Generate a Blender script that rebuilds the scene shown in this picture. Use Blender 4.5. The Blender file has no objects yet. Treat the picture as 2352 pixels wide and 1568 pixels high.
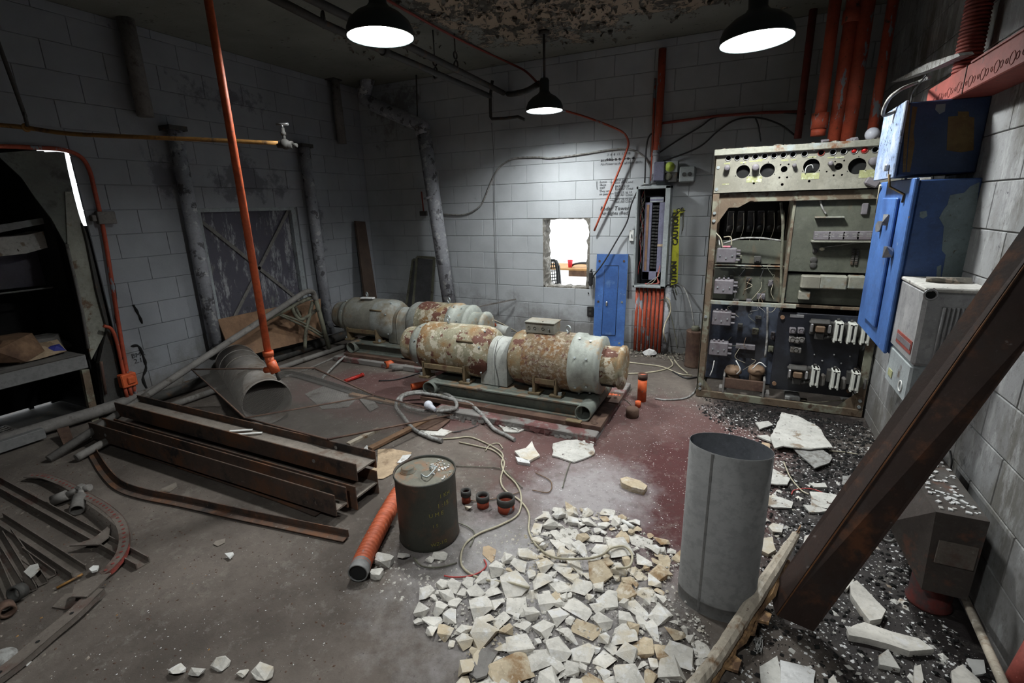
import bpy, bmesh, math, random
import numpy as np
from mathutils import Vector, Matrix
from math import pi, sin, cos, radians, hypot, atan2
random.seed(7)
rnd = random.Random(11)
SC = bpy.context.scene
COL = SC.collection

# ------------------------------------------------------------------ camera, world, lamps, exposure
FPX, YAW, PIT, ROLL = 1119.76, 0.447769, -0.269988, -0.025395
CAM = Vector((0, 0, 1.65))
Rm = Matrix.Rotation(YAW, 3, 'Z') @ Matrix.Rotation(pi/2 + PIT, 3, 'X') @ Matrix.Rotation(ROLL, 3, 'Z')
cd = bpy.data.cameras.new('camera'); cam = bpy.data.objects.new('camera', cd); COL.objects.link(cam)
cd.sensor_fit = 'HORIZONTAL'; cd.sensor_width = 36; cd.lens = 36 * FPX / 2352
cd.clip_start = 0.05; cd.clip_end = 200
M4 = Rm.to_4x4(); M4.translation = CAM; cam.matrix_world = M4
SC.camera = cam
SC.view_settings.view_transform = 'Standard'; SC.view_settings.look = 'None'
SC.view_settings.exposure = 0.0; SC.view_settings.gamma = 1.0
SC.view_settings.use_curve_mapping = False
w = bpy.data.worlds.new('overcast_sky'); SC.world = w; w.use_nodes = True
w.node_tree.nodes['Background'].inputs[0].default_value = (0.93, 0.97, 1.0, 1)
w.node_tree.nodes['Background'].inputs[1].default_value = 2.4
LAMP_STRENGTH = 430.0
LAMP_COLOR = (0.97, 1.0, 0.985)
ld = bpy.data.lights.new('wall_hole_portal', 'AREA'); ld.shape = 'RECTANGLE'; ld.size = .6; ld.size_y = .8
ld.cycles.is_portal = True
lo = bpy.data.objects.new('wall_hole_portal', ld); COL.objects.link(lo)
lo.location = (-1.93, 5.72, 1.09); lo.rotation_euler = (-pi/2, 0, 0)

# ------------------------------------------------------------------ photograph rays -> points on real planes
def ray(x, y): return Rm @ Vector((x-1176, 784-y, -FPX))
def pl(x, y, ax, v):
    d = ray(x, y); t = (v-CAM[ax])/d[ax]; return CAM + d*t
def FL(x, y, z=0.0): return pl(x, y, 2, z)
def BK(x, y, Y=5.55): return pl(x, y, 1, Y)
def LW(x, y, X=-4.84): return pl(x, y, 0, X)
def DP(x, y, D): return CAM + ray(x, y)*(D/FPX)

# ------------------------------------------------------------------ mesh builder
class MB:
    def __init__(s): s.v = []; s.f = []; s.sm = []; s.M = None
    def add(s, vs, fs, smooth=False):
        o = len(s.v)
        if s.M is not None: vs = [s.M @ Vector(p) for p in vs]
        s.v += [tuple(p) for p in vs]
        for f in fs: s.f.append(tuple(i+o for i in f)); s.sm.append(smooth)
        return s
    def box(s, c, size, bev=0.0, R=None):
        hx, hy, hz = size[0]/2, size[1]/2, size[2]/2
        c = Vector(c); h = (hx, hy, hz)
        if bev <= 0:
            vs = [Vector((x*hx, y*hy, z*hz)) for x in (-1, 1) for y in (-1, 1) for z in (-1, 1)]
            fs = [(0,1,3,2),(4,6,7,5),(0,4,5,1),(2,3,7,6),(0,2,6,4),(1,5,7,3)]
        else:
            b = min(bev, hx*.9, hy*.9, hz*.9); vs = []; ix = {}
            for sx in (-1, 1):
                for sy in (-1, 1):
                    for sz in (-1, 1):
                        for a in range(3):
                            g = [h[k] if k == a else h[k]-b for k in range(3)]
                            ix[(sx, sy, sz, a)] = len(vs); vs.append(Vector((sx*g[0], sy*g[1], sz*g[2])))
            def K(sg, a): return ix[(sg[0], sg[1], sg[2], a)]
            fs = []
            for a in range(3):
                p, q = (a+1) % 3, (a+2) % 3
                for sa in (-1, 1):
                    l = []
                    for sp, sq in ((-1,-1),(1,-1),(1,1),(-1,1)):
                        g = [0,0,0]; g[a] = sa; g[p] = sp; g[q] = sq; l.append(K(g, a))
                    fs.append(l if sa > 0 else l[::-1])
                for sp in (-1, 1):
                    for sq in (-1, 1):
                        g1 = [0,0,0]; g1[a] = 1; g1[p] = sp; g1[q] = sq; g2 = list(g1); g2[a] = -1
                        l = [K(g1, p), K(g1, q), K(g2, q), K(g2, p)]
                        fs.append(l if sp*sq > 0 else l[::-1])
            for sx in (-1, 1):
                for sy in (-1, 1):
                    for sz in (-1, 1):
                        l = [K((sx, sy, sz), 0), K((sx, sy, sz), 1), K((sx, sy, sz), 2)]
                        fs.append(l if sx*sy*sz > 0 else l[::-1])
        if R is not None: vs = [R @ p for p in vs]
        return s.add([p+c for p in vs], fs)
    def span(s, a, b, bev=0.0):
        a = Vector(a); b = Vector(b)
        return s.box((a+b)/2, [abs(b[i]-a[i]) for i in range(3)], bev)
    @staticmethod
    def frame(d):
        d = Vector(d).normalized(); u = Vector((0, 0, 1)) if abs(d.z) < .9 else Vector((1, 0, 0))
        x = d.cross(u).normalized(); return x, d.cross(x).normalized(), d
    def cyl(s, p0, p1, r0, r1=None, n=14, caps=True, smooth=True):
        p0 = Vector(p0); p1 = Vector(p1); r1 = r0 if r1 is None else r1
        x, y, d = s.frame(p1-p0)
        vs = [p + (x*cos(2*pi*k/n) + y*sin(2*pi*k/n))*r for p, r in ((p0, r0), (p1, r1)) for k in range(n)]
        fs = [(k, (k+1) % n, n+(k+1) % n, n+k) for k in range(n)]
        s.add(vs, fs, smooth)
        if caps: s.add(vs, [tuple(range(n))[::-1], tuple(range(n, 2*n))], False)
        return s
    def lathe(s, prof, o, axis, n=32, smooth=True, sy=1.0):
        """prof: list of (radius, distance along axis)"""
        o = Vector(o); x, y, d = s.frame(axis)
        vs = [o + d*t + (x*cos(2*pi*k/n) + y*sin(2*pi*k/n)*sy)*r for r, t in prof for k in range(n)]
        fs = [(j*n+k, j*n+(k+1) % n, (j+1)*n+(k+1) % n, (j+1)*n+k) for j in range(len(prof)-1) for k in range(n)]
        return s.add(vs, fs, smooth)
    def hollow(s, p0, p1, ro, ri, n=24, sy=1.0):
        L = (Vector(p1)-Vector(p0)).length
        return s.lathe([(ri, 0), (ro, 0), (ro, L), (ri, L), (ri, 0)], p0, Vector(p1)-Vector(p0), n, True, sy)
    def tube(s, pts, r, n=7, caps=True, smooth=True, rfun=None):
        pts = [Vector(p) for p in pts]; N = len(pts); vs = []
        x = None
        for i in range(N):
            d = (pts[min(i+1, N-1)] - pts[max(i-1, 0)])
            if d.length < 1e-9: d = Vector((0, 0, 1))
            d.normalize()
            if x is None: x, y, _ = s.frame(d)
            else:
                x = (x - d*x.dot(d)).normalized(); y = d.cross(x)
            rr = r if rfun is None else rfun(i)
            vs += [pts[i] + (x*cos(2*pi*k/n) + y*sin(2*pi*k/n))*rr for k in range(n)]
        fs = [(j*n+k, j*n+(k+1) % n, (j+1)*n+(k+1) % n, (j+1)*n+k) for j in range(N-1) for k in range(n)]
        s.add(vs, fs, smooth)
        if caps: s.add(vs[:n] + vs[-n:], [tuple(range(n))[::-1], tuple(range(n, 2*n))], False)
        return s
    def prism(s, poly, ext):
        poly = [Vector(p) for p in poly]; ext = Vector(ext); n = len(poly)
        vs = poly + [p+ext for p in poly]
        fs = [tuple(range(n)), tuple(range(n, 2*n))[::-1]] + [(k, (k+1) % n, n+(k+1) % n, n+k) for k in range(n)]
        return s.add(vs, fs)
    def torus(s, c, axis, R, r, n=24, m=8, a0=0, a1=2*pi):
        x, y, d = s.frame(axis); c = Vector(c); full = abs(a1-a0-2*pi) < 1e-6
        k = n if full else n+1
        P = [c + (x*cos(a0+(a1-a0)*i/n) + y*sin(a0+(a1-a0)*i/n))*R for i in range(k)]
        if full: P.append(P[0]); P.append(P[1])
        return s.tube(P, r, m, caps=not full)
    def sphere(s, c, r, n=14, m=8, sc=(1, 1, 1)):
        c = Vector(c); vs = []; fs = []
        for j in range(m+1):
            t = pi*j/m
            for k in range(n):
                vs.append(c + Vector((sin(t)*cos(2*pi*k/n)*sc[0], sin(t)*sin(2*pi*k/n)*sc[1], cos(t)*sc[2]))*r)
        fs = [(j*n+k, j*n+(k+1) % n, (j+1)*n+(k+1) % n, (j+1)*n+k) for j in range(m) for k in range(n)]
        return s.add(vs, fs, True)
    def sweep(s, pts, sect, up=(0, 0, 1), smooth=False):
        """open/closed section [(side, up)] swept along pts; section is closed"""
        pts = [Vector(p) for p in pts]; up = Vector(up); N = len(pts); n = len(sect); vs = []
        for i in range(N):
            d = (pts[min(i+1, N-1)] - pts[max(i-1, 0)]).normalized()
            sd = d.cross(up).normalized(); u2 = sd.cross(d)
            vs += [pts[i] + sd*a + u2*b for a, b in sect]
        fs = [(j*n+k, j*n+(k+1) % n, (j+1)*n+(k+1) % n, (j+1)*n+k) for j in range(N-1) for k in range(n)]
        fs += [tuple(range(n))[::-1], tuple(range((N-1)*n, N*n))]
        return s.add(vs, fs, smooth)
    def mesh(s, name, m, org=(0, 0, 0), fix=True):
        me = bpy.data.meshes.new(name); o = Vector(org)
        me.from_pydata([(p[0]-o.x, p[1]-o.y, p[2]-o.z) for p in s.v], [], s.f)
        me.polygons.foreach_set('use_smooth', s.sm); 
        if fix:
            b = bmesh.new(); b.from_mesh(me)
            bmesh.ops.remove_doubles(b, verts=b.verts, dist=2e-5)
            bmesh.ops.recalc_face_normals(b, faces=b.faces); b.to_mesh(me); b.free()
        me.materials.append(m); me.update()
        return me
    def build(s, name, m, parent=None, label=None, cat=None, group=None, kind=None, fix=True, loc=None):
        if parent is not None: org = wpos(parent)
        elif loc is not None: org = Vector(loc)
        else:
            a = np.array(s.v); lo, hi = a.min(0), a.max(0); org = Vector(((lo[0]+hi[0])/2, (lo[1]+hi[1])/2, lo[2]))
        ob = bpy.data.objects.new(name, s.mesh(name, m, org, fix)); COL.objects.link(ob)
        if parent is not None: ob.parent = parent
        else: ob.location = org
        return tag(ob, label, cat, group, kind)
def wpos(o):
    p = Vector(o.location)
    while o.parent: o = o.parent; p += Vector(o.location)
    return p
def tag(o, label=None, cat=None, group=None, kind=None):
    if label: o['label'] = label
    if cat: o['category'] = cat
    if group: o['group'] = group
    if kind: o['kind'] = kind
    return o
def thing(name, label, cat, loc, group=None):
    o = bpy.data.objects.new(name, None); o.empty_display_size = .05; COL.objects.link(o); o.location = loc
    return tag(o, label, cat, group)
def struct(name, loc=(0, 0, 0)):
    o = bpy.data.objects.new(name, None); o.empty_display_size = .05; COL.objects.link(o); o.location = loc
    return tag(o, kind='structure')
def cat_rom(P, k=6):
    P = [Vector(p) for p in P]
    if len(P) < 3: return P
    Q = [P[0]*2-P[1]] + P + [P[-1]*2-P[-2]]; out = []
    for i in range(1, len(Q)-2):
        for j in range(k):
            t = j/k; a, b, c, d = Q[i-1], Q[i], Q[i+1], Q[i+2]
            out.append(.5*((2*b) + (c-a)*t + (2*a-5*b+4*c-d)*t*t + (3*b-a-3*c+d)*t**3))
    out.append(P[-1]); return out
def curve_plate(name, outer, holes, thick, mtx, m, parent):
    """flat plate with real round holes; outer in 2D, holes (x, y, r)"""
    cu = bpy.data.curves.new(name, 'CURVE'); cu.dimensions = '2D'; cu.fill_mode = 'BOTH'; cu.extrude = thick/2
    def sp(pts):
        s = cu.splines.new('POLY'); s.points.add(len(pts)-1); s.use_cyclic_u = True
        for p, q in zip(s.points, pts): p.co = (q[0], q[1], 0, 1)
    sp(outer)
    for x, y, r in holes: sp([(x+r*cos(2*pi*k/18), y+r*sin(2*pi*k/18)) for k in range(18)])
    return conv(cu, name, mtx, m, parent)
def conv(cu, name, mtx, m, parent):
    t = bpy.data.objects.new('tmp', cu); COL.objects.link(t)
    dg = bpy.context.evaluated_depsgraph_get(); me = bpy.data.meshes.new_from_object(t.evaluated_get(dg))
    bpy.data.objects.remove(t); me.name = name
    org = wpos(parent) if parent is not None else Vector((0, 0, 0))
    me.transform(Matrix.Translation(-org) @ mtx); me.materials.clear(); me.materials.append(m)
    o = bpy.data.objects.new(name, me); COL.objects.link(o)
    if parent is not None: o.parent = parent
    return o
def text(s, size, pos, m, parent, name='lettering', rot=None, align='LEFT', bold=0.0, ext=.0006, shear=0.0):
    cu = bpy.data.curves.new(name, 'FONT'); cu.body = s; cu.size = size; cu.align_x = align
    cu.extrude = ext; cu.offset = bold; cu.shear = shear; cu.resolution_u = 2
    R = rot if rot is not None else Matrix.Rotation(pi/2, 4, 'X')
    return conv(cu, name, Matrix.Translation(Vector(pos)) @ R, m, parent)

# ------------------------------------------------------------------ materials
class NT:
    def __init__(s, name):
        s.m = bpy.data.materials.new(name); s.m.use_nodes = True; s.t = s.m.node_tree; s.t.nodes.clear()
        s.out = s.n('ShaderNodeOutputMaterial'); s.b = s.n('ShaderNodeBsdfPrincipled')
        s.t.links.new(s.b.outputs[0], s.out.inputs[0]); s.pos = s.n('ShaderNodeNewGeometry').outputs['Position']
    def n(s, t, **k):
        x = s.t.nodes.new(t)
        for a, b in k.items(): setattr(x, a, b)
        return x
    def L(s, a, b): s.t.links.new(a, b)
    def noise(s, scale, detail=5, rough=.6, off=0, stretch=None, dist=0.0):
        v = s.pos
        mp = s.n('ShaderNodeMapping'); s.L(v, mp.inputs[0]); mp.inputs['Location'].default_value = (off, off*1.7, off*.6)
        if stretch: mp.inputs['Scale'].default_value = stretch
        x = s.n('ShaderNodeTexNoise'); s.L(mp.outputs[0], x.inputs['Vector'])
        x.inputs['Scale'].default_value = scale; x.inputs['Detail'].default_value = detail
        x.inputs['Roughness'].default_value = rough; x.inputs['Distortion'].default_value = dist
        return x.outputs['Fac']
    def math(s, op, a, b=None, clamp=False):
        x = s.n('ShaderNodeMath', operation=op, use_clamp=clamp)
        for i, v in enumerate((a, b)):
            if v is None: continue
            if isinstance(v, (int, float)): x.inputs[i].default_value = v
            else: s.L(v, x.inputs[i])
        return x.outputs[0]
    def step(s, v, lo, hi):
        x = s.n('ShaderNodeMapRange'); x.clamp = True; s.L(v, x.inputs[0])
        x.inputs[1].default_value = lo; x.inputs[2].default_value = hi; return x.outputs[0]
    def blob(s, c, r, squash=(1, 1, 1)):
        """1 at c falling to 0 at radius r"""
        a = s.n('ShaderNodeVectorMath', operation='SUBTRACT'); s.L(s.pos, a.inputs[0]); a.inputs[1].default_value = c
        b = s.n('ShaderNodeVectorMath', operation='DIVIDE'); s.L(a.outputs[0], b.inputs[0])
        b.inputs[1].default_value = (r*squash[0], r*squash[1], r*squash[2])
        l = s.n('ShaderNodeVectorMath', operation='LENGTH'); s.L(b.outputs[0], l.inputs[0])
        return s.math('SUBTRACT', 1.0, l.outputs['Value'], True)
    def mix(s, f, a, b):
        x = s.n('ShaderNodeMix', data_type='RGBA')
        for sk, v in ((x.inputs[0], f), (x.inputs[6], a), (x.inputs[7], b)):
            if isinstance(v, (int, float)): sk.default_value = v
            elif isinstance(v, tuple): sk.default_value = (v[0], v[1], v[2], 1)
            else: s.L(v, sk)
        return x.outputs[2]
    def done(s, col, rough=.8, metal=0.0, bump=None, bstr=.3, bdist=.01):
        for sk, v in ((s.b.inputs['Base Color'], col), (s.b.inputs['Roughness'], rough), (s.b.inputs['Metallic'], metal)):
            if isinstance(v, (int, float)): sk.default_value = v
            elif isinstance(v, tuple): sk.default_value = (v[0], v[1], v[2], 1)
            else: s.L(v, sk)
        if bump is not None:
            b = s.n('ShaderNodeBump'); b.inputs['Strength'].default_value = bstr; b.inputs['Distance'].default_value = bdist
            s.L(bump, b.inputs['Height']); s.L(b.outputs[0], s.b.inputs['Normal'])
        return s.m
def worn(name, base, layers=(), rough=.75, metal=0.0, var=.25, vscale=6, bstr=.25, bdist=.004, bscale=60):
    """layers: (colour, scale, threshold, softness[, stretch])"""
    t = NT(name); c = base
    f = t.noise(vscale, 6, .65, 3.1)
    c = t.mix(t.step(f, .3, .7), tuple(x*(1-var) for x in base), tuple(min(1, x*(1+var)) for x in base))
    if var > .15:
        g = t.noise(38, 6, .7, 77); c = t.mix(t.math('MULTIPLY', t.step(g, .50, .68), .45), c, tuple(x*.45 for x in base))
        g = t.noise(90, 4, .7, 91); c = t.mix(t.math('MULTIPLY', t.step(g, .58, .70), .35), c, tuple(min(.8, x*1.7+.03) for x in base))
    for i, l in enumerate(layers):
        l = (l[0], l[1], l[2]-.025)+tuple(l[3:])
        m = t.step(t.noise(l[1], 8, .65, 10+7*i, l[4] if len(l) > 4 else None), l[2], l[2]+l[3])
        c = t.mix(m, c, l[0])
    return t.done(c, rough, metal, t.noise(bscale, 6, .7, 1), bstr, bdist)
def plain(name, c, rough=.6, metal=0.0): return worn(name, c, (), rough, metal, .12, 12, .1, .002)
def emit(name, c, s):
    t = NT(name); t.b.inputs['Base Color'].default_value = (0, 0, 0, 1)
    t.b.inputs['Emission Color'].default_value = (c[0], c[1], c[2], 1); t.b.inputs['Emission Strength'].default_value = s
    return t.m
RUST = (.105, .042, .018); DRUST = (.03, .018, .012); ORANGE = (.62, .115, .035)
M = {}
# floor
t = NT('floor_concrete')
base = t.mix(t.step(t.noise(1.6, 7, .65, 2), .35, .68), (.068, .055, .046), (.155, .130, .112))
mar = t.math('ADD', t.math('MAXIMUM', t.blob((-.55, 3.1, 0), 1.55, (1.0, .95, 1)), t.blob((-2.7, 3.3, 0), 1.5, (1.25, .5, 1))), t.math('MULTIPLY', t.math('SUBTRACT', t.noise(3.2, 8, .7, 5), .5), .9))
base = t.mix(t.math('MULTIPLY', t.step(mar, .16, .42), .8), base, (.105, .045, .043))
red2 = t.math('ADD', t.blob((-.18, 2.72, 0), .85, (.75, 1.3, 1)), t.math('MULTIPLY', t.math('SUBTRACT', t.noise(5, 8, .7, 9), .5), .6))
base = t.mix(t.step(red2, .22, .5), base, (.062, .014, .014))
dust = t.math('ADD', t.math('MAXIMUM', t.blob((-.72, 2.45, 0), .72, (.8, 1.0, 1)), t.math('MULTIPLY', t.blob((-.75, 1.75, 0), 1.05), .85)), t.math('MULTIPLY', t.math('SUBTRACT', t.noise(9, 9, .75, 12), .5), .9))
base = t.mix(t.math('MULTIPLY', t.step(dust, .2, .75), .62), base, (.46, .45, .46))
blk = t.math('ADD', t.math('MAXIMUM', t.blob((.72, 2.6, 0), 1.0, (.72, 1.75, 1)), t.blob((.42, 4.1, 0), .9, (1.0, .6, 1))), t.math('MULTIPLY', t.math('SUBTRACT', t.noise(7, 9, .75, 20), .5), .8))
base = t.mix(t.step(blk, .22, .45), base, (.012, .008, .008))
sp = t.step(t.noise(150, 3, .6, 7), .71, .75)
base = t.mix(t.math('MULTIPLY', sp, .4), base, (.42, .41, .39))
sp2 = t.step(t.noise(60, 4, .6, 33), .64, .72)
base = t.mix(t.math('MULTIPLY', sp2, .6), base, (.03, .025, .02))
base = t.mix(t.math('MULTIPLY', t.step(t.noise(22, 8, .75, 51), .50, .66), .35), base, (.05, .043, .038))
base = t.mix(t.math('MULTIPLY', t.step(t.noise(11, 9, .8, 61), .55, .62), .22), base, (.30, .28, .25))
M['floor'] = t.done(base, t.mix(t.step(blk, .2, .5), (.9,.9,.9), (.6,.6,.6)), 0, t.noise(45, 9, .75, 4), .5, .012)
# block walls
def wallmat(name, base, spots=(), grime=(.04, .04, .045), gth=.66, bare=None, bareth=.6):
    t = NT(name)
    c = t.mix(t.step(t.noise(2.2, 6, .6, 2), .3, .7), tuple(x*.82 for x in base), tuple(min(1, x*1.08) for x in base))
    if bare:
        c = t.mix(t.step(t.noise(1.7, 8, .65, 15, (1, 1, .45)), bareth, bareth+.08), c, bare)
        c = t.mix(t.math('MULTIPLY', t.step(t.noise(9, 9, .75, 65, (1, 1, .3)), .52, .62), .6), c, (.52, .53, .54))
        c = t.mix(t.math('MULTIPLY', t.step(t.noise(30, 6, .7, 75), .55, .68), .5), c, (.09, .085, .08))
    n = t.noise(5, 10, .72, 8)
    for cen, r, sq in spots:
        k = t.math('ADD', t.math('MULTIPLY', t.blob(cen, r, sq), .34), n)
        c = t.mix(t.math('MULTIPLY', t.step(k, .66, .76), .85), c, grime)
    c = t.mix(t.step(t.noise(9, 9, .7, 27), gth, gth+.04), c, tuple(x*2 for x in grime))
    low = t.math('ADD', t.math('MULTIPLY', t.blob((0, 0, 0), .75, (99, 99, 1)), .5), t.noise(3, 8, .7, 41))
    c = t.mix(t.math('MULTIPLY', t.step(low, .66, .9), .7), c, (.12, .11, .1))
    return t.done(c, .75, 0, t.noise(70, 8, .75, 1), .35, .006)
M['back'] = wallmat('back_wall_paint', (.43, .455, .48), [((-4.3, 5.55, 2.9), .7, (1, 1, 1))], (.2, .2, .2), gth=.72)
M['left'] = wallmat('left_wall_paint', (.29, .305, .33), [((-4.84, 3.75, 2.0), .75, (1, 1.1, .55)), ((-4.84, 2.85, 2.0), .5, (1, .6, .8)), ((-4.84, 4.6, 1.5), .6, (1, .3, 1.3)), ((-4.84, 3.6, 2.75), .5, (1, 1.6, .5))], (.12, .118, .14), gth=.68)
M['right'] = wallmat('right_wall_block', (.29, .295, .30), [((.95, 3.2, .3), 1.0, (1, 1, 1))], bare=(.15, .145, .13), bareth=.46)
M['rear'] = plain('rear_wall_paint', (.10, .10, .10), .9)
M['mortar'] = wallmat('mortar_joint', (.38, .40, .42))
M['mortar_left'] = wallmat('mortar_joint_left', (.26, .275, .30))
M['mortar_right'] = wallmat('mortar_joint_right', (.12, .12, .11))
M['break'] = worn('broken_block_edge', (.16, .15, .13), [((.3, .29, .27), 18, .55, .05)], .95)
# ceiling
t = NT('ceiling_plaster')
c = t.mix(t.step(t.noise(1.3, 6, .6, 3), .3, .7), (.16, .165, .145), (.24, .245, .22))
pn = t.noise(3.4, 10, .74, 6)
pk = t.math('MAXIMUM', t.math('MAXIMUM', t.blob((-2.05, 4.0, 3.2), 1.5, (.55, 1, 1)), t.blob((-1.45, 4.2, 3.2), 1.5, (.5, .9, 1))), t.blob((-.5, 4.35, 3.2), 1.3, (.9, .6, 1)))
k = t.math('ADD', t.math('MULTIPLY', pk, .42), pn)
c = t.mix(t.step(k, .64, .65), c, (.05, .046, .038))
c = t.mix(t.step(k, .665, .675), c, (.34, .27, .20))
c = t.mix(t.math('MULTIPLY', t.step(t.noise(3.5, 10, .78, 88, None, .4), .53, .54), t.step(k, .6, .66)), c, (.06, .056, .046))
c = t.mix(t.step(t.noise(14, 8, .7, 19), .62, .66), c, (.08, .08, .07))
M['ceil'] = t.done(c, .9, 0, t.noise(30, 8, .7, 1), .4, .01)
M['flake'] = worn('curled_paint_flake', (.14, .13, .11), [((.3, .25, .2), 20, .6, .05)], .9)
# metals
M['beam'] = worn('rusted_beam', (.075, .05, .038), [((.14, .062, .03), 5, .5, .15), ((.022, .018, .017), 4, .57, .1), ((.17, .14, .115), 40, .66, .06)], .85)
M['beamdust'] = worn('dusty_steel', (.19, .165, .14), [((.1, .06, .04), 6, .55, .12), ((.3, .29, .27), 60, .68, .04)], .95)
M['lean'] = worn('leaning_channel_rust', (.026, .012, .008), [((.10, .036, .013), 7, .55, .14), ((.025, .015, .012), 9, .56, .1), ((.11, .10, .10), 16, .68, .05)], .8)
M['orange'] = worn('orange_paint', ORANGE, [((.30, .05, .02), 6, .6, .1), ((.16, .13, .12), 22, .68, .03)], .5)
M['orangeworn'] = worn('worn_orange_paint', (.36, .06, .026), [((.22, .25, .28), 13, .61, .02, (1, 1, .35)), ((.06, .03, .02), 14, .66, .04)], .65)
M['redpaint'] = worn('red_oxide_paint', (.24, .046, .034), [((.16, .03, .02), 4, .55, .15), ((.06, .03, .025), 12, .66, .05)], .7)
M['galv'] = worn('galvanised_sheet', (.20, .20, .198), [((.16, .16, .16), 30, .5, .12), ((.14, .10, .06), 9, .74, .06)], .7, .15, .1)
M['galvin'] = worn('galvanised_inside', (.2, .21, .23), (), .6, .5)
M['greysteel'] = worn('grey_painted_steel', (.30, .33, .34), [((.12, .10, .08), 8, .63, .06)], .6)
M['darksteel'] = worn('dark_steel', (.045, .043, .04), [((.10, .06, .035), 9, .6, .1)], .75)
M['black'] = plain('black_rubber', (.014, .014, .015), .6)
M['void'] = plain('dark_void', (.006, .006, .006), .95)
M['yellowpipe'] = worn('yellow_brown_pipe', (.28, .14, .035), [((.06, .035, .02), 10, .55, .1)], .65)
M['greypipe'] = worn('painted_grey_pipe', (.30, .31, .34), [((.10, .10, .11), 9, .58, .04), ((.48, .49, .5), 11, .6, .03)], .7)
M['dullpipe'] = worn('dusty_tube', (.17, .16, .15), [((.07, .06, .05), 9, .58, .1)], .8)
M['olive'] = worn('olive_painted_tube', (.13, .13, .095), [((.05, .04, .03), 10, .55, .1)], .7)
M['spiral'] = worn('spiral_duct_metal', (.20, .185, .17), [((.10, .075, .055), 4, .5, .2)], .75)
M['mg'] = worn('cream_machine_paint', (.25, .235, .16), [((.22, .12, .045), 4, .46, .16), ((.42, .38, .30), 14, .56, .03), ((.10, .035, .022), 6, .565, .02), ((.5, .48, .42), 30, .65, .04)], .75, bstr=.5, bdist=.01, bscale=45)
M['mgrough'] = worn('blistered_rusty_paint', (.21, .16, .10), [((.22, .11, .04), 5, .45, .2), ((.36, .31, .24), 30, .52, .08), ((.12, .05, .035), 26, .58, .06), ((.40, .38, .32), 50, .64, .04)], .85, bstr=.9, bdist=.015, bscale=50)
M['mgbell'] = worn('pale_machine_paint', (.29, .31, .28), [((.32, .20, .09), 5, .54, .14), ((.12, .05, .03), 7, .68, .05)], .55)
M['mgguard'] = worn('pale_guard_paint', (.36, .375, .355), [((.25, .13, .06), 5, .64, .1), ((.3, .28, .22), 3, .55, .2)], .55)
M['mgdull'] = worn('dull_grey_machine', (.20, .195, .165), [((.19, .12, .06), 4, .54, .15), ((.27, .29, .28), 3, .55, .15)], .75)
M['mgdullbell'] = worn('dull_grey_bell', (.25, .265, .25), [((.15, .12, .08), 4, .5, .15)], .7)
M['skid'] = worn('grey_green_skid', (.135, .15, .13), [((.22, .13, .07), 6, .55, .12), ((.05, .03, .02), 9, .64, .05)], .75)
M['rustplate'] = worn('rust_plate', (.10, .058, .04), [((.06, .03, .022), 7, .5, .12)], .85)
M['pad'] = worn('maroon_pad_paint', (.15, .065, .062), [((.20, .19, .18), 4, .5, .05), ((.09, .075, .065), 5, .58, .1)], .85)
M['bolt'] = worn('zinc_bolt', (.42, .46, .47), (), .45, .6)
M['white'] = plain('white_plastic', (.72, .72, .70), .5)
M['paper'] = worn('white_paper', (.62, .62, .62), [((.35, .33, .3), 20, .6, .05)], .9)
M['stone'] = worn('limestone', (.60, .575, .53), [((.52, .45, .34), 3.2, .56, .1), ((.66, .65, .64), 16, .58, .08)], .95, bstr=.5, bdist=.006)
M['stonebrown'] = worn('stained_stone', (.46, .38, .27), [((.24, .15, .075), 9, .54, .12), ((.55, .50, .42), 18, .58, .08)], .9, bstr=.5)
M['plaster'] = worn('plaster_sheet', (.50, .49, .46), [((.26, .21, .16), 6, .58, .05), ((.08, .06, .05), 22, .66, .02)], .95, bstr=.5)
M['cardboard'] = worn('cardboard', (.40, .30, .20), [((.24, .17, .11), 8, .58, .05)], .95)
M['drum'] = worn('olive_drab_drum', (.030, .031, .024), [((.075, .04, .024), 5, .54, .15), ((.1, .05, .03), 25, .66, .04)], .55)
M['drumlid'] = worn('dusty_drum_lid', (.15, .145, .115), [((.20, .12, .07), 12, .55, .1)], .75)
M['yellowink'] = plain('faded_yellow_ink', (.22, .20, .04), .8)
M['ink'] = plain('marker_ink', (.03, .03, .035), .8)
M['hose'] = worn('grey_flex_hose', (.28, .28, .27), [((.16, .15, .14), 30, .5, .1)], .8)
M['cable'] = worn('cream_cable', (.42, .38, .28), (), .7)
M['blackcable'] = plain('black_cable', (.02, .02, .022), .5)
M['redwire'] = plain('red_wire', (.38, .05, .045), .6)
M['wood'] = worn('broken_timber', (.42, .37, .30), [((.17, .10, .05), 5, .58, .12, (2.5, 2.5, 1)), ((.06, .04, .03), 40, .66, .03), ((.5, .46, .40), 18, .62, .05)], .9, bstr=.6)
M['woodinside'] = worn('split_timber', (.30, .18, .085), [((.10, .055, .03), 14, .5, .1)], .9, bstr=.7)
M['ply'] = worn('brown_board', (.20, .115, .065), [((.10, .055, .035), 3, .52, .15), ((.28, .17, .10), 2.5, .58, .1)], .85)
M['brownboard'] = worn('dark_brown_plank', (.055, .035, .025), (), .85)
M['blue'] = worn('blue_enamel', (.05, .13, .36), [((.03, .08, .24), 3, .52, .15), ((.20, .13, .09), 26, .69, .02), ((.25, .30, .38), 12, .70, .03)], .5)
M['bluelight'] = worn('chalky_blue_face', (.20, .27, .42), [((.03, .04, .07), 42, .60, .01), ((.34, .38, .46), 7, .52, .12)], .5)
M['blueshade'] = worn('shaded_blue_side', (.020, .045, .115), [((.10, .12, .13), 6, .66, .04)], .55)  # unlit side of the upper blue box, its shade put into the blue
M['tan'] = worn('tan_glue_patch', (.16, .105, .04), [((.11, .06, .025), 7, .5, .15)], .85)
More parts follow.
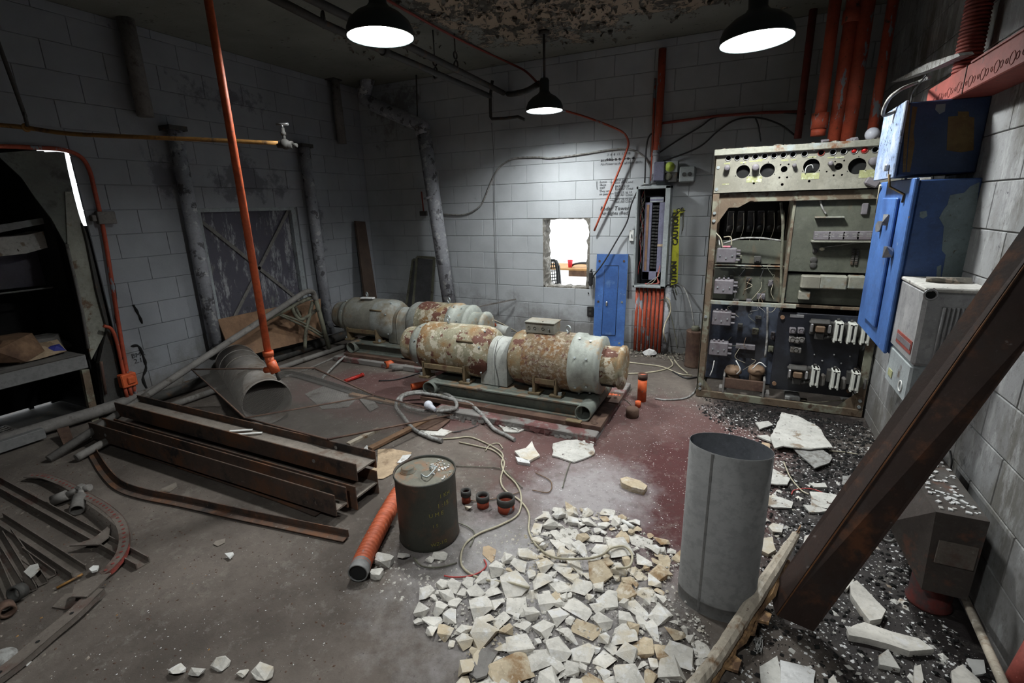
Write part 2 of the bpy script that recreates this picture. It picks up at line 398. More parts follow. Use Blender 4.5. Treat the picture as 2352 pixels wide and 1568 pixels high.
M['bluegrey'] = worn('peeled_grey_green', (.17, .22, .24), [((.06, .05, .03), 22, .66, .03)], .7)
M['rackpaint'] = worn('cream_rack_paint', (.25, .25, .205), [((.16, .07, .03), 6, .56, .08), ((.28, .32, .32), 5, .55, .1)], .65)
M['rackrust'] = worn('rusty_rack_frame', (.12, .085, .055), [((.20, .20, .15), 6, .52, .08), ((.06, .035, .02), 10, .6, .06)], .75)
M['rackpanel'] = worn('cream_control_panel', (.24, .232, .19), [((.175, .165, .13), 2.5, .5, .2), ((.22, .13, .07), 12, .69, .04)], .6)
M['olivepanel'] = worn('olive_relay_panel', (.075, .08, .06), [((.14, .09, .05), 4, .55, .15, (1, 1, .3)), ((.13, .135, .11), 3, .56, .15)], .7)
M['slate'] = worn('black_slate_panel', (.012, .013, .018), [((.03, .035, .05), 5, .56, .2)], .35)
M['bluegreypanel'] = worn('blue_grey_backplate', (.045, .055, .08), [((.02, .02, .025), 5, .5, .1)], .6)
M['relay'] = worn('grey_relay_case', (.15, .138, .15), [((.12, .10, .11), 8, .58, .08)], .6)
M['chute'] = plain('white_arc_chute', (.60, .61, .56), .5)
M['coil'] = worn('brown_coil', (.16, .10, .06), (), .7)
M['lavender'] = worn('violet_grey_steel', (.15, .15, .22), (), .55)
M['caution'] = worn('yellow_tape', (.55, .56, .04), [((.38, .38, .03), 10, .55, .1)], .5)
M['limeknob'] = plain('lime_dial', (.45, .58, .10), .5)
M['redlens'] = plain('red_lens', (.45, .012, .012), .35)
M['chrome'] = worn('dull_chrome', (.45, .45, .46), (), .35, .8)
M['alu'] = worn('weathered_aluminium', (.34, .34, .345), [((.48, .48, .48), 6, .55, .15, (1, 1, .3)), ((.22, .22, .23), 9, .62, .08)], .55, .3)
M['shade'] = plain('dark_green_enamel', (.016, .024, .024), .5)
M['shadein'] = plain('white_enamel', (.8, .8, .8), .5)
M['lens'] = emit('glowing_lens', LAMP_COLOR, LAMP_STRENGTH)
M['glass'] = plain('frosted_bulb_glass', (.55, .57, .64), .15)
M['blueish'] = plain('blue_object', (.04, .05, .3), .6)
M['darkpanel'] = wallmat('violet_grey_recess', (.075, .072, .095), [], (.025, .025, .03), .6, (.24, .24, .21), .60)
M['ylabel'] = worn('pale_yellow_label', (.30, .31, .15), [((.5, .5, .4), 40, .55, .1)], .8)
M['dustdark'] = worn('dust_covered_steel', (.125, .105, .09), [((.09, .05, .04), 6, .55, .12), ((.22, .2, .18), 60, .66, .05)], .95)
M['string'] = plain('thin_string', (.12, .12, .12), .8)
t = NT('wire_screen')
def wires(axis_dir):
    dot = t.n('ShaderNodeVectorMath', operation='DOT_PRODUCT'); t.L(t.pos, dot.inputs[0]); dot.inputs[1].default_value = axis_dir
    f = t.math('FRACT', t.math('MULTIPLY', dot.outputs['Value'], 130.0)); return t.math('LESS_THAN', f, .24)
a = t.math('MAXIMUM', wires((.8, .6, 0)), wires((-.6, .8, 0)))
tr = t.n('ShaderNodeBsdfTransparent'); mx = t.n('ShaderNodeMixShader')
t.L(a, mx.inputs[0]); t.L(tr.outputs[0], mx.inputs[1]); t.L(t.b.outputs[0], mx.inputs[2]); t.L(mx.outputs[0], t.out.inputs[0])
M['screen'] = t.done((.06, .053, .047), .7)
# ------------------------------------------------------------------ the room
H = 3.2; XL, XR, YB, YR = -4.84, .95, 5.55, -2.5
Z0, CH, BLK = .079, .2032, .4064
fm = MB(); fm.box(((XL+XR)/2, (YB+YR)/2, -.06), (XR-XL+.5, YB-YR+.5, .12)); fm.build('floor', M['floor'], kind='structure')
cm = MB(); cm.box(((XL+XR)/2, (YB+YR)/2, H+.08), (XR-XL+.5, YB-YR+.5, .16)); cl = cm.build('ceiling', M['ceil'], kind='structure')
# hairline board joints of the ceiling as slightly proud battens
for y in (4.05,):
    b = MB(); b.box((-.2, y, H-.004), (2.2, .04, .010)); b.build('joint_strip', M['ceil'], cl)
# hanging paint flakes
fk = MB()
for cx, cy, rx, ry, n in ((-2.05, 4.0, .6, 1.0, 260), (-1.45, 4.2, .6, .9, 260), (-.5, 4.4, .9, .6, 260), (-3.3, 4.3, .6, .8, 60)):
    for i in range(n):
        x = cx + rnd.gauss(0, .5)*rx; y = cy + rnd.gauss(0, .5)*ry; a = rnd.uniform(0, 6.28); s = rnd.uniform(.012, .05)
        if not (XL+.1 < x < XR-.1 and 1 < y < YB-.1): continue
        d = Vector((cos(a), sin(a), 0)); e = Vector((-sin(a), cos(a), 0)); p = Vector((x, y, H-.001)); dr = rnd.uniform(.3, 1.0)*s
        vs = [p-e*s*.5, p+e*s*.5, p+d*s*.6+e*s*.4-Vector((0,0,dr*.5)), p+d*s*.6-e*s*.45-Vector((0,0,dr*.5)), p+d*s*.7+e*s*.2-Vector((0,0,dr)), p+d*s*.65-e*s*.25-Vector((0,0,dr))]
        fk.add(vs, [(0,1,2,3),(3,2,4,5)])
fk.build('paint_flakes', M['flake'], cl, kind='stuff', fix=False)

def blockmesh(L, ax, face, mat, name='block'):
    b = MB(); h = CH-.007; dp = .022
    size = (L-.007, dp, h) if ax == 1 else (dp, L-.007, h)
    b.box((0, 0, 0), size, .0035); return b.mesh(name, mat)
def lay(wall, ax, plane, sgn, lo, hi, phase, mat, skip, zmax=H, gp=.005):
    """running bond of single blocks, proud of the mortar plane; sgn: side the room lies on"""
    cache = {}; k = 0
    org = wpos(wall)
    while True:
        z0 = Z0-CH+k*CH; z1 = z0+CH
        if z0 > zmax-.02: break
        if z0 < 0: z0 = 0.0
        if z1 > zmax: z1 = zmax
        s = math.floor((lo-phase)/BLK)-1; off = phase + (BLK/2 if k % 2 else 0)
        i = 0
        while True:
            a = off + (s+i)*BLK; b = a+BLK; i += 1
            if a > hi: break
            a2, b2 = max(a, lo), min(b, hi)
            if b2-a2 < .03: continue
            segs = [(a2, b2)]
            for (s0, s1, q0, q1) in skip:
                if q0 < z1-.03 and q1 > z0+.03:
                    n = []
                    for u, v in segs:
                        if s0 >= v or s1 <= u: n.append((u, v)); continue
                        if s0-u > .03: n.append((u, s0))
                        if v-s1 > .03: n.append((s1, v))
                    segs = n
            for u, v in segs:
                key = (round(v-u, 3), round(z1-z0, 3))
                if key not in cache:
                    mb = MB(); h = z1-z0-gp
                    mb.box((0, 0, 0), (v-u-gp, .022, h) if ax == 1 else (.022, v-u-gp, h), .003); cache[key] = mb.mesh('block', mat)
                o = bpy.data.objects.new('block', cache[key]); COL.objects.link(o); o.parent = wall
                d = plane - sgn*(-.006 + rnd.uniform(0, .0018))  # face about 5 mm in front of the mortar
                c = (u+v)/2; zz = (z0+z1)/2
                o.location = Vector((c, plane+sgn*-.0075-sgn*rnd.uniform(0, .0012), zz) if ax == 1 else (plane+sgn*-.0075-sgn*rnd.uniform(0, .0012), c, zz)) - org
        k += 1
# back wall: mortar core with a knocked-out hole
HX0, HX1, HZ0, HZ1 = -2.215, -1.64, .689, 1.50
TH = .19
wb = struct('wall_back', (-1.9, YB, 0))
c = MB(); y0, y1 = YB+.004, YB+TH
for a, b in (((XL-.2, y0, 0), (HX0, y1, H)), ((HX1, y0, 0), (XR+.2, y1, H)), ((HX0, y0, 0), (HX1, y1, HZ0)), ((HX0, y0, HZ1), (HX1, y1, H))): c.span(a, b)
c.build('mortar', M['mortar'], wb)
lay(wb, 1, YB, -1, XL, XR, -3.235, M['back'], [(HX0, HX1, HZ0-.01, HZ1+.01)])
# broken block edges round the hole
def jag(p, q, n, inward, amp):
    pts = []
    for i in range(n+1):
        t = i/n; v = Vector(p).lerp(Vector(q), t) + Vector(inward)*(rnd.random()*amp); pts.append(v)
    return pts
for p, q, inn, amp in (((HX0, 0, HZ0), (HX0, 0, HZ1), (1, 0, 0), .035), ((HX1, 0, HZ0), (HX1, 0, HZ1), (-1, 0, 0), .045), ((HX0, 0, HZ0), (HX1, 0, HZ0), (0, 0, 1), .02), ((HX0, 0, HZ1), (HX1, 0, HZ1), (0, 0, -1), .012)):
    a = jag((p[0], YB+.002, p[2]), (q[0], YB+.002, q[2]), 16, inn, amp); b = jag((p[0], YB+.1, p[2]), (q[0], YB+.1, q[2]), 16, inn, amp*1.3); d = jag((p[0], YB+TH, p[2]), (q[0], YB+TH, q[2]), 16, inn, amp)
    o = Vector(inn)*-.01; m = MB(); n = 17
    rows = [[Vector((p[0], YB+.002, p[2])).lerp(Vector((q[0], YB+.002, q[2])), i/16)+o for i in range(n)], a, b, d, [Vector((p[0], YB+TH, p[2])).lerp(Vector((q[0], YB+TH, q[2])), i/16)+o for i in range(n)]]
    m.add([v for r in rows for v in r], [(r*n+i, r*n+i+1, (r+1)*n+i+1, (r+1)*n+i) for r in range(4) for i in range(n-1)])
    m.build('broken_edge', M['break'], wb)
m = MB(); m.prism([(HX1-.001, YB-.001, HZ1), (HX1-.09, YB-.001, HZ1), (HX1-.045, YB-.001, HZ1-.03), (HX1-.025, YB-.001, HZ1-.075), (HX1-.001, YB-.001, HZ1-.10)], (0, .12, 0)); m.build('broken_corner', M['break'], wb)
# left wall, doorway at the near end, boarded recess with a cross brace
DY1, DZ1 = 2.20, 2.17          # doorway runs from y .45 to DY1, up to DZ1
RY0, RY1, RZ0, RZ1 = 3.13, 4.31, .50, 1.72
wl = struct('wall_left', (XL, 3.5, 0)); c = MB(); x0, x1 = XL-TH, XL-.004
for a, b in (((x0, YR, 0), (x1, .45, H)), ((x0, .45, DZ1), (x1, DY1+.12, H)), ((x0, DY1+.12, 0), (x1, RY0, H)), ((x0, RY1, 0), (x1, YB, H)), ((x0, RY0, 0), (x1, RY1, RZ0)), ((x0, RY0, RZ1), (x1, RY1, H))): c.span(a, b)
c.prism([(x1, DY1, 0), (x1, DY1+.12, 0), (x0, DY1+.12, 0)], (0, 0, DZ1)); c.build('mortar', M['mortar_left'], wl)
lay(wl, 0, XL, 1, .7, YB, .15, M['left'], [(.45, DY1, 0, DZ1), (RY0, RY1, RZ0, RZ1)], gp=.003)
m = MB(); m.span((XL-.10, RY0, RZ0), (XL-.075, RY1, RZ1)); m.build('recess_panel', M['darkpanel'], wl)
for a, b in (((RY0+.03, RZ1-.12), (RY1-.10, RZ0+.10)), ((RY1-.06, RZ1-.03), (RY0+.16, RZ0+.02))):
    m = MB(); m.sweep([(XL-.06, a[0], a[1]), (XL-.06, b[0], b[1])], [(-.004, -.018), (.004, -.018), (.004, .018), (-.004, .018)], up=(0, .5, .8))
    m.M = None; m.build('cross_brace', M['dullpipe'], wl)
m = MB()
m.span((XL-.07, RY0, RZ1-.05), (XL-.02, RY1, RZ1)); m.span((XL-.07, RY1-.07, RZ0), (XL-.02, RY1, RZ1-.05)); m.span((XL-.07, RY0, RZ0), (XL-.02, RY0+.03, RZ1-.05))
m.build('recess_frame', M['greysteel'], wl)
for pts in ([(300, 795), (318, 795), (330, 822), (335, 845), (328, 870), (340, 898)], [(262, 650), (266, 715), (268, 742)], [(327, 743), (318, 722), (306, 700)]):
    P = [LW(x, y, XL+.004) for x, y in pts]; m = MB()
    m.tube(cat_rom(P, 4), .012, 5, rfun=lambda i: .006+.008*abs(sin(i*2.3))); m.build('crack', M['void'], wl)
# right wall
wr = struct('wall_right', (XR, 3, 0)); c = MB(); c.span((XR+.004, YR, 0), (XR+TH, YB, H)); c.build('mortar', M['mortar_right'], wr)
lay(wr, 0, XR, -1, .9, YB, .04, M['right'], [])
# rear wall behind the camera
wq = struct('wall_rear', (-1.9, YR, 0)); c = MB()
c.span((XL-.2, YR-.15, 0), (XR+.2, YR, H))
c.build('masonry', M['rear'], wq)
# ---------------- marker notes on the back wall
def note(s, x, y, h, m='ink', parent=wb, name='marker_note', rot=None):
    p = BK(x, y, YB-.0075); return text(s, h, p, M[m], parent, name, rot, ext=.0003, shear=.15)
note('3  6  8  11  12  18', 1394, 358, .034); note('BKR', 1379, 372, .036); note('No Power to Any of these BKRs', 1379, 380, .034)
d = MB()
for x, y in ((1395, 366.5), (1400.5, 366.3), (1406, 366.6), (1414.5, 366), (1423, 365.4), (1433, 364.5), (1442.5, 364), (1455, 363)):
    p = BK(x, y, YB-.0075); d.cyl(p, p+Vector((0, -.0012, 0)), .013, n=10)
d.build('marker_dots', M['ink'], wb, kind='stuff')
for s, x, y in (('Leave', 1377, 420), ('these', 1377, 427), ('OFF', 1377, 434), ('They are', 1376, 441), ('on panel', 1376, 448), ('BKR 5,6,7', 1413, 416), ('East Air Cond', 1412, 421.5), ('BKR 8,9,10', 1412, 430.5), ('East Air Cond', 1412, 436.5), ('BKR 15,16,17', 1411, 445), ('East Air Cond', 1411, 450.5), ('BKR 18,19,20', 1411, 460), ('East Air Cond', 1411, 465.5)):
    note(s, x, y, .034)
note('Radar Tower', 1378, 483, .060); note('Air Lights (Red)', 1379, 493, .050)
d = MB()
for a, b in (((1369.5, 416), (1371, 435)), ((1372.5, 416), (1373, 435)), ((1400, 418), (1409, 418)), ((1400, 459), (1409, 459)), ((1402, 444), (1409, 444))):
    d.tube([BK(*a, YB-.0075), BK(*b, YB-.0075)], .0016, 5)
d.build('marker_strokes', M['ink'], wb, kind='stuff')
RL = Matrix.Rotation(pi/2, 4, 'Z') @ Matrix.Rotation(pi/2, 4, 'X')
for s, x, y in (('BMR', 303, 823), ('2.1', 309, 835)):
    text(s, .058, LW(x, y, XL+.0075), M['ink'], wl, 'marker_note', RL, ext=.0003)

# ---------------- the dark alcove behind the doorway
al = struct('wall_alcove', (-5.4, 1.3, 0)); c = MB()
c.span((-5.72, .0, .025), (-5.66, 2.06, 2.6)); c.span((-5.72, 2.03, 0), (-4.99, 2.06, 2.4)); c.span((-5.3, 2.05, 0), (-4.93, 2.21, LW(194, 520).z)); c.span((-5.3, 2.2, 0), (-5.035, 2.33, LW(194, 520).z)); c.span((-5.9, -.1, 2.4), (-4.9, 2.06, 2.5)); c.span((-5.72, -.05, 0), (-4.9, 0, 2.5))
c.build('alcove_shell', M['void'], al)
c = MB()
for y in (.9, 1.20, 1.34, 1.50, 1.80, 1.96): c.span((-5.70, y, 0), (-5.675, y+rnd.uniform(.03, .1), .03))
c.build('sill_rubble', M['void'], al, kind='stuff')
c = MB(); c.box((-5.34, 1, -.04), (.9, 3, .07)); c.build('floor_alcove', M['darksteel'], kind='structure')
c = MB(); c.box((-3, 12, -.35), (30, 12.5, .3)); c.build('ground_outside', worn('pale_outside_ground', (.75, .75, .73), [((.3, .3, .28), 3, .6, .05)], .95), kind='structure')
# siding slats and dark sash beyond the door
sl = thing('louvre_shutter', 'grey horizontal louvre slats high in the dark doorway', 'shutter', (-5.60, 1.0, 1.55))
for k in range(5):
    z = 1.72+k*.085
    m = MB(); m.box((-5.58, 1.0, z), (.012, 1.5, .078), .002, Matrix.Rotation(.25, 3, 'Y')); m.build('slat', M['dullpipe'], sl)
m = MB(); m.span((-5.62, .2, 1.62), (-5.57, 1.8, 1.665)); m.build('bottom_rail', M['dullpipe'], sl)
# hanging door skin: diagonal panel and long strip at the jamb
DS = 1
dr = thing('broken_door', 'torn grey sheet metal door leaf hanging in the left doorway', 'door', (-4.9, 1.9, .4))
P = [LW(x, y, -4.90) for x, y in ((-10, 352), (60, 346), (100, 346), (103, 349), (130, 348), (148, 350), (156, 390), (163, 420), (170, 450), (178, 480), (186, 508), (150, 560), (118, 502), (82, 455), (50, 408))]
m = MB(); m.prism(P, (-.012, 0, 0)); m.build('upper_skin', worn('door_skin', (.11, .115, .10), [((.05, .045, .04), 6, .56, .1)], .8), dr)
P = [LW(x, y, -4.885) for x, y in ((150, 440), (165, 440), (178, 484), (189, 514), (201, 560), (222, 668), (246, 755), (210, 826), (201, 790), (190, 720), (172, 640), (155, 560))]
m = MB(); m.prism(P, (-.02, 0, 0)); m.build('edge_strip', worn('door_edge', (.26, .26, .22), [((.12, .07, .04), 7, .60, .06)], .7), dr)
m = MB(); m.tube([LW(x, y, -4.88) for x, y in ((153, 560), (172, 640), (190, 720), (203, 800))], .012, 6); m.build('rolled_edge', M['dullpipe'], dr)
# dark jamb post below the bright slit
jp = thing('jamb_post', 'dark rusty jamb post beside the grey door strip', 'post', LW(236, 915, -4.86))
m = MB(); m.prism([LW(x, y, -4.855) for x, y in ((189, 512), (198, 532), (206, 560), (240, 700), (262, 800), (288, 925), (240, 930), (228, 835), (246, 755), (222, 668), (201, 560))], (-.05, 0, 0)); m.build('post_face', M['darksteel'], jp)
m = MB(); m.tube([LW(x, y, -4.83) for x, y in ((232, 830), (238, 870), (243, 905))], .012, 6); m.build('rust_rib', M['rustplate'], jp)
# plaster ledge, shelf lip and rail
lg = thing('window_ledge', 'crumbling plaster ledge inside the left doorway above the bench', 'ledge', LW(60, 575, -5.2))
m = MB(); m.prism([LW(x, y, -5.15) for x, y in ((-30, 548), (60, 540), (120, 526), (148, 540), (140, 560), (60, 582), (-30, 592))], (-.25, 0, 0)); m.build('ledge_body', M['plaster'], lg)
m = MB(); m.prism([LW(x, y, -5.1) for x, y in ((-30, 521), (118, 497), (121, 510), (60, 522), (-30, 540))], (-.02, 0, 0)); m.build('bright_lip', M['galv'], lg)
m = MB(); m.tube([LW(x, y, -5.25) for x, y in ((-30, 678), (60, 667), (165, 654))], .008, 6); m.build('curtain_rail', M['galv'], label='thin pale rail crossing the dark doorway above the bench', cat='rail')
m = MB(); m.prism([LW(x, y, -5.35) for x, y in ((-30, 590), (60, 583), (110, 568), (136, 610), (150, 650), (-30, 668))], (-.01, 0, 0)); m.build('plastic_sheet', worn('dark_plastic', (.035, .03, .045), (), .4), label='dark plastic sheet hanging under the doorway ledge', cat='sheet')
# bench in the doorway
bt = thing('metal_bench', 'galvanised steel bench in the left doorway covered with rubbish', 'bench', (-5.1, 1.5, 0))
za, zb = LW(205, 812, XL).z, LW(208, 843, XL).z
m = MB(); m.span((XL-.02, .2, zb), (XL, 1.96, za), .004); m.build('apron', M['galv'], bt)
m = MB(); m.span((-5.55, .2, za-.03), (XL-.001, 1.96, za)); m.build('bench_top', M['dullpipe'], bt)
m = MB(); m.prism([LW(x, y, XL+.02) for x, y in ((188, 850), (205, 848), (228, 962), (212, 972))], (-.04, 0, 0)); m.build('leg', M['rackrust'], bt)
m = MB(); m.span((-4.80, .2, .02), (-4.74, 1.55, .10), .004); m.build('bench_rail', M['galv'], label='galvanised channel on the floor in front of the bench grille', cat='channel')
gr = thing('floor_grille', 'dark wire grille lying under the bench in the left doorway', 'grille', (-5.0, 1.3, 0))
m = MB()
for i in range(24): m.span((-5.3, .3+i*.05, .03), (-4.86, .306+i*.05, .036))
for i in range(9): m.span((-5.3+i*.05, .3, .036), (-5.294+i*.05, 1.5, .042))
m.build('wires', M['dullpipe'], gr, kind='stuff')
m = MB(); m.span((-5.32, .28, .0), (-4.84, .3, .04)); m.span((-5.32, 1.5, 0), (-4.84, 1.52, .04)); m.build('grille_frame', M['dullpipe'], gr)
def rock(seed, sx, sy, sz, n=11):
    r = random.Random(seed); b = bmesh.new()
    for i in range(n):
        v = Vector((r.gauss(0, 1), r.gauss(0, 1), r.gauss(0, 1))).normalized()
        v = Vector((max(-.72, min(.72, v.x))*sx, max(-.72, min(.72, v.y))*sy, max(-.6, min(.6, v.z))*sz)); b.verts.new(v)
    res = bmesh.ops.convex_hull(b, input=b.verts[:])
    bmesh.ops.delete(b, geom=[e for e in res['geom_interior'] if isinstance(e, bmesh.types.BMVert)], context='VERTS')
    bmesh.ops.dissolve_limit(b, angle_limit=.25, verts=b.verts[:], edges=b.edges[:])
    me = bpy.data.meshes.new('stone'); b.to_mesh(me); b.free()
    zs = [v.co.z for v in me.vertices]; mz = min(zs)
    for v in me.vertices: v.co.z -= mz
    return me
zt = za
for i, (x, y, s, mt, nm, lb, ct) in enumerate(((125, 797, .07, 'blueish', 'blue_carton', 'small deep blue carton among rubbish on the doorway bench', 'carton'),
      (30, 812, .17, 'ply', 'rotten_log', 'rounded brown rotten chunk at the frame edge on the doorway bench', 'chunk'), (85, 822, .19, 'cardboard', 'board_scrap', 'flat tan board scrap lying across the doorway bench', 'board'),
      (118, 782, .12, 'dullpipe', 'rag_heap', 'crumpled grey rag heap behind the blue carton', 'rag'), (165, 795, .10, 'darksteel', 'dirt_clump', 'dark dirt clump at the far end of the doorway bench', 'clump'))):
    p = LW(x, y, XL-.25); me = rock(50+i, s*1.4, s*1.3, s*(.5 if nm == 'board_scrap' else 1), 18); me.materials.append(M[mt])
    o = bpy.data.objects.new(nm, me); COL.objects.link(o); o.location = (XL-.25-.05*i, p.y, zt); tag(o, lb, ct)

# ---------------- outside the hole
tb = thing('outdoor_table', 'wooden topped table standing outside the wall hole', 'table', (-2.6, 8, -.2))
p = BK(1325, 617, 7.6)
m = MB(); m.span((p.x-.75, 7.6, p.z-.03), (p.x+.55, 8.3, p.z), .005); m.build('table_top', worn('orange_wood', (.5, .27, .1), (), .7), tb)
m = MB(); m.span((p.x-.15, 7.63, p.z-.13), (p.x+.5, 7.66, p.z-.03)); m.build('table_apron', M['ply'], tb)
for x in (-.7, .5):
    m = MB(); m.span((p.x+x-.03, 7.65, -.2), (p.x+x+.03, 7.7, p.z-.03)); m.build('leg', M['ply'], tb)
q = BK(1309.5, 618, 7.75); m = MB(); m.lathe([(.001, 0), (.03, 0), (.043, .12), (.040, .12), (.028, .005)], (q.x, 7.75, p.z), (0, 0, 1), 16); m.build('plastic_cup', worn('red_cup', (.75, .03, .05), (), .5), label='red plastic cup standing on the table seen through the hole', cat='cup')
m = MB(); cc = BK(1340, 611, 7.8); pp = [Vector((cc.x+.12*cos(a)*1.6, 7.8+.05*sin(a), p.z+.02+.05*abs(sin(a)))) for a in [i*.45 for i in range(14)]]
m.tube(cat_rom(pp, 3), .014, 6); m.build('coiled_cable', M['blackcable'], label='dark coiled cable on the table outside the hole', cat='cable')
ch = thing('lattice_chair', 'black lattice backed chair just outside the wall hole', 'chair', (-2.2, 6.3, -.2))
A, B_, C_, D_ = BK(1262, 600, 6.3), BK(1275, 600, 6.3), BK(1283, 664, 6.3), BK(1266, 668, 6.3)
m = MB(); m.tube(cat_rom([D_, BK(1263, 630, 6.3), A, BK(1268, 598, 6.3), B_, BK(1280, 625, 6.3), C_], 4), .018, 7); m.build('back_frame', M['black'], ch)
for i in range(1, 9):
    t = i/9; m = MB(); m.tube([A.lerp(D_, t), B_.lerp(C_, t)], .006, 5); m.build('back_slat', M['black'], ch)
for t in (.33, .66):
    m = MB(); m.tube([A.lerp(B_, t), D_.lerp(C_, t)], .006, 5); m.build('back_slat', M['black'], ch)
m = MB(); m.prism([BK(1277, 597, 6.33), BK(1284, 612, 6.33), BK(1290, 690, 6.33), BK(1278, 690, 6.33)], (0, .04, 0)); m.build('side_rail', M['black'], ch)
m = MB(); m.tube(cat_rom([BK(1257, 618, 6.2), BK(1255, 640, 6.2), BK(1262, 665, 6.2)], 4), .012, 6); m.build('arm', M['black'], ch)
for x in (1262, 1286):
    pz = BK(x, 690, 6.35); m = MB(); m.tube([(pz.x, 6.35, -.2), (pz.x, 6.35, BK(x, 655, 6.35).z)], .015, 6); m.build('leg', M['black'], ch)
# ------------------------------------------------------------------ pendant lamps
LA, LB, LC_ = (-2.02, 2.56, 2.61), (-.06, 3.50, 2.54), (-1.87, 4.74, 2.525)
def lamp(pos, R, label, tilt=(0, 0)):
    L = thing('pendant_lamp', label, 'lamp', pos, 'pendant lamps under the ceiling'); p = Vector(pos)
    ax = Vector((tilt[0], tilt[1], 1)).normalized()
    pr = [(R, 0), (R*.99, .035), (R*.90, .075), (R*.66, .115), (R*.36, .145), (R*.26, .17), (R*.26, .26), (R*.2, .28), (.001, .285)]
    m = MB(); m.lathe(pr, p, ax, 36); m.build('shade', M['shade'], L)
    m = MB(); m.lathe([(R*.985, .004), (R*.97, .035), (R*.88, .073), (R*.64, .110), (R*.2, .13)], p, ax, 36); m.build('shade_lining', M['shadein'], L)
    m = MB(); m.lathe([(.001, .062), (R*.3, .064), (R*.48, .070), (R*.58, .085)], p, ax, 36, False); m.build('glowing_lens', M['lens'], L)
    m = MB(); m.torus(p, ax, R, .005, 36, 6); m.build('rim', M['shade'], L)
    m = MB(); m.tube([p+ax*.28, (p.x, p.y, H)], .012, 8); m.lathe([(.001, 0), (.05, 0), (.05, .03), (.001, .03)], (p.x, p.y, H-.03), (0, 0, 1), 16); m.build('stem', M['darksteel'], L)
    return L
lamp(LA, .19, 'large glowing pendant lamp hanging beside the two dark ceiling pipes')
lamp(LB, .20, 'large glowing pendant lamp hanging above the control rack', (-.045, .02))
lamp(LC_, .175, 'smaller glowing pendant lamp hanging close to the white block wall')

lamp((-.7, -.15, 2.60), .155, 'added pendant lamp above the camera, out of view, lighting the foreground')  # unseen fourth lamp, added to brighten the foreground

def pipething(name, pts, r, mat, label, cat, smooth=5, n=10, group=None, extra=None):
    P = cat_rom(pts, smooth) if smooth else [Vector(p) for p in pts]
    m = MB(); m.tube(P, r, n)
    if extra: extra(m, P)
    return m.build(name, M[mat], label=label, cat=cat, group=group)
def couplings(m, P, rs, at):
    for t in at:
        i = int(t*(len(P)-1)); d = (P[min(i+1, len(P)-1)]-P[max(i-1, 0)]).normalized()
        m.cyl(P[i]-d*.025, P[i]+d*.025, rs, n=12)
# ceiling pipes
z1, z2 = 2.90, 2.82
a, b = FL(1136, 203, z1), FL(560, -80, z1)
pipething('ceiling_pipe', [b, FL(740, 10, z1), FL(940, 107, z1), a, FL(1165, 216, z1), BK(1205, 210, 4.95), BK(1238, 192, 4.78)], .028, 'darksteel', 'upper dark ceiling pipe curving to the far pendant lamp', 'pipe', 4, 10, None, lambda m, P: couplings(m, P, .038, (.66,)))
a2 = FL(1126, 221, z2)
pipething('ceiling_pipe', [FL(560, -40, z2), FL(740, 53, z2), FL(883, 118, z2), a2], .026, 'darksteel', 'lower dark ceiling pipe ending in an elbow near the back wall', 'pipe', 0, 10, None, lambda m, P: couplings(m, P, .036, (.99,)))
yy = a2.y
pipething('drop_pipe', [BK(1131, 185, yy), a2, BK(1127, 268, yy), BK(1130, 273, yy), BK(1160, 272, yy), BK(1190, 268, yy), BK(1205, 275, yy)], .017, 'darksteel', 'dark drop pipe turning sideways below the ceiling pipes', 'pipe', 0)
for (x, y, lab, zz) in ((1000, 168, 'chain hanger holding the lower dark ceiling pipe', z2), (1047, 152, 'chain hanger holding the upper dark ceiling pipe', z1), (742, 45, 'short dark strap hanging above the near end of the ceiling pipes', z2)):
    p = FL(x, y, zz+.03); h = thing('pipe_hanger', lab, 'hanger', (p.x, p.y, p.z))
    m = MB(); m.tube([(p.x, p.y, H), (p.x, p.y, p.z+.12)], .006, 6); m.build('rod', M['darksteel'], h)
    m = MB(); m.torus((p.x, p.y, p.z+.09), (1, 0, 0), .03, .007, 14, 6); m.build('link', M['darksteel'], h)
    m = MB(); m.torus((p.x, p.y, p.z+.0), (.55, .8, 0), .045, .008, 16, 6); m.build('pipe_clamp', M['darksteel'], h)
pipething('ceiling_conduit', [FL(830, -40, 3.17), FL(890, 0, 3.17), FL(1050, 88, 3.17), BK(1160, 140, 5.40), BK(1200, 159, 5.35), BK(1219, 174, 5.15), BK(1235, 191, 4.77)], .011, 'redpaint', 'thin red conduit running along the ceiling to the far lamp', 'conduit', 3, 8)
pipething('wall_conduit', [BK(1262, 248, 5.2), BK(1300, 255, 5.38), BK(1350, 270, 5.44), BK(1405, 291, 5.46), BK(1432, 305, 5.46), BK(1443, 325, 5.46), BK(1438, 350, 5.46), BK(1410, 420, 5.47), BK(1365, 530, 5.50)], .011, 'orangeworn', 'thin bent orange conduit hanging over the marker notes', 'conduit', 6, 8)
pipething('wall_cable', [BK(x, y, 5.53) for x, y in ((1008, 489), (1040, 493), (1074, 490), (1105, 470), (1125, 425), (1142, 390), (1165, 370), (1190, 362), (1240, 361), (1265, 363), (1330, 355), (1400, 344), (1440, 342), (1470, 352), (1490, 375), (1496, 400), (1497, 420))], .009, 'hose', 'grey cable waving across the white block wall to the breaker box', 'cable', 5, 8)
pipething('hanging_string', [BK(x, y, 5.52) for x, y in ((1129, 282), (1135, 380), (1137, 500), (1141, 620), (1146, 728))], .0028, 'string', 'thin dark string hanging down the white block wall', 'string', 3, 5)
pipething('red_riser', [BK(1522, 112, 5.48), BK(1518, 200, 5.48), BK(1512, 300, 5.48), BK(1508, 345, 5.48)], .036, 'orangeworn', 'thick red riser pipe rising from the breaker box to the ceiling', 'pipe', 0, 14)
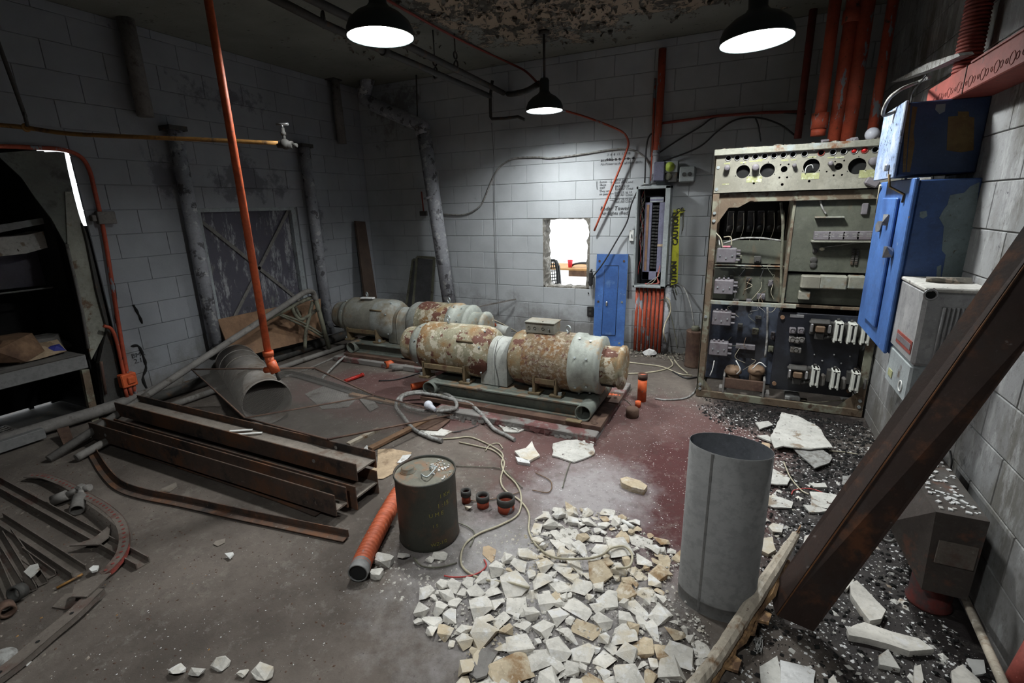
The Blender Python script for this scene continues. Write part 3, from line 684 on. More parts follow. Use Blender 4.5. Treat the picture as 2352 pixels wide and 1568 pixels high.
m = MB(); m.cyl(BK(1508, 342, 5.48), BK(1503, 420, 5.48), .034, n=14); m.cyl(BK(1507.5, 350, 5.48), BK(1507, 358, 5.48), .037, n=14)
m.build('riser_sleeve', M['greypipe'], label='grey sleeve pipe standing on top of the breaker box', cat='pipe')
pipething('thin_conduit', [BK(1505, 180, 5.5), BK(1500, 300, 5.5), BK(1496, 415, 5.5)], .012, 'orangeworn', 'thin orange conduit beside the red riser pipe', 'conduit', 0, 8)
for i, (pts, r, lab) in enumerate((
    ([(1512, 300), (1492, 312), (1484, 345), (1481, 420)], .008, 'black cable dropping beside the red riser into the breaker box'),
    ([(1515, 350), (1560, 320), (1610, 290), (1640, 270), (1700, 262), (1780, 258), (1850, 262)], .008, 'upper black cable strung along the wall behind the rack'),
    ([(1523, 368), (1560, 357), (1610, 335), (1650, 300), (1690, 275), (1740, 270), (1790, 285), (1825, 310)], .008, 'sagging black cable running from the dial box to the rack top'),
    ([(1735, 270), (1742, 290), (1748, 325)], .007, 'short black cable end hanging behind the rack top'))):
    pipething('wall_cable', [BK(x, y, 5.5) for x, y in pts], r, 'blackcable', lab, 'cable', 5, 7)
pipething('wall_conduit', [BK(1520, 283, 5.5), BK(1600, 272, 5.5), BK(1650, 266, 5.5), BK(1760, 258, 5.5), BK(1850, 256, 5.5)], .013, 'redpaint', 'red horizontal conduit on the wall behind the rack', 'conduit', 0, 8)
pipething('panel_cord', [BK(1508, 420, 5.42), BK(1490, 424, 5.42), BK(1470, 430, 5.42), BK(1450, 470, 5.44), BK(1440, 510, 5.48), BK(1415, 555, 5.5), BK(1385, 605, 5.46), BK(1358, 640, 5.5), BK(1348, 655, 5.6), BK(1352, 675, 5.54)], .008, 'blackcable', 'black cord drooping from the breaker box to the wall hole', 'cord', 5, 7)
m = MB(); p = BK(1357, 640, 5.5); m.box(p, (.045, .05, .16), .012); m.cyl(p+Vector((0, 0, .08)), p+Vector((.01, 0, .11)), .01)
m.build('plug_block', M['black'], label='black plug block hanging at the lower corner of the wall hole', cat='plug')
# big diagonal downpipe on the back wall
D0 = [BK(846, 178, 5.30), BK(838, 215, 5.30), BK(850, 236, 5.30), BK(960, 285, 5.32), BK(973, 300, 5.33)]
dp = thing('downpipe', 'thick peeling grey downpipe leaning across the dark wall corner', 'pipe', BK(1035, 705, 5.2))
m = MB(); m.tube(cat_rom(D0, 5), .082, 16); m.build('offset_section', M['greypipe'], dp)
m = MB(); m.tube([D0[-1], BK(1033, 702, 5.26)], .086, 18); m.cyl(BK(990, 452, 5.295), BK(991, 457, 5.295), .094, n=18); m.cyl(BK(968, 289, 5.33), BK(973, 310, 5.33), .096, n=18); m.build('straight_section', M['greypipe'], dp)
m = MB(); q = BK(959, 278, 5.36); m.tube([(q.x, 5.36, q.z), (q.x, 5.40, H)], .008, 6); m.build('hanger_rod', M['darksteel'], dp)
m = MB(); p = BK(973, 490, 5.5); m.box(p, (.09, .06, .06), .004); m.build('switch_box', M['darksteel'], label='small dark switch box behind the leaning downpipe', cat='box')
pipething('switch_conduit', [BK(968, 440, 5.52), BK(973, 485, 5.52)], .01, 'redpaint', 'short red conduit above the switch box behind the downpipe', 'conduit', 0, 7)
# left wall pipes
def clampedpipe(x0, y0, x1, y1, r, X, lab, mat='greypipe', top=None):
    t = thing('wall_pipe', lab, 'pipe', LW(x1, y1, X)); m = MB(); A = LW(x0, y0, X); B = LW(x1, y1, X)
    m.tube([A, B], r, 14); m.build('pipe_body', M[mat], t)
    m = MB(); m.span((A.x-.09, A.y-r*1.3, A.z-.02), (A.x+r, A.y+r*1.3, A.z+.02)); m.build('bracket', M['darksteel'], t)
clampedpipe(400, 295, 497, 800, .062, -4.74, 'grey vertical pipe just before the cross braced recess')
clampedpipe(698, 335, 758, 765, .062, -4.74, 'grey vertical pipe just beyond the cross braced recess')
clampedpipe(283, 20, 335, 268, .062, -4.74, 'short grey pipe stub high on the wall above the doorway side', 'dullpipe')
clampedpipe(768, 180, 786, 330, .055, -4.74, 'short grey pipe stub high in the corner beside the downpipe', 'dullpipe')
# orange conduit round the doorway and its junction box
oc = thing('door_conduit', 'dark orange conduit bending over the doorway down to a junction box', 'conduit', LW(290, 900, -4.8))
m = MB(); m.tube(cat_rom([LW(x, y, -4.80) for x, y in ((-60, 338), (0, 336), (80, 339), (145, 344), (185, 360), (205, 390), (218, 440), (232, 500), (245, 570), (262, 680), (280, 790), (293, 862))], 5), .016, 9); m.build('conduit_run', M['orangeworn'], oc)
m = MB(); m.tube(cat_rom([LW(x, y, -4.80) for x, y in ((238, 748), (256, 756), (268, 785), (278, 830), (286, 865))], 5), .014, 9); m.build('branch', M['orangeworn'], oc)
p = LW(293, 872, -4.79); m = MB(); m.box(p, (.07, .12, .12), .008); m.build('junction_box', M['orange'], oc)
m = MB(); m.box(p+Vector((.04, .01, .0)), (.02, .06, .06), .006); m.build('box_lid', M['orange'], oc)
for dy in (-.035, 0, .035):
    m = MB(); m.tube([p+Vector((0, dy, -.05)), p+Vector((0, dy, -.16))], .015, 8); m.build('stub', M['orangeworn'], oc)
p = LW(243, 500, -4.79); m = MB(); m.box(p, (.05, .13, .10), .005); m.box(p+Vector((.0, -.09, .0)), (.05, .03, .05), .005); m.build('conduit_box', M['dullpipe'], label='small pale box clipped on the conduit beside the doorway', cat='box')
# hanging yellow gas pipe with valve
gp = thing('hanging_pipe', 'yellowish horizontal pipe hanging in mid air with a valve', 'pipe', DP(60, 290, 3.3))
Pts = [DP(-120, 272, 2.9), DP(0, 287, 3.0), DP(60, 293, 3.05), DP(160, 307, 3.1), DP(330, 315, 3.15), DP(500, 322, 3.2), DP(640, 329, 3.25)]
m = MB(); m.tube(cat_rom(Pts, 4), .0135, 10); m.build('pipe_run', M['yellowpipe'], gp)
v = DP(655, 331, 3.26); m = MB(); m.cyl(v-Vector((.045, .02, 0)), v+Vector((.045, .02, -.006)), .024); m.sphere(v, .034); m.cyl(v+Vector((.045, .02, -.006)), v+Vector((.075, .03, -.01)), .012); m.build('valve_body', M['darksteel'], gp)
m = MB(); m.cyl(v, v+Vector((-.003, 0, .10)), .011); m.cyl(v+Vector((-.003, 0, .055)), v+Vector((-.003, 0, .075)), .017); m.build('valve_stem', M['darksteel'], gp)
m = MB(); h = v+Vector((-.005, 0, .125)); m.cyl(v+Vector((-.003, 0, .10)), h, .006); m.tube([h-Vector((.04, .01, 0)), h+Vector((.04, .015, -.002))], .009, 7); m.build('valve_handle', M['chrome'], gp)
hr = thing('hanger_rod', 'dark rod with a shackle holding up the yellowish pipe', 'hanger', DP(60, 283, 3.05))
a = DP(58, 268, 3.05); top = Vector((a.x-.07, a.y-.05, H)); m = MB(); m.tube([a, top], .012, 8); m.build('rod', M['darksteel'], hr)
m = MB(); c = DP(60, 277, 3.05); m.torus(c, (.4, .9, 0), .038, .009, 18, 7); m.build('shackle', M['darksteel'], hr)
m = MB(); c = DP(60, 293, 3.05); m.torus(c, (.95, .28, 0), .02, .007, 14, 6); m.build('clamp', M['yellowpipe'], hr)
# orange drop pipe
op = thing('drop_pipe', 'bright orange drop pipe hanging from the ceiling with a valve end', 'pipe', DP(625, 848, 2.75))
e = DP(616, 812, 2.75); k = (H-e.z); tp = Vector((e.x-.015, e.y, H)); m = MB(); m.tube([tp, e], .0195, 14); m.build('pipe_run', M['orange'], op)
m = MB(); m.cyl(e+Vector((0, 0, .015)), e-Vector((0, 0, .012)), .029); m.cyl(e-Vector((0, 0, .012)), e+Vector((.012, 0, -.075)), .024); m.cyl(e+Vector((.012, 0, -.045)), e+Vector((.032, .005, -.11)), .026); m.cyl(e+Vector((.03, 0, -.085)), e+Vector((-.03, -.012, -.098)), .018); m.build('tee_fitting', M['orange'], op)
m = MB(); m.cyl(e+Vector((.034, .005, -.10)), e+Vector((.045, .008, -.155)), .009); m.build('nozzle', M['darksteel'], op)
# cross-rack red pipes
RY = 4.62
for (x0, x1, y1, r, lab, mt) in ((1912, 1880, 296, .040, 'first tall red pipe with a wide collar entering the rack top', 'orangeworn'), (1942, 1916, 318, .045, 'second tall thick red pipe behind the rack top', 'orangeworn'), (1974, 1946, 318, .050, 'third tall thick red pipe behind the rack top', 'orangeworn'), (2022, 2003, 305, .034, 'narrow tall red pipe beside the blue box', 'orangeworn')):
    B = BK(x1, y1, RY); m = MB(); m.tube([(B.x, RY, H), (B.x, RY, B.z-.02)], r, 16)
    if x0 == 1912: m.cyl((B.x, RY, B.z-.0), (B.x, RY, B.z+.11), .058, n=18); m.cyl((B.x, RY, B.z-.05), (B.x, RY, B.z), .05, n=18)
    if x0 == 1942: m.cyl((B.x, RY, 2.85), (B.x, RY, 2.93), .055, n=18)
    m.build('vertical_pipe', M[mt], label=lab, cat='pipe')
m = MB(); B = BK(1832, 318, 5.4); m.tube([(B.x, 5.4, H), (B.x, 5.4, B.z)], .03, 12); m.build('vertical_pipe', M['redpaint'], label='dark red pipe on the wall behind the left half of the rack', cat='pipe')

# ------------------------------------------------------------------ breaker box, its pipes and neighbours
PX0, PX1 = BK(1462, 430, 5.38).x, BK(1541, 430, 5.38).x
zt, zb = BK(1462, 428, 5.38).z, BK(1462, 660, 5.38).z
bx = thing('breaker_box', 'tall open breaker box full of wires on the white wall', 'electrical box', ((PX0+PX1)/2, 5.45, zb))
m = MB()
for a, b in (((PX0, 5.38, zb), (PX0+.02, 5.54, zt)), ((PX1-.05, 5.38, zb), (PX1, 5.54, zt)), ((PX0, 5.38, zt-.03), (PX1, 5.54, zt)), ((PX0, 5.38, zb), (PX1, 5.54, zb+.025))): m.span(a, b, .003)
m.build('enclosure', M['greysteel'], bx)
m = MB(); m.span((PX0+.02, 5.525, zb+.02), (PX1-.05, 5.54, zt-.03)); m.build('back_plate', M['void'], bx)
ix0, ix1 = BK(1478, 550, 5.45).x, BK(1524, 550, 5.45).x; jz0, jz1 = BK(1484, 642, 5.45).z, BK(1484, 452, 5.45).z
m = MB(); m.span((ix0, 5.45, jz0), (ix0+.075, 5.50, jz1), .003); m.span((ix1-.06, 5.45, jz0), (ix1, 5.50, jz1), .003); m.span((ix0, 5.45, jz0), (ix1, 5.50, jz0+.09), .003); m.span((ix0, 5.45, jz1-.06), (ix1, 5.50, jz1), .003); m.build('chassis', M['lavender'], bx)
m = MB(); m.span((ix0+.02, 5.446, jz0+.1), (ix0+.045, 5.451, jz1-.08)); m.build('copper_strip', M['ply'], bx)
for k in range(20):
    z = jz0+.12+k*(jz1-jz0-.2)/20
    m = MB(); m.span((ix0+.08, 5.455, z), (ix1-.065, 5.49, z+.024), .003); m.box((ix0+.105, 5.448, z+.012), (.02, .012, .01)); m.build('breaker', M['black'], bx)
m = MB(); m.span((ix0+.05, 5.446, jz1-.055), (ix1-.02, 5.45, jz1-.008)); sg = m.build('label_plate', M['greysteel'], bx)
m = MB(); m.span((ix0+.052, 5.4445, jz1-.043), (ix1-.022, 5.4465, jz1-.024)); m.build('dark_band', M['lavender'], sg)
m = MB(); m.span((ix1-.06, 5.446, 1.20), (ix1-.005, 5.45, 1.225)); m.build('masking_tape', M['cardboard'], bx)
for i in range(16):
    side = rnd.choice((0, 1)); xa, xb = (PX0+.03, ix0-.005) if side == 0 else (ix1+.01, PX1-.06)
    z = zb+.06; P = []; zz = rnd.uniform(zb+.05, zt-.5)
    for j in range(7): P.append((rnd.uniform(xa, xb), 5.47+rnd.uniform(-.03, .03), zz+j*.09))
    m = MB(); m.tube(cat_rom(P, 4), .0032, 5); m.build('wire', M[rnd.choice(['blackcable', 'blackcable', 'redwire', 'cable', 'hose'])], bx)
for i, (c, dx) in enumerate((('redwire', 0), ('cable', .01), ('redwire', .02), ('cable', -.05), ('hose', -.09))):
    m = MB(); P = [(PX1-.07, 5.42, zb+.22+dx), (PX1-.09, 5.41, zb+.12), (ix1-.04+dx, 5.42, zb+.05), (ix0+.04, 5.43, zb+.035+dx*.3)]; m.tube(cat_rom(P, 5), .004, 5); m.build('loose_wire', M[c], bx)
for i in range(8):
    x = BK(1462+i*9.6, 700, 5.46).x; r = .017
    if i == 7: x += .02; r = .034
    pz0 = .02
    m = MB(); m.tube([(x, 5.46, zb), (x+.003, 5.46, pz0)], r, 12)
    m.build('conduit_pipe', M['orangeworn'] if i < 7 else M['greypipe'], label=('first', 'second', 'third', 'fourth', 'fifth', 'sixth', 'seventh')[i]+' orange painted conduit from the blue panel side below the breaker box' if i < 7 else 'thicker grey and orange pipe at the end of the row below the breaker box', cat='pipe', group='conduits below the breaker box' if i < 7 else None)
m = MB(); p = BK(1493, 790, 5.36); me = rock(3, .11, .05, .06, 16); me.materials.append(M['paper']); o = bpy.data.objects.new('torn_paper', me); COL.objects.link(o); o.location = (p.x, 5.36, .01); tag(o, 'torn white paper at the foot of the orange conduits', 'paper')
m = MB(); p = BK(1451, 541, 5.535); m.box(p, (.05, .02, .12), .004); s_ = m.build('switch_plate', M['white'], label='pale light switch on the wall beside the breaker box', cat='switch')
m = MB(); m.box(p-Vector((0, .014, 0)), (.012, .012, .03), .002); m.build('toggle', M['greysteel'], s_)
m = MB(); p = BK(1356, 715, 5.535); m.box(p, (.075, .02, .12), .004); s_ = m.build('wall_outlet', M['black'], label='dark wall outlet beside the leaning blue panel', cat='outlet')
for dz in (.025, -.025):
    m = MB(); m.cyl(p+Vector((0, -.010, dz)), p+Vector((0, -.014, dz)), .015, n=12); m.build('socket', M['darksteel'], s_)
# dial box and switch box
t = thing('dial_box', 'grey box with a lime green dial above the breaker box', 'electrical box', BK(1540, 412, 5.42))
a, b = BK(1502, 372, 5.42), BK(1525, 415, 5.42); m = MB(); m.span((a.x, 5.42, b.z), (b.x, 5.52, a.z), .008); m.build('side_cover', M['lavender'], t)
a, b = BK(1527, 370, 5.42), BK(1556, 395, 5.42); m = MB(); m.span((a.x, 5.44, b.z), (b.x, 5.52, a.z), .006); m.build('dial_plate', M['greysteel'], t)
a2, b2 = BK(1527, 396, 5.42), BK(1554, 418, 5.42); m = MB(); m.span((a2.x, 5.45, b2.z), (b2.x, 5.52, a2.z), .006); m.build('lower_plate', M['darksteel'], t)
c = BK(1538.5, 383, 5.44); m = MB(); m.lathe([(.001, 0), (.018, 0), (.02, .012), (.047, .014), (.047, .024), (.001, .024)], (c.x, 5.418, c.z), (0, 1, 0), 22); m.build('dial', M['limeknob'], t)
c = BK(1535, 405, 5.45); m = MB(); m.lathe([(.001, 0), (.03, 0), (.04, .012), (.001, .014)], (c.x, 5.440, c.z), (0, 1, 0), 20); m.build('dark_knob', M['olive'], t)
t = thing('switch_box', 'grey double switch box on the wall near the dial box', 'electrical box', BK(1578, 415, 5.44))
c = BK(1578, 400, 5.44); m = MB(); m.box((c.x, 5.49, c.z), (.15, .1, .15), .01); m.build('box_body', M['greysteel'], t)
for dx in (-.027, .027):
    m = MB(); m.cyl((c.x+dx, 5.43, c.z), (c.x+dx, 5.445, c.z), .020, n=14); m.build('socket', M['black'], t)
m = MB(); m.tube([(c.x-.07, 5.5, c.z-.04), (c.x-.15, 5.5, c.z-.05)], .014, 8); m.build('nipple', M['greysteel'], t)
# caution tape
t = thing('caution_tape', 'yellow caution tape hanging beside the breaker box', 'tape', BK(1552, 655, 5.5))
L = [(1547, 480), (1546, 540), (1543, 590), (1541, 655)]; Rr = [(1562, 490), (1560, 540), (1559, 590), (1556, 650)]
m = MB(); vs = [BK(x, y, 5.49-.01*(i % 2)) for i, (x, y) in enumerate(L)] + [BK(x, y, 5.485-.012*((i+1) % 2)) for i, (x, y) in enumerate(Rr)]
m.add(vs, [(0,1,5,4),(1,2,6,5),(2,3,7,6)], True); m.add([v+Vector((0, .001, 0)) for v in vs], [(0,1,5,4),(1,2,6,5),(2,3,7,6)], True); m.build('tape_strip', M['caution'], t, fix=False)
m = MB(); vs = [BK(x, y, 5.48) for x, y in ((1551, 480), (1562, 490), (1573, 486), (1571, 478), (1560, 481))]; m.prism(vs, (0, .003, 0)); m.build('tape_fold', M['caution'], t)
m = MB(); m.tube([BK(x, y, 5.485) for x, y in ((1571, 480), (1570, 500), (1570, 520), (1568, 530))], .004, 5); m.tube([BK(x, y, 5.485) for x, y in ((1548, 655), (1551, 665), (1555, 678))], .006, 5); m.build('tape_shreds', M['olive'], t)
RT = Matrix.Rotation(-.04, 4, 'Y') @ Matrix.Rotation(pi/2, 4, 'X') @ Matrix.Rotation(pi/2, 4, 'Z')
RT2 = Matrix.Rotation(-.06, 4, 'Y') @ Matrix.Rotation(pi/2, 4, 'X') @ Matrix.Rotation(pi/2, 4, 'Z')
a = BK(1556.5, 563, 5.47); text('CAUTION', .075, (a.x, 5.47, a.z), M['black'], t, 'lettering', RT, 'LEFT', .0022)
a = BK(1553.5, 650, 5.47); text('UTION', .075, (a.x, 5.47, a.z), M['black'], t, 'lettering', RT2, 'LEFT', .0022)
a = BK(1554, 488, 5.47); text('OIL', .055, (a.x, 5.474, a.z), M['black'], t, 'lettering', Matrix.Rotation(pi/2, 4, 'X') @ Matrix.Rotation(.2, 4, 'Z') , 'LEFT', .002)
# blue dead-front leaning
t = thing('breaker_cover', 'scuffed blue breaker panel cover leaning on the white wall', 'panel', (-1.4, 5.44, 0))
A, B_, C_, D_ = BK(1371, 584, 5.52), BK(1443, 584, 5.52), BK(1432, 800, 5.42), BK(1361, 796, 5.42)
u = (B_-A).normalized(); dn = (D_-A)
def onp(s, q, off=0):  # point on the leaning panel
    return A.lerp(B_, s).lerp(D_.lerp(C_, s), q) + Vector((0, -1, -.1))*off
m = MB(); m.prism([A, B_, C_, D_], (0, .006, 0)); m.prism([A, B_, B_+Vector((0,.03,0)), A+Vector((0,.03,0))], (0, 0, -.004)); m.build('cover_plate', M['blue'], t)
m = MB(); m.prism([onp(s, q, .004) for s, q in ((.28, .115), (.72, .115), (.72, .86), (.28, .86))], (0, .006, 0)); d_ = m.build('small_door', worn('blue_door', (.035, .10, .30), [((.10, .18, .36), 6, .6, .1)], .45), t)
m = MB()
for a, b in (((.28, .115), (.72, .115)), ((.72, .115), (.72, .86)), ((.28, .86), (.72, .86)), ((.28, .115), (.28, .86))): m.tube([onp(*a, .005), onp(*b, .005)], .003, 5)
m.build('door_edge', M['blueshade'], d_)
m = MB(); m.box(onp(.40, .52, .012), (.022, .012, .05), .004); m.build('latch', M['chrome'], d_)
for s, q, mt in ((.1, .07, 'rustplate'), (.88, .07, 'rustplate'), (.12, .5, 'rustplate'), (.88, .5, 'bolt'), (.1, .95, 'bolt'), (.86, .945, 'bolt')):
    m = MB(); m.cyl(onp(s, q, 0), onp(s, q, .006), .013, n=12); m.build('screw', M[mt], t)
# leaning plank and metal frames in the dark corner
t = MB(); A = [LW(813, 507, -4.78), LW(835, 509, -4.78), LW(863, 690, -4.60), LW(836, 690, -4.60)]
t.prism(A, (.03, 0, .0)); t.build('leaning_plank', M['brownboard'], label='dark brown plank leaning in the far corner', cat='plank')
def framepx(pts, Y, lab, bar=.014):
    t = thing('window_screen', lab, 'frame', BK(pts[3][0], pts[3][1], Y-.15)); P = [BK(x, y, Y if i < 2 else Y-.14) for i, (x, y) in enumerate(pts)]
    for i, nm in ((0, 'top_rail'), (1, 'stile'), (2, 'bottom_rail'), (3, 'stile')):
        m = MB(); m.sweep([P[i], P[(i+1) % 4]], [(-bar, -.012), (bar, -.012), (bar, .012), (-bar, .012)], up=(0, 1, .1)); m.build(nm, M['olive'], t)
    c = sum(P, Vector())/4; m = MB(); m.prism([p.lerp(c, .06)+Vector((0, .006, 0)) for p in P], (0, .003, 0)); m.build('infill_sheet', worn('dark_sheet', (.07, .07, .075), (), .8), t)
framepx([(949, 596), (990, 598), (962, 712), (932, 712)], 5.50, 'tall dark metal frame standing behind in the dark corner')
framepx([(958, 590), (998, 592), (990, 712), (948, 712)], 5.46, 'tall dark metal frame leaning in front by the downpipe foot')
m = MB(); a, b = BK(1185, 686, 5.50), FL(1075, 708, .25); b = BK(1075, 708, 5.1); m.sweep([a, b], [(-.012, -.003), (.012, -.003), (.012, .003), (-.012, .003)]); m.sweep([a, b], [(-.012, -.012), (-.008, -.012), (-.008, .004), (-.012, .004)]); m.build('angle_bar', M['dullpipe'], label='thin metal bar slanting behind the rear motor towards the white wall', cat='bar')
# rusty canister beside the rack
t = thing('rusty_canister', 'small rusty canister standing on the floor behind the rack', 'canister', FL(1591, 848))
c = FL(1590, 846); m = MB(); m.lathe([(.001, 0), (.09, 0), (.093, .01), (.088, .02), (.088, .36), (.094, .375), (.086, .385), (.001, .375)], (c.x, c.y+.09, 0), (0, 0, 1), 24); m.build('can_body', M['rustplate'], t)
m = MB(); m.lathe([(.001, 0), (.04, 0), (.04, .05), (.03, .06), (.001, .06)], (c.x-.005, c.y+.09, .37), (0, 0, 1), 16); m.build('spout_cap', M['olive'], t)
pipething('canister_hose', [(c.x-.02, c.y+.1, .42), (c.x-.08, c.y+.2, .62), (c.x-.2, 5.5, .78), (c.x-.36, 5.5, .82)], .007, 'hose', 'thin grey hose arching from the canister to the wall', 'hose', 6, 6)
# ------------------------------------------------------------------ motor generator sets
def mgset(ox, oy, mats, label, jbox):
    """axis along x; ox = offset from the front set"""
    ax = .44; Y = 3.56+oy
    def X(px, py): return BK(px, py, 3.56).x + ox
    T = thing('motor_generator', label, 'machine', (-1.7+ox, Y, .08), 'motor generator sets')
    xs = [X(937, 792), X(966, 795), X(972, 796), X(989, 798), X(1081, 808), X(1098, 810), X(1140, 815), X(1184, 820), X(1223, 824), X(1324, 835), X(1345, 838), X(1386, 843), X(1425, 847), X(1434, 848)]
    def lat(nm, prof, m, n=40):
        b = MB(); b.lathe([(r, x-prof[0][1]) for r, x in prof], (prof[0][1], Y, ax), (1, 0, 0), n); return b.build(nm, m, T)
    a = xs
    lat('left_end_cap', [(.001, a[0]), (.12, a[0]), (.155, a[0]+.03), (.16, a[0]+.06), (.16, a[2]+.02)], mats['cap1'])
    lat('left_end_bell', [(.15, a[1]), (.185, a[1]+.01), (.205, a[2]+.03), (.208, a[3]+.01)], mats['bell'])
    lat('left_machine_body', [(.205, a[3]-.01), (.223, a[3]+.005), (.225, a[3]+.04), (.225, a[4]-.01)], mats['body1'])
    lat('left_drive_bell', [(.228, a[4]-.01), (.228, a[4]+.14), (.22, a[4]+.20), (.195, a[4]+.245), (.15, a[4]+.26), (.001, a[4]+.26)], mats['bell2'])
    lat('shaft', [(.03, a[4]+.2), (.03, a[7])], M['darksteel'], 14)
    lat('right_drive_bell', [(.001, a[7]), (.16, a[7]), (.2, a[7]+.02), (.222, a[7]+.06), (.226, a[8])], mats['bell2'])
    lat('right_machine_body', [(.228, a[8]-.01), (.233, a[8]+.01), (.233, a[9])], mats['body2'])
    lat('right_end_bell', [(.222, a[9]-.01), (.24, a[9]), (.24, a[10]-.01), (.225, a[10]), (.222, a[11]-.04), (.228, a[11]-.03), (.228, a[11]), (.15, a[11]+.01)], mats['bell'])
    lat('right_end_cap', [(.158, a[11]-.01), (.158, a[12]), (.17, a[12]+.003), (.17, a[13]), (.12, a[13]+.012), (.07, a[13]+.004), (.001, a[13]+.004)], mats['cap2'])
    # coupling guard: an arch on straight sides
    gx0, gx1 = X(1124, 815), X(1183, 822); R = .165; zc = .425; N = 14; vs = []; 
    arc = [(R*cos(t), zc+R*sin(t)) for t in [pi*i/N for i in range(N+1)]]; arc = [(R, .21)] + arc + [(-R, .21)]
    b = MB(); n = len(arc)
    for x in (gx0, gx1): vs += [(x, Y+q, z) for q, z in arc]
    b.add(vs, [(i, i+1, n+i+1, n+i) for i in range(n-1)], True); b.add(vs, [tuple(range(n)), tuple(range(n, 2*n))[::-1]])
    g = b.build('coupling_guard', mats['guard'], T)
    b = MB(); xm = (gx0+gx1)/2+.0; vs = []; w2 = .011
    for x, k in ((xm-w2, 0), (xm-w2, .004), (xm+w2, .004), (xm+w2, 0)): vs += [(x, Y+q*(1+k/R), zc+(z-zc)*(1+k/R) if z > .22 else z) for q, z in arc]
    b.add(vs, [(j*n+i, j*n+i+1, (j+1)*n+i+1, (j+1)*n+i) for j in range(3) for i in range(n-1)], True); b.build('guard_band', mats['guard'], g)
    # feet, pads and bolts
    for (u, v, rr) in ((a[3]+.06, a[4]+.05, .22), (a[8]+.10, a[9]-.10, .23)):
        for sgn in (-1, 1):
            b = MB(); yy = Y+sgn*.17
            for x in (u, v): b.span((x-.012, yy-.05, .205), (x+.012, yy+.05, .36), .003)
            b.span((u, yy-.05, .30), (v, yy+.05, .345), .003)
            for x in (u, v): b.span((x-.05, yy-.055, .202), (x+.05, yy+.055, .222), .003)
            b.build('mounting_foot', mats['foot'], T)
        for sgn in (-1, 1):
            for x in (u-.032 if sgn < 0 else u-.03, v+.032):
                b = MB(); b.cyl((x, Y+sgn*.2, .222), (x, Y+sgn*.2, .245), .017, n=6, smooth=False); b.build('bolt', M['bolt'], T)
    # vents: dark windows let into the bells
    for x, r in ((a[4]+.09, .229), (a[7]+.05, .222), (a[11]+.06, .160), (a[0]+.04, .160)):
        b = MB(); wdt = .028 if r > .2 else .05
        for t0, t1 in ((2.25, 2.5), (-.95+pi*2-1.0, -.95+pi*2-.75)) if r > .2 else ((2.15, 2.75),):
            # angle measured so that the camera side lower quadrant is cut
            k = 6; vs = []
            for x_ in (x-wdt, x+wdt):
                for i in range(k+1):
                    th = -pi/2 - (t0-pi/2 if t0 < 4 else 0)*0 - (.35 + .30*i/k if r > .2 else .25+.55*i/k)
                    vs.append((x_, Y+(r+.0015)*cos(th), ax+(r+.0015)*sin(th)))
            b.add(vs, [(i, i+1, k+1+i+1, k+1+i) for i in range(k)], True); break
        b.build('vent_opening', M['void'], T, fix=False)
    # bell bolts
    for x, r in ((a[2]+.05, .207), (a[4]+.2, .222), (a[10]-.02, .24), (a[11]-.08, .225)):
        for th in (-2.55, -3.6, -4.3, -2.0):
            b = MB(); c = Vector((x, Y+r*cos(th), ax+r*sin(th))); d = Vector((0, cos(th), sin(th))); b.cyl(c-d*.004, c+d*.010, .009, n=8); b.build('bell_bolt', M['bolt'], T)
    b = MB(); b.tube([(a[4]-.02, Y-.19, ax+.135), (a[4]+.14, Y-.19, ax+.135)], .010, 8); b.build('tie_rod', mats['foot'], T)
    # lifting eyes
    for x in ((a[3]+a[4])/2+.0, (a[9]-.07)):
        z = ax+.232; b = MB(); b.cyl((x, Y, z-.01), (x, Y, z+.012), .010); b.torus((x, Y, z+.036), (.5, 1, 0), .025, .0065, 20, 7); b.build('lifting_eye', M['bolt'], T)
    # skid
    sx0, sx1 = -2.36+ox, -1.02+ox
    for nm, yy, sgn in (('front_channel', Y-.235, -1), ('rear_channel', Y+.235, 1)):
        b = MB(); b.span((sx0, yy, .09), (sx1, yy+.008, .20)); b.span((sx0, yy-.045 if sgn < 0 else yy, .085), (sx1, yy if sgn < 0 else yy+.045, .095)); b.span((sx0, yy-.045 if sgn < 0 else yy, .192), (sx1, yy if sgn < 0 else yy+.045, .203)); b.build(nm, mats['skid'], T)
    b = MB(); b.span((sx0, Y-.23, .192), (sx1, Y+.23, .202)); b.build('skid_deck', mats['skid'], T)
    for x in (sx0-.01, sx1+.03):
        b = MB(); b.hollow((x, Y-.31, .148), (x, Y+.31, .148), .064, .056, 28); b.build('cross_pipe', mats['skid'], T)
    b = MB(); b.span((sx0-.07, Y-.36, .055), (sx1+.18, Y-.24, .088)); b.span((sx1-.02, Y-.24, .055), (sx1+.18, Y+.36, .088)); b.span((sx0-.07, Y-.24, .055), (sx0+.15, Y+.3, .088)); b.span((sx0+.15, Y+.15, .055), (sx1-.02, Y+.3, .086)); b.build('base_plate', M['rustplate'], T)
    b = MB(); b.span((sx1+.06, Y+.1, .088), (sx1+.2, Y+.3, .10)); b.build('rear_plate', M['rustplate'], T)
    for x, y in ((sx1+.12, Y-.31), (sx1+.15, Y+.2)):
        b = MB(); b.lathe([(.001, 0), (.026, 0), (.024, .004), (.014, .005), (.014, .02), (.001, .02)], (x, y, .088), (0, 0, 1), 14); b.build('anchor_bolt', M['rustplate'], T)
    b = MB(); b.box((sx1-.03, Y-.345, .095), (.12, .05, .012), .003); b.build('clip_plate', mats['foot'], T)
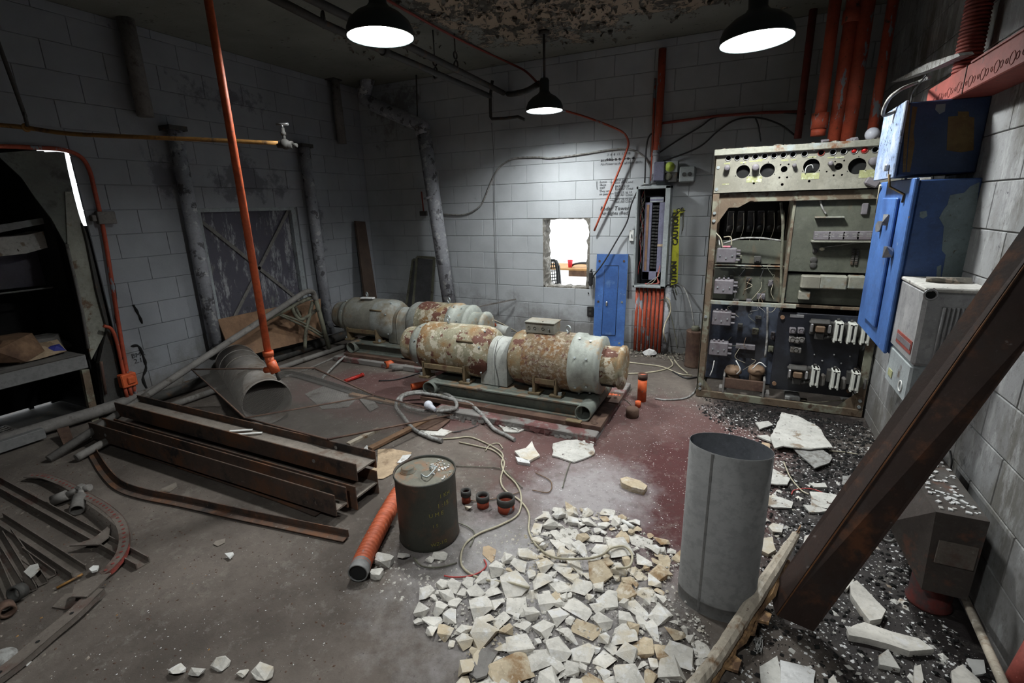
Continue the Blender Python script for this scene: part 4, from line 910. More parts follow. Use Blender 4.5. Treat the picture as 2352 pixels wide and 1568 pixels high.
    if jbox:
        x0, x1 = X(1223, 765), X(1288, 765); jx = (x0+x1)/2-.03; z = ax+.225
        b = MB(); b.box((jx, Y, z+.045), (x1-x0, .15, .085), .004); jb = b.build('terminal_box', mats['box'], T)
        b = MB(); b.box((jx, Y, z+.091), (x1-x0+.012, .165, .010), .003); b.cyl((jx+.02, Y-.05, z+.096), (jx+.02, Y-.05, z+.103), .006, n=8); b.build('box_lid', mats['box'], jb)
        for k in (-.09, -.04, .03):
            b = MB(); b.torus((jx+k, Y-.077, z+.045), (0, 1, 0), .011, .0015, 14, 5); b.build('knockout', M['darksteel'], jb)
        b = MB(); b.cyl((jx+.08, Y-.078, z+.045), (jx+.08, Y-.085, z+.045), .006, n=8); b.build('screw', M['bolt'], jb)
    return T
front = dict(cap1=M['mg'], bell=M['mgbell'], body1=M['mg'], bell2=M['mg'], body2=M['mgrough'], cap2=M['mg'], guard=M['mgguard'], foot=worn('ochre_foot', (.15, .11, .06), [((.10, .05, .03), 9, .56, .1)], .8), skid=M['skid'], box=M['mgdull'])
rear = dict(cap1=M['mgdull'], bell=M['mgbell'], body1=M['mgdull'], bell2=M['mgdullbell'], body2=M['mg'], cap2=M['mgbell'], guard=M['mgdull'], foot=front['foot'], skid=M['skid'], box=M['mgdull'])
mgset(0, 0, front, 'front rusty motor generator set with a terminal box on top', True)
mgset(-1.60, .77, rear, 'rear motor generator set with a dull grey end, farther from the camera', False)
m = MB(); m.span((-2.22, 3.10, 0), (-.85, 4.28, .055), .006); pd = m.build('machine_pad', M['pad'], label='low maroon concrete pad under the front motor generator', cat='pad')
m = MB(); m.span((-4.15, 3.92, 0), (-2.5, 4.80, .055), .006); m.build('machine_pad', M['pad'], label='low maroon concrete pad under the rear motor generator', cat='pad')
# pad edge: curled paint plates
fk = MB()
for i in range(46):
    x = rnd.uniform(-2.2, -.86); y = 3.10-rnd.uniform(.0, .05); s = rnd.uniform(.02, .06); z = rnd.uniform(.015, .05)
    fk.prism([(x, y, z), (x+s, y-.004, z+rnd.uniform(-.02, .02)), (x+s*.7, y-.008, z-s*.5), (x+s*.1, y-.006, z-s*.45)], (0, -.002, .001))
fk.build('lifted_paint', M['pad'], pd, kind='stuff')
# small red paper cap on top of the rear machine
m = MB(); p = (-3.88, 4.27, .668); m.box((p[0]+.01, p[1], p[2]+.012), (.16, .06, .018), .004, Matrix.Rotation(.2, 3, 'Z')); m.build('torn_carton', M['paper'], label='torn white carton scrap lying on the rear motor generator', cat='carton')
m = MB(); m.hollow((-2.62, 4.62, .35), (-2.45, 4.60, .33), .10, .09, 24); m.build('duct_collar', M['orange'], label='orange pipe collar peeking out behind the rear motor generator', cat='collar')
m = MB(); m.cyl((-2.46, 4.72, .33), (-2.30, 4.70, .31), .06, n=16); m.build('round_plug', M['mgguard'], label='pale round cap behind the end of the rear motor generator', cat='cap')

# ------------------------------------------------------------------ control rack
Yf, Yk = 4.30, 4.86
def RK(x, y, Y=Yf): p = BK(x, y, Y); return p.x, p.z
X0, X1 = -.285, .93
rk = thing('control_rack', 'tall rusted open control rack full of relays and wires', 'rack', ((X0+X1)/2, (Yf+Yk)/2, 0))
def part(nm, mt, parent=rk, kind=None, **k):
    def f(fn):
        m = MB(); fn(m); return m.build(nm, M[mt], parent, kind=kind, **k)
    return f
def rspan(nm, a, b, Y0, Y1, mt, bev=.003, parent=rk):
    m = MB(); m.span((a[0], Y0, a[1]), (b[0], Y1, b[1]), bev); return m.build(nm, M[mt], parent)
zt = 2.03
rspan('front_post', (X0, 0), (X0+.055, zt), Yf, Yf+.012, 'rackrust'); rspan('front_post', (X0, 0), (X0+.012, zt), Yf, Yf+.055, 'rackpaint')
rspan('front_post', (X1-.055, 0), (X1, zt), Yf, Yf+.012, 'rackrust'); rspan('rear_post', (X0, 0), (X0+.05, zt), Yk-.05, Yk, 'rackrust'); rspan('rear_post', (X1-.05, 0), (X1, zt), Yk-.05, Yk, 'rackrust')
rspan('bottom_rail', (X0, .005), (X1, .065), Yf-.004, Yf+.02, 'rackrust'); rspan('bottom_rail', (X0, .005), (X1, .06), Yk-.03, Yk, 'rackrust'); rspan('side_rail', (X0, .005), (X0+.02, .06), Yf, Yk, 'rackrust'); rspan('side_rail', (X1-.02, .005), (X1, .06), Yf, Yk, 'rackrust')
rspan('top_channel', (X0-.005, zt-.045), (X1, zt), Yf-.035, Yf-.005, 'rackpaint', .004); rspan('top_plate', (X0, zt-.004), (X1, zt), Yf-.005, Yk, 'rackrust')
m = MB(); m.prism([(X0+.05, Yf+.013, 1.66), (X0+.30, Yf+.013, 1.66), (X0+.20, Yf+.013, 1.60), (X0+.13, Yf+.013, 1.60), (X0+.05, Yf+.013, 1.47)], (0, .006, 0)); m.build('corner_gusset', M['rackrust'], rk)
m = MB(); m.prism([(X1-.05, Yf+.013, .065), (X1-.17, Yf+.013, .065), (X1-.05, Yf+.013, .2)], (0, .006, 0)); m.build('corner_gusset', M['rackrust'], rk)
m = MB(); m.prism([(X0+.05, Yf+.013, .065), (X0+.13, Yf+.013, .065), (X0+.05, Yf+.013, .17)], (0, .006, 0)); m.build('corner_gusset', M['rackrust'], rk)
for x, z in ((X0+.03, 1.90), (X0+.03, 1.74), (X0+.03, 1.56), (X0+.03, 1.50), (X0+.028, .72), (X0+.028, .12), (X1-.03, .14), (X1-.03, .09), (X0+.03, .08)):
    m = MB(); m.cyl((x, Yf+.001, z), (x, Yf-.012, z), .013, n=6, smooth=False); m.build('bolt', M['bolt'], rk)
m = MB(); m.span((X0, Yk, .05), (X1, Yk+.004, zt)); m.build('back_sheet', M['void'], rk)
# upper instrument panel with real holes: vertical front and a sloped lamp strip above
pz0, pz1 = RK(1643, 443)[1], RK(1643, 380)[1]+.02; pz2 = zt-.04
Mx = Matrix.Translation((0, Yf-.004, 0)) @ Matrix.Rotation(pi/2, 4, 'X')
def hole(zx, zy, zr): x, z = RK(1600+zx/4.355, 300+zy/4.355); return (x, z, zr/4.355*4.25/1120)
big = [hole(465, 410, 55), hole(708, 397, 57), hole(1148, 357, 60), hole(1605, 355, 62), hole(875, 385, 25), hole(1420, 358, 27), hole(572, 527, 9), hole(856, 538, 11), hole(1125, 505, 10), hole(828, 470, 8), hole(905, 467, 8), hole(1370, 447, 8), hole(1453, 442, 8), hole(1300, 410, 6), hole(1385, 310, 6), hole(1475, 300, 7), hole(840, 342, 6), hole(920, 337, 7)]
ip = curve_plate('instrument_panel', [(X0+.012, pz0), (X1-.02, pz0), (X1-.02, pz1), (X0+.012, pz1)], [h for h in big if pz0+h[2] < h[1] < pz1-h[2]], .006, Mx, M['rackpanel'], rk)
strip = [hole(x, y, 21) for x, y in zip([322,410,500,592,685,778,872,968,1083,1250,1368,1475,1580,1683,1790], [242,240,232,227,222,216,210,203,196,185,178,172,170,160,158])]
curve_plate('lamp_strip', [(X0+.012, pz1), (X1-.02, pz1), (X1-.02, pz2), (X0+.012, pz2)], [(x, min(max(z, pz1+.025), pz2-.025), .019) for x, z, r in strip], .005, Matrix.Translation((0, Yf-.001, 0)) @ Matrix.Rotation(pi/2, 4, 'X'), M['rackpanel'], rk)
for i, (x, z, r) in enumerate(strip):
    z = min(max(z, pz1+.025), pz2-.025); m = MB(); m.torus((x, Yf-.006, z), (0, 1, 0), .0195, .0032, 20, 6); b = m.build('lamp_bezel', M['redpaint'] if i in (9, 13) else M['chrome'], rk)
    if i in (12, 13):
        m = MB(); m.sphere((x, Yf-.002, z), .016, 12, 8); m.build('red_lens', M['redlens'], b)
m = MB(); x, z, _ = hole(1175, 188, 1); m.sphere((x, Yf-.008, z), .009, 10, 8); m.build('pilot_bead', M['white'], rk)
for h in big[:4]:
    m = MB()
    for a in (pi/2, pi/2+2.1, pi/2-2.1): m.cyl((h[0]+(h[2]+.008)*cos(a), Yf-.007, h[1]+(h[2]+.008)*sin(a)), (h[0]+(h[2]+.008)*cos(a), Yf-.0095, h[1]+(h[2]+.008)*sin(a)), .0035, n=8)
    m.build('mounting_holes', M['void'], rk, kind='stuff')
for zx, zy, r, L in ((308, 375, 24, .05), (590, 370, 28, .055), (975, 350, 16, .04), (1335, 330, 18, .045), (1760, 310, 32, .06)):
    x, z, rr = hole(zx, zy, r); m = MB(); m.lathe([(.001, 0), (rr*.8, 0), (rr, .006), (rr, L), (.001, L)], (x, Yf-.007-L, z), (0, 1, 0), 16); m.build('knob', M['relay'], rk)
x, z, _ = hole(1745, 520, 1); m = MB(); m.box((x, Yf-.03, z), (.085, .045, .05), .008, Matrix.Rotation(.45, 3, 'Y')); m.build('selector_handle', M['relay'], rk)
for zx, zy, ww, hh in ((575, 487, 120, 50), (1135, 455, 130, 50), (1735, 430, 150, 60), (305, 328, 50, 12), (465, 320, 45, 12), (590, 305, 100, 10), (640, 290, 60, 8), (880, 297, 55, 12), (970, 292, 40, 10), (1155, 265, 60, 10), (1340, 270, 45, 10), (1430, 268, 60, 12), (290, 535, 55, 10)):
    x, z, _ = hole(zx, zy, 1); s = 4.25/1120/4.355; m = MB(); m.box((x, Yf-.0078, z), (ww*s, .0012, hh*s)); m.build('faded_label', M['ylabel'], rk)
m = MB(); p = [hole(zx, zy, 1) for zx, zy in ((1085, 430), (1090, 380), (1115, 350), (1150, 345), (1165, 380))]; m.tube(cat_rom([(q[0], Yf-.012-.01*(i % 2), q[1]) for i, q in enumerate(p)], 4), .003, 5); m.build('dangling_wire', M['white'], rk)
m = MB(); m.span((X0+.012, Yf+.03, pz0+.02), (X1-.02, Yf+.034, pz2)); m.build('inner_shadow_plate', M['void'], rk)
rspan('lintel_rail', (X0+.05, pz0-.075), (X1-.05, pz0-.005), Yf+.03, Yf+.045, 'rackrust'); 
# left bay
bx0, bx1 = X0+.055, RK(1812, 560)[0]
rspan('bay_divider', (bx1, .8), (bx1+.02, pz0-.02), Yf+.06, Yk, 'rackrust')
rspan('back_plate', (bx0, RK(1700, 700)[1]), (bx1, RK(1700, 622)[1]), Yf+.22, Yf+.225, 'olivepanel'); rspan('back_plate', (bx0, RK(1700, 612)[1]), (bx1, RK(1700, 556)[1]), Yf+.22, Yf+.225, 'olivepanel'); rspan('back_plate', (bx0, .12), (RK(1790, 800)[0], RK(1700, 712)[1]), Yf+.20, Yf+.205, 'bluegreypanel')
rspan('shelf_rail', (X0+.03, RK(1700, 700)[1]-.01), (RK(1830, 700)[0], RK(1700, 694)[1]), Yf+.02, Yf+.05, 'rackpaint')
rspan('shelf_rail', (bx0, RK(1700, 617)[1]), (bx1, RK(1700, 614)[1]), Yf+.16, Yf+.2, 'rackpaint')
for k in range(6):
    x, z = RK(1676+k*23, 523, Yf+.35); m = MB(); m.box((x, Yf+.42, z+.05), (.05, .10, .17), .004); m.lathe([(.001, 0), (.02, 0), (.02, .03), (.001, .03)], (x, Yf+.335, z), (0, 1, 0), 12); r_ = m.build('relay', M['darksteel'], rk)
    m = MB(); m.tube(cat_rom([(x+.02, Yf+.35, z+.12), (x+.03, Yf+.30, z), (x+.01, Yf+.30, z-.09), (x-.005, Yf+.28, z-.12)], 5), .0025, 5); m.build('relay_wire', M['cable'], r_)
def wire(pts, r=.0035, mt='cable', nm='wire', Y=Yf+.12, jit=.02):
    m = MB(); m.tube(cat_rom([(RK(x, y)[0], Y+rnd.uniform(-jit, jit), RK(x, y)[1]) for x, y in pts], 5), r, 6); m.build(nm, M[mt], rk)
wire([(1660, 562), (1700, 550), (1750, 549), (1795, 555)], .008, 'hose', 'wire_bundle'); wire([(1796, 465), (1800, 520), (1797, 600), (1795, 700)], .011, 'olive', 'wire_bundle'); wire([(1764, 710), (1763, 780), (1758, 830)], .009, 'hose', 'wire_bundle')
for i in range(30):
    x = rnd.uniform(1655, 1790); y = rnd.uniform(560, 880); wire([(x, y), (x+rnd.uniform(-18, 18), y+rnd.uniform(5, 22)), (x+rnd.uniform(-26, 26), y+rnd.uniform(15, 45))], .0022, rnd.choice(['cable', 'blackcable', 'hose', 'coil', 'blackcable', 'olive', 'cable']), Y=Yf+.14)
for pts in ([(1643, 535), (1655, 548), (1660, 570)], [(1662, 545), (1678, 545), (1680, 565)], [(1640, 530), (1650, 545), (1652, 565)], [(1690, 830), (1700, 850), (1692, 862)], [(1728, 850), (1745, 835), (1760, 845)], [(1640, 830), (1636, 850), (1630, 865)]): wire(pts, .005, rnd.choice(['white', 'cable']), 'loop_wire', Yf+.03, .01)
for i, (x, y) in enumerate(((1668, 587), (1662, 660), (1657, 732), (1650, 802))):
    cx, cz = RK(x, y); m = MB(); m.box((cx, Yf+.05, cz), (.145, .09, .115), .006); r_ = m.build('relay_box', M['relay'], rk)
    m = MB()
    for dx in (-.045, 0, .045): m.cyl((cx+dx, Yf+.006, cz-.02+.02*(dx != 0)), (cx+dx, Yf-.002, cz-.02+.02*(dx != 0)), .006, n=8)
    m.build('box_screws', M['bolt'], r_, kind='stuff')
    m = MB()
    for j in range(4): m.box((cx+.085, Yf+.03+.02*(j % 2), cz-.035+j*.024), (.035, .03, .015), .003)
    for j in range(3): m.cyl((cx-.04+j*.035, Yf+.04, cz+.055), (cx-.04+j*.035, Yf+.04, cz+.075), .008, n=8)
    m.build('terminals', M['relay'], r_, kind='stuff')
m = MB(); p = RK(1668, 567); m.box((p[0], Yf+.04, p[1]), (.06, .04, .012), .003); m.build('pink_tag', worn('pink_plastic', (.6, .2, .25), (), .5), rk)
# small devices on the left bay plates
for i, (x, y, w_, h_) in enumerate(((1740, 595, .05, .05), (1748, 680, .06, .045), (1700, 590, .03, .03), (1720, 640, .04, .03), (1770, 650, .035, .05), (1680, 640, .03, .05), (1742, 728, .045, .025), (1712, 795, .15, .045), (1735, 760, .05, .05), (1700, 750, .04, .06), (1775, 770, .03, .06), (1770, 800, .04, .05), (1690, 690, .05, .03), (1720, 690, .04, .03))):
    cx, cz = RK(x, y, Yf+.19); m = MB(); m.box((cx, Yf+.185, cz), (w_, .05, h_), .004); m.cyl((cx, Yf+.16, cz), (cx, Yf+.145, cz), min(w_, h_)*.25, n=8); m.build('small_relay', M[('darksteel', 'relay', 'olive')[i % 3]], rk)
# transformers
for k, x in enumerate((1683, 1738)):
    cx, cz = RK(x, 858); m = MB(); m.lathe([(.001, 0), (.06, 0), (.07, .01), (.06, .045), (.04, .055), (.001, .055)], (cx, Yf+.13, cz-.03), (0, -.2, 1), 20); m.lathe([(.001, 0), (.05, 0), (.05, .10), (.001, .10)], (cx, Yf+.13, cz-.13), (0, 0, 1), 16); m.build('coil', M['coil'], rk)
a, b = RK(1662, 868), RK(1752, 902); m = MB(); m.span((a[0], Yf+.01, b[1]), (b[0], Yf+.03, a[1]), .004); tf = m.build('transformer_frame', M['rustplate'], rk)
m = MB()
for x in (a[0]-.005, b[0]-.005): m.span((x, Yf+.0, b[1]-.06), (x+.016, Yf+.2, a[1]+.02), .003)
m.span((a[0]-.03, Yf+.02, .07), (a[0]+.03, Yf+.12, .10)); m.span((b[0]-.02, Yf+.02, .07), (b[0]+.05, Yf+.12, .10)); m.build('transformer_yoke', M['dullpipe'], tf)
# right bay
ux0, ux1 = RK(1812, 600)[0], X1-.06
rspan('relay_panel', (ux0, RK(1900, 628)[1]), (ux1, pz0-.07), Yf+.07, Yf+.075, 'olivepanel')
rspan('lower_relay_panel', (RK(1800, 650)[0], RK(1900, 704)[1]), (ux1, RK(1900, 634)[1]), Yf+.09, Yf+.095, 'olivepanel')
rspan('thin_shelf', RK(1873, 501), RK(1941, 497), Yf+.02, Yf+.07, 'rackpaint', .001)
s_ = rspan('relay_shelf', RK(1864, 556), (ux1, RK(1864, 552)[1]), Yf-.01, Yf+.07, 'rackpaint', .001)
for k in range(5):
    x, z = RK(1868+k*32.5, 552); x2 = x+.105
    if x2 > ux1: x2 = ux1
    m = MB(); m.span((x+.002, Yf+.0, z+.004), (x2, Yf+.068, z+.064), .003); r_ = m.build('relay_cube', M['relay'], rk)
    m = MB()
    for q in ((.022, .045), (.022, .03), (.075, .045), (.075, .03)):
        if x+q[0] < x2-.02: m.box((x+q[0], Yf-.0004, z+q[1]), (.03, .0012, .006))
    m.build('relay_print', M['hose'], r_, kind='stuff')
for (x, y, r) in ((1874, 578, .018), (1871, 599, .025), (1870, 611, .025)):
    c = RK(x, y); m = MB(); m.lathe([(.001, 0), (r*.7, 0), (r, .004), (r, .012), (.001, .012)], (c[0], Yf+.058, c[1]), (0, 1, 0), 18); m.build('round_socket', M['darksteel'], rk)
a, b = RK(1961, 573), RK(1975, 612); m = MB()
for i in range(2):
    for j in range(9): m.box((a[0]+.012+i*.025, Yf+.064, b[1]+.01+j*(a[1]-b[1])/9.5), (.018, .014, .010), .002)
m.build('terminal_strip', M['darksteel'], rk, kind='stuff')
wire([(1886, 458), (1890, 475), (1900, 492)], .007, 'hose', 'cable_stub', Yf+.06, .0); wire([(1888, 572), (1900, 568), (1925, 565), (1960, 560), (2000, 556)], .004, 'hose', 'cable_stub', Yf+.05, .0)
m = MB(); c = RK(1890, 573); m.sphere((c[0], Yf+.05, c[1]), .018, 10, 6, (1, .6, .7)); m.build('cloth_knot', M['cable'], rk)
m = MB(); c = RK(1990, 480); m.box((c[0], Yf+.06, c[1]), (.04, .03, .08), .006); m.build('wall_socket', M['relay'], rk)
for (x0, y0, x1, y1) in ((1842, 633, 1884, 664), (1886, 633, 1944, 666), (1951, 634, 1986, 665)):
    a, b = RK(x0, y0), RK(x1, y1); m = MB(); m.span((a[0], Yf+.0, b[1]), (b[0], Yf+.088, a[1]), .008); m.build('cover_box', M['rackpaint'] if x0 != 1842 else M['rackpanel'], rk)
a, b = RK(1836, 670), RK(1860, 690); m = MB(); m.span((a[0], Yf+.02, b[1]), (b[0], Yf+.088, a[1]), .005); m.build('small_cover', M['rackpanel'], rk)
m = MB(); c = RK(1802, 691); m.cyl((c[0], Yf+.09, c[1]), (c[0], Yf+.075, c[1]), .012, n=12); m.build('bolt', M['rustplate'], rk)
rspan('middle_rail', (RK(1800, 708)[0], RK(1900, 716)[1]+.01), (X1-.05, RK(1900, 706)[1]), Yf+.06, Yf+.09, 'rackrust')
a, b = RK(1790, 716), RK(2018, 905); sx0, sx1, sz0, sz1 = a[0], X1-.075, b[1]-.0, a[1]-.01
sz0 = RK(1775, 897)[1]
rspan('slate_panel', (sx0, sz0), (sx1, sz1), Yf+.05, Yf+.075, 'slate', .004)
for x, z in ((sx0+.03, sz1-.04), (sx1-.03, sz1-.04), (sx0+.03, sz0+.05), (sx1-.03, sz0+.06)):
    m = MB(); m.cyl((x, Yf+.05, z), (x, Yf+.035, z), .016, n=12); m.build('panel_bolt', M['ply'], rk)
def chute(x, y):
    cx, cz = RK(x, y, Yf-.02); h = .145; w_ = .028
    m = MB()
    for dx in (-.0145, .0145): m.box((cx+dx, Yf+.0, cz), (.0245, .09, h), .005)
    m.box((cx, Yf+.0, cz+h/2-.012), (.053, .09, .024), .008); m.box((cx, Yf+.008, cz-.022), (.045, .07, .05), .004)
    for dx in (-.022, .022): m.box((cx+dx, Yf+.0, cz-h/2+.002), (.012, .085, .03), .003)
    c_ = m.build('arc_chute', M['chute'], rk)
    m = MB(); m.span((cx-.006, Yf-.0455, cz-.045), (cx+.006, Yf-.043, cz+h/2-.012)); m.build('chute_slot', M['void'], c_)
    m = MB(); m.box((cx-.03, Yf+.03, cz+.01), (.045, .06, .10), .006); m.cyl((cx-.005, Yf+.02, cz+h/2), (cx-.005, Yf+.02, cz+h/2+.018), .01, n=8); m.box((cx-.01, Yf+.03, cz-h/2-.02), (.03, .03, .03), .004); m.build('contactor_body', M['darksteel'], rk)
for x, y in ((1926, 761), (1957, 764), (1988, 766), (1872, 864), (1918, 870), (1964, 875)): chute(x, y)
def coil(x, y):
    cx, cz = RK(x, y, Yf-.02); m = MB(); m.box((cx, Yf+.01, cz+.05), (.15, .08, .045), .02); m.box((cx, Yf+.03, cz+.01), (.13, .04, .12), .005); k_ = m.build('magnet_yoke', M['darksteel'], rk)
    m = MB(); m.box((cx, Yf-.005, cz+.005), (.065, .07, .05), .008); m.build('magnet_coil', M['coil'], rk)
    m = MB(); m.box((cx-.058, Yf-.02, cz+.012), (.018, .04, .065), .005); m.box((cx+.058, Yf-.02, cz+.012), (.018, .04, .065), .005); m.build('magnet_pole', M['chrome'], rk)
    m = MB(); m.box((cx+.0, Yf+.01, cz-.055), (.06, .05, .05), .004); m.tube([(cx+.03, Yf, cz-.07), (cx+.09, Yf+.01, cz-.05), (cx+.14, Yf+.01, cz-.045)], .012, 8); m.build('armature', M['darksteel'], rk)
coil(1884, 757); coil(1832, 862)
for j, (x, y) in enumerate(((1821, 760), (1840, 760), (1820, 780), (1830, 782), (1841, 781), (1828, 804))):
    cx, cz = RK(x, y); m = MB(); m.box((cx, Yf+.02, cz), (.045 if j != 5 else .075, .06, .045), .006); m.cyl((cx, Yf-.01, cz), (cx, Yf-.025, cz), .012, n=10); m.torus((cx, Yf-.015, cz+.01), (0, 1, 0), .016, .003, 12, 5); m.build('small_contactor', M['relay'] if j in (0, 1) else M['dullpipe'], rk)
a = RK(1820, 728); m = MB(); m.box((a[0]+.035, Yf+.048, a[1]), (.095, .004, .024), .001); m.build('maker_plate', M['chrome'], rk)
for (x, y) in ((1872, 818), (1918, 818), (1890, 832), (1934, 838), (1955, 822)):
    c = RK(x, y); m = MB(); m.sphere((c[0], Yf+.045, c[1]), .007, 8, 6); m.build('stud', M['chrome'], rk)
for (x, y) in ((1888, 882), (1936, 890), (1985, 890)):
    c = RK(x, y); m = MB(); m.box((c[0], Yf+.02, c[1]+.03), (.035, .05, .10), .012); m.build('blowout_coil', M['dullpipe'], rk)
wire([(1838, 928), (1880, 934), (1925, 930), (1960, 928)], .004, 'cable', 'floor_wire', Yf+.1, .0)
for x, z in ((RK(1820, 920)[0], .07), (RK(1960, 935)[0], .07)):
    m = MB(); m.span((x-.05, Yf+.05, .055), (x+.06, Yf+.3, .085), .004); m.build('base_bracket', M['hose'], rk)
# things on top of the rack
bu = thing('light_bulb', 'large frosted light bulb lying on top of the control rack', 'bulb', (.78, 4.36, zt))
c = BK(2004, 305, 4.40); m = MB(); m.sphere((c.x, 4.40, zt+.045), .045, 18, 12); m.build('glass_envelope', M['glass'], bu)
m = MB(); m.cyl((c.x+.035, 4.43, zt+.03), (c.x+.085, 4.46, zt+.02), .02, .014); m.build('screw_base', M['bolt'], bu)
m = MB()
for i in range(70):
    x = rnd.uniform(X0+.02, X1-.03); s = rnd.uniform(.006, .022); m.box((x, Yf+rnd.uniform(-.02, .1), zt+s*.25), (s*1.5, s, s*.5), 0, Matrix.Rotation(rnd.uniform(0, 3), 3, 'Z'))
m.build('rack_litter', M['flake'], label='small rust and plaster crumbs scattered along the rack top', cat='crumbs', kind='stuff')
for x in (1953, 1962, 1895):
    c = BK(x, 316, 4.36); me = rock(int(x), .035, .03, .022, 12); me.materials.append(M['relay']); o = bpy.data.objects.new('pipe_clamp', me); COL.objects.link(o); o.location = (c.x, 4.34, zt); tag(o, {1953: 'grey clamp piece on the rack top before the third red pipe', 1962: 'small grey clamp piece beside its twin on the rack top', 1895: 'pale crumbling lump on the rack top below the wide collar'}[x], 'clamp' if x != 1895 else 'lump')
# ------------------------------------------------------------------ right wall: blue boxes
def jaggedpatch(parent, nm, mt, pts, n=(0, -1, 0), off=.0012):
    m = MB(); m.prism([Vector(p)+Vector(n)*off for p in pts], Vector(n)*-.0008); return m.build(nm, M[mt], parent)
ux, uy0, uy1 = .635, 3.14, 3.58
u = thing('upper_blue_box', 'upper blue electrical box with a chalky speckled door and tan patch', 'electrical box', (.8, 3.36, 1.75))
m = MB(); m.span((ux+.008, uy0, 1.75), (XR-.001, uy1, 2.085), .006); m.build('box_body', M['blueshade'], u)
m = MB(); m.span((ux-.008, uy0-.005, 1.74), (ux+.006, uy1, 2.095), .004); d_ = m.build('door_face', M['bluelight'], u)
m = MB(); m.box((ux-.018, uy0+.10, 1.795), (.02, .02, .035), .005); m.build('latch', M['chrome'], d_)
P = lambda *q: [BK(x, y, uy0) for x, y in q]
jaggedpatch(u, 'tan_patch', 'tan', P((2178, 268), (2200, 266), (2200, 256), (2225, 256), (2226, 268), (2238, 270), (2236, 345), (2206, 350), (2174, 345), (2176, 300)))
jaggedpatch(u, 'tan_strip', 'tan', P((2096, 244), (2107, 246), (2103, 270), (2098, 305), (2101, 330), (2096, 360), (2090, 395), (2082, 395), (2086, 340), (2091, 290)))
jaggedpatch(u, 'tan_strip', 'tan', P((2083, 240), (2091, 240), (2084, 330), (2080, 395), (2073, 396), (2076, 320)))
jaggedpatch(u, 'bare_patch', 'bluegrey', P((2150, 240), (2172, 238), (2170, 256), (2158, 262), (2148, 252)))
lx, ly0, ly1, lz0, lz1 = .71, 3.04, 3.74, 1.0, 1.725
l = thing('lower_blue_box', 'tall lower blue electrical box with a scratched door on the wall', 'electrical box', (.83, 3.4, .7))
lz0 = 1.0
m = MB(); m.span((lx+.008, ly0, .86), (XR-.001, ly1, lz1), .006); m.build('box_body', worn('lower_blue_shade', (.03, .075, .22), [((.06, .06, .05), 14, .70, .03)], .5), l)  # side is a darker copy of the door blue, shade put into the colour
m = MB(); m.span((lx-.012, ly0-.004, .86), (lx+.006, ly1+.02, lz1+.01), .005); d_ = m.build('door_face', M['blue'], l)
m = MB(); m.span((lx-.030, ly0+.2, .95), (lx-.011, ly0+.52, lz1-.08), .006); m.build('raised_door', M['blue'], d_)
for (y, z) in ((ly0+.3, 1.50), (ly0+.42, 1.46), (ly0+.16, 1.34)):
    me = rock(int(z*100), .03, .035, .05, 12); me.materials.append(M['chrome']); o = bpy.data.objects.new('bent_latch', me); COL.objects.link(o); o.parent = d_; o.location = Vector((lx-.035, y, z))-wpos(d_)
m = MB(); m.box((lx-.02, ly0+.27, 1.10), (.012, .12, .03), .004, Matrix.Rotation(-.5, 3, 'X')); m.build('slot', M['void'], d_)
P = lambda *q: [BK(x, y, ly0) for x, y in q]
jaggedpatch(l, 'peeled_patch', 'bluegrey', P((2182, 448), (2215, 442), (2228, 428), (2250, 418), (2240, 500), (2228, 590), (2213, 648), (2160, 648), (2165, 625), (2172, 585), (2163, 575), (2168, 520), (2157, 500), (2168, 480), (2176, 470)))
jaggedpatch(l, 'bare_spot', 'bluegrey', P((2113, 486), (2128, 484), (2130, 496), (2120, 502), (2112, 498)))
jaggedpatch(l, 'bare_spot', 'bluegrey', P((2152, 612), (2162, 608), (2160, 640), (2150, 645)))
jaggedpatch(l, 'tan_strip', 'tan', P((2104, 414), (2111, 415), (2110, 427), (2103, 427)))
m = MB(); m.tube([(ux-.014, uy0+.05, 1.76), (ux+.0, uy0+.06, 1.70), (lx-.018, ly0+.12, 1.66), (lx-.02, ly0+.12, 1.62)], .006, 6); m.build('drip_string', M['tan'], label='tan glue strand hanging between the two blue boxes', cat='strand')
m = MB(); m.tube([BK(2012, 488, 3.9), BK(2022, 425, 3.7)], .006, 6); m.build('bare_rod', M['cable'], label='thin pale rod hanging behind the blue box doors', cat='rod')
m = MB(); m.box((.83, 3.22, 1.737), (.05, .04, .022), .004); m.build('conduit_nipple', M['chrome'], label='short bright nipple between the upper and lower blue boxes', cat='nipple')
# finned aluminium heater box with grey box beneath
hx, hy0, hy1, hz0, hz1 = .72, 2.66, 3.05, .91, 1.255
f = thing('finned_box', 'weathered aluminium box with vertical louvres and a dirty white lid', 'electrical box', (.83, 2.85, hz0))
m = MB(); m.span((hx, hy0, hz0), (XR-.001, hy1, hz1), .015); m.build('case', M['alu'], f)
m = MB(); m.span((hx-.004, hy0-.006, hz1-.006), (XR-.001, hy1, hz1+.012), .005); m.build('lid', M['plaster'], f)
for k in range(10):
    x = hx+.075+k*.0155; m = MB(); m.tube([(x, hy0-.002, hz0+.04), (x, hy0-.006, hz1-.07)], .0055, 6); m.build('louvre_rib', M['alu'], f)
m = MB(); c = BK(2137, 676, hy0); m.torus((c.x, hy0-.004, c.z), (0, 1, 0), .022, .005, 20, 6); m.build('lifting_ring', M['chrome'], f)
m = MB(); m.cyl((c.x, hy0-.002, c.z), (c.x, hy0-.004, c.z), .018, n=14); m.build('ring_hole', M['void'], f)
m = MB(); m.span((hx-.003, hy0+.03, hz0+.045), (hx+.002, hy0+.28, hz0+.105)); p_ = m.build('rating_plate', M['redpaint'], f)
m = MB(); m.span((hx-.005, hy0+.04, hz0+.062), (hx-.002, hy0+.27, hz0+.09)); m.build('plate_inset', M['relay'], p_)
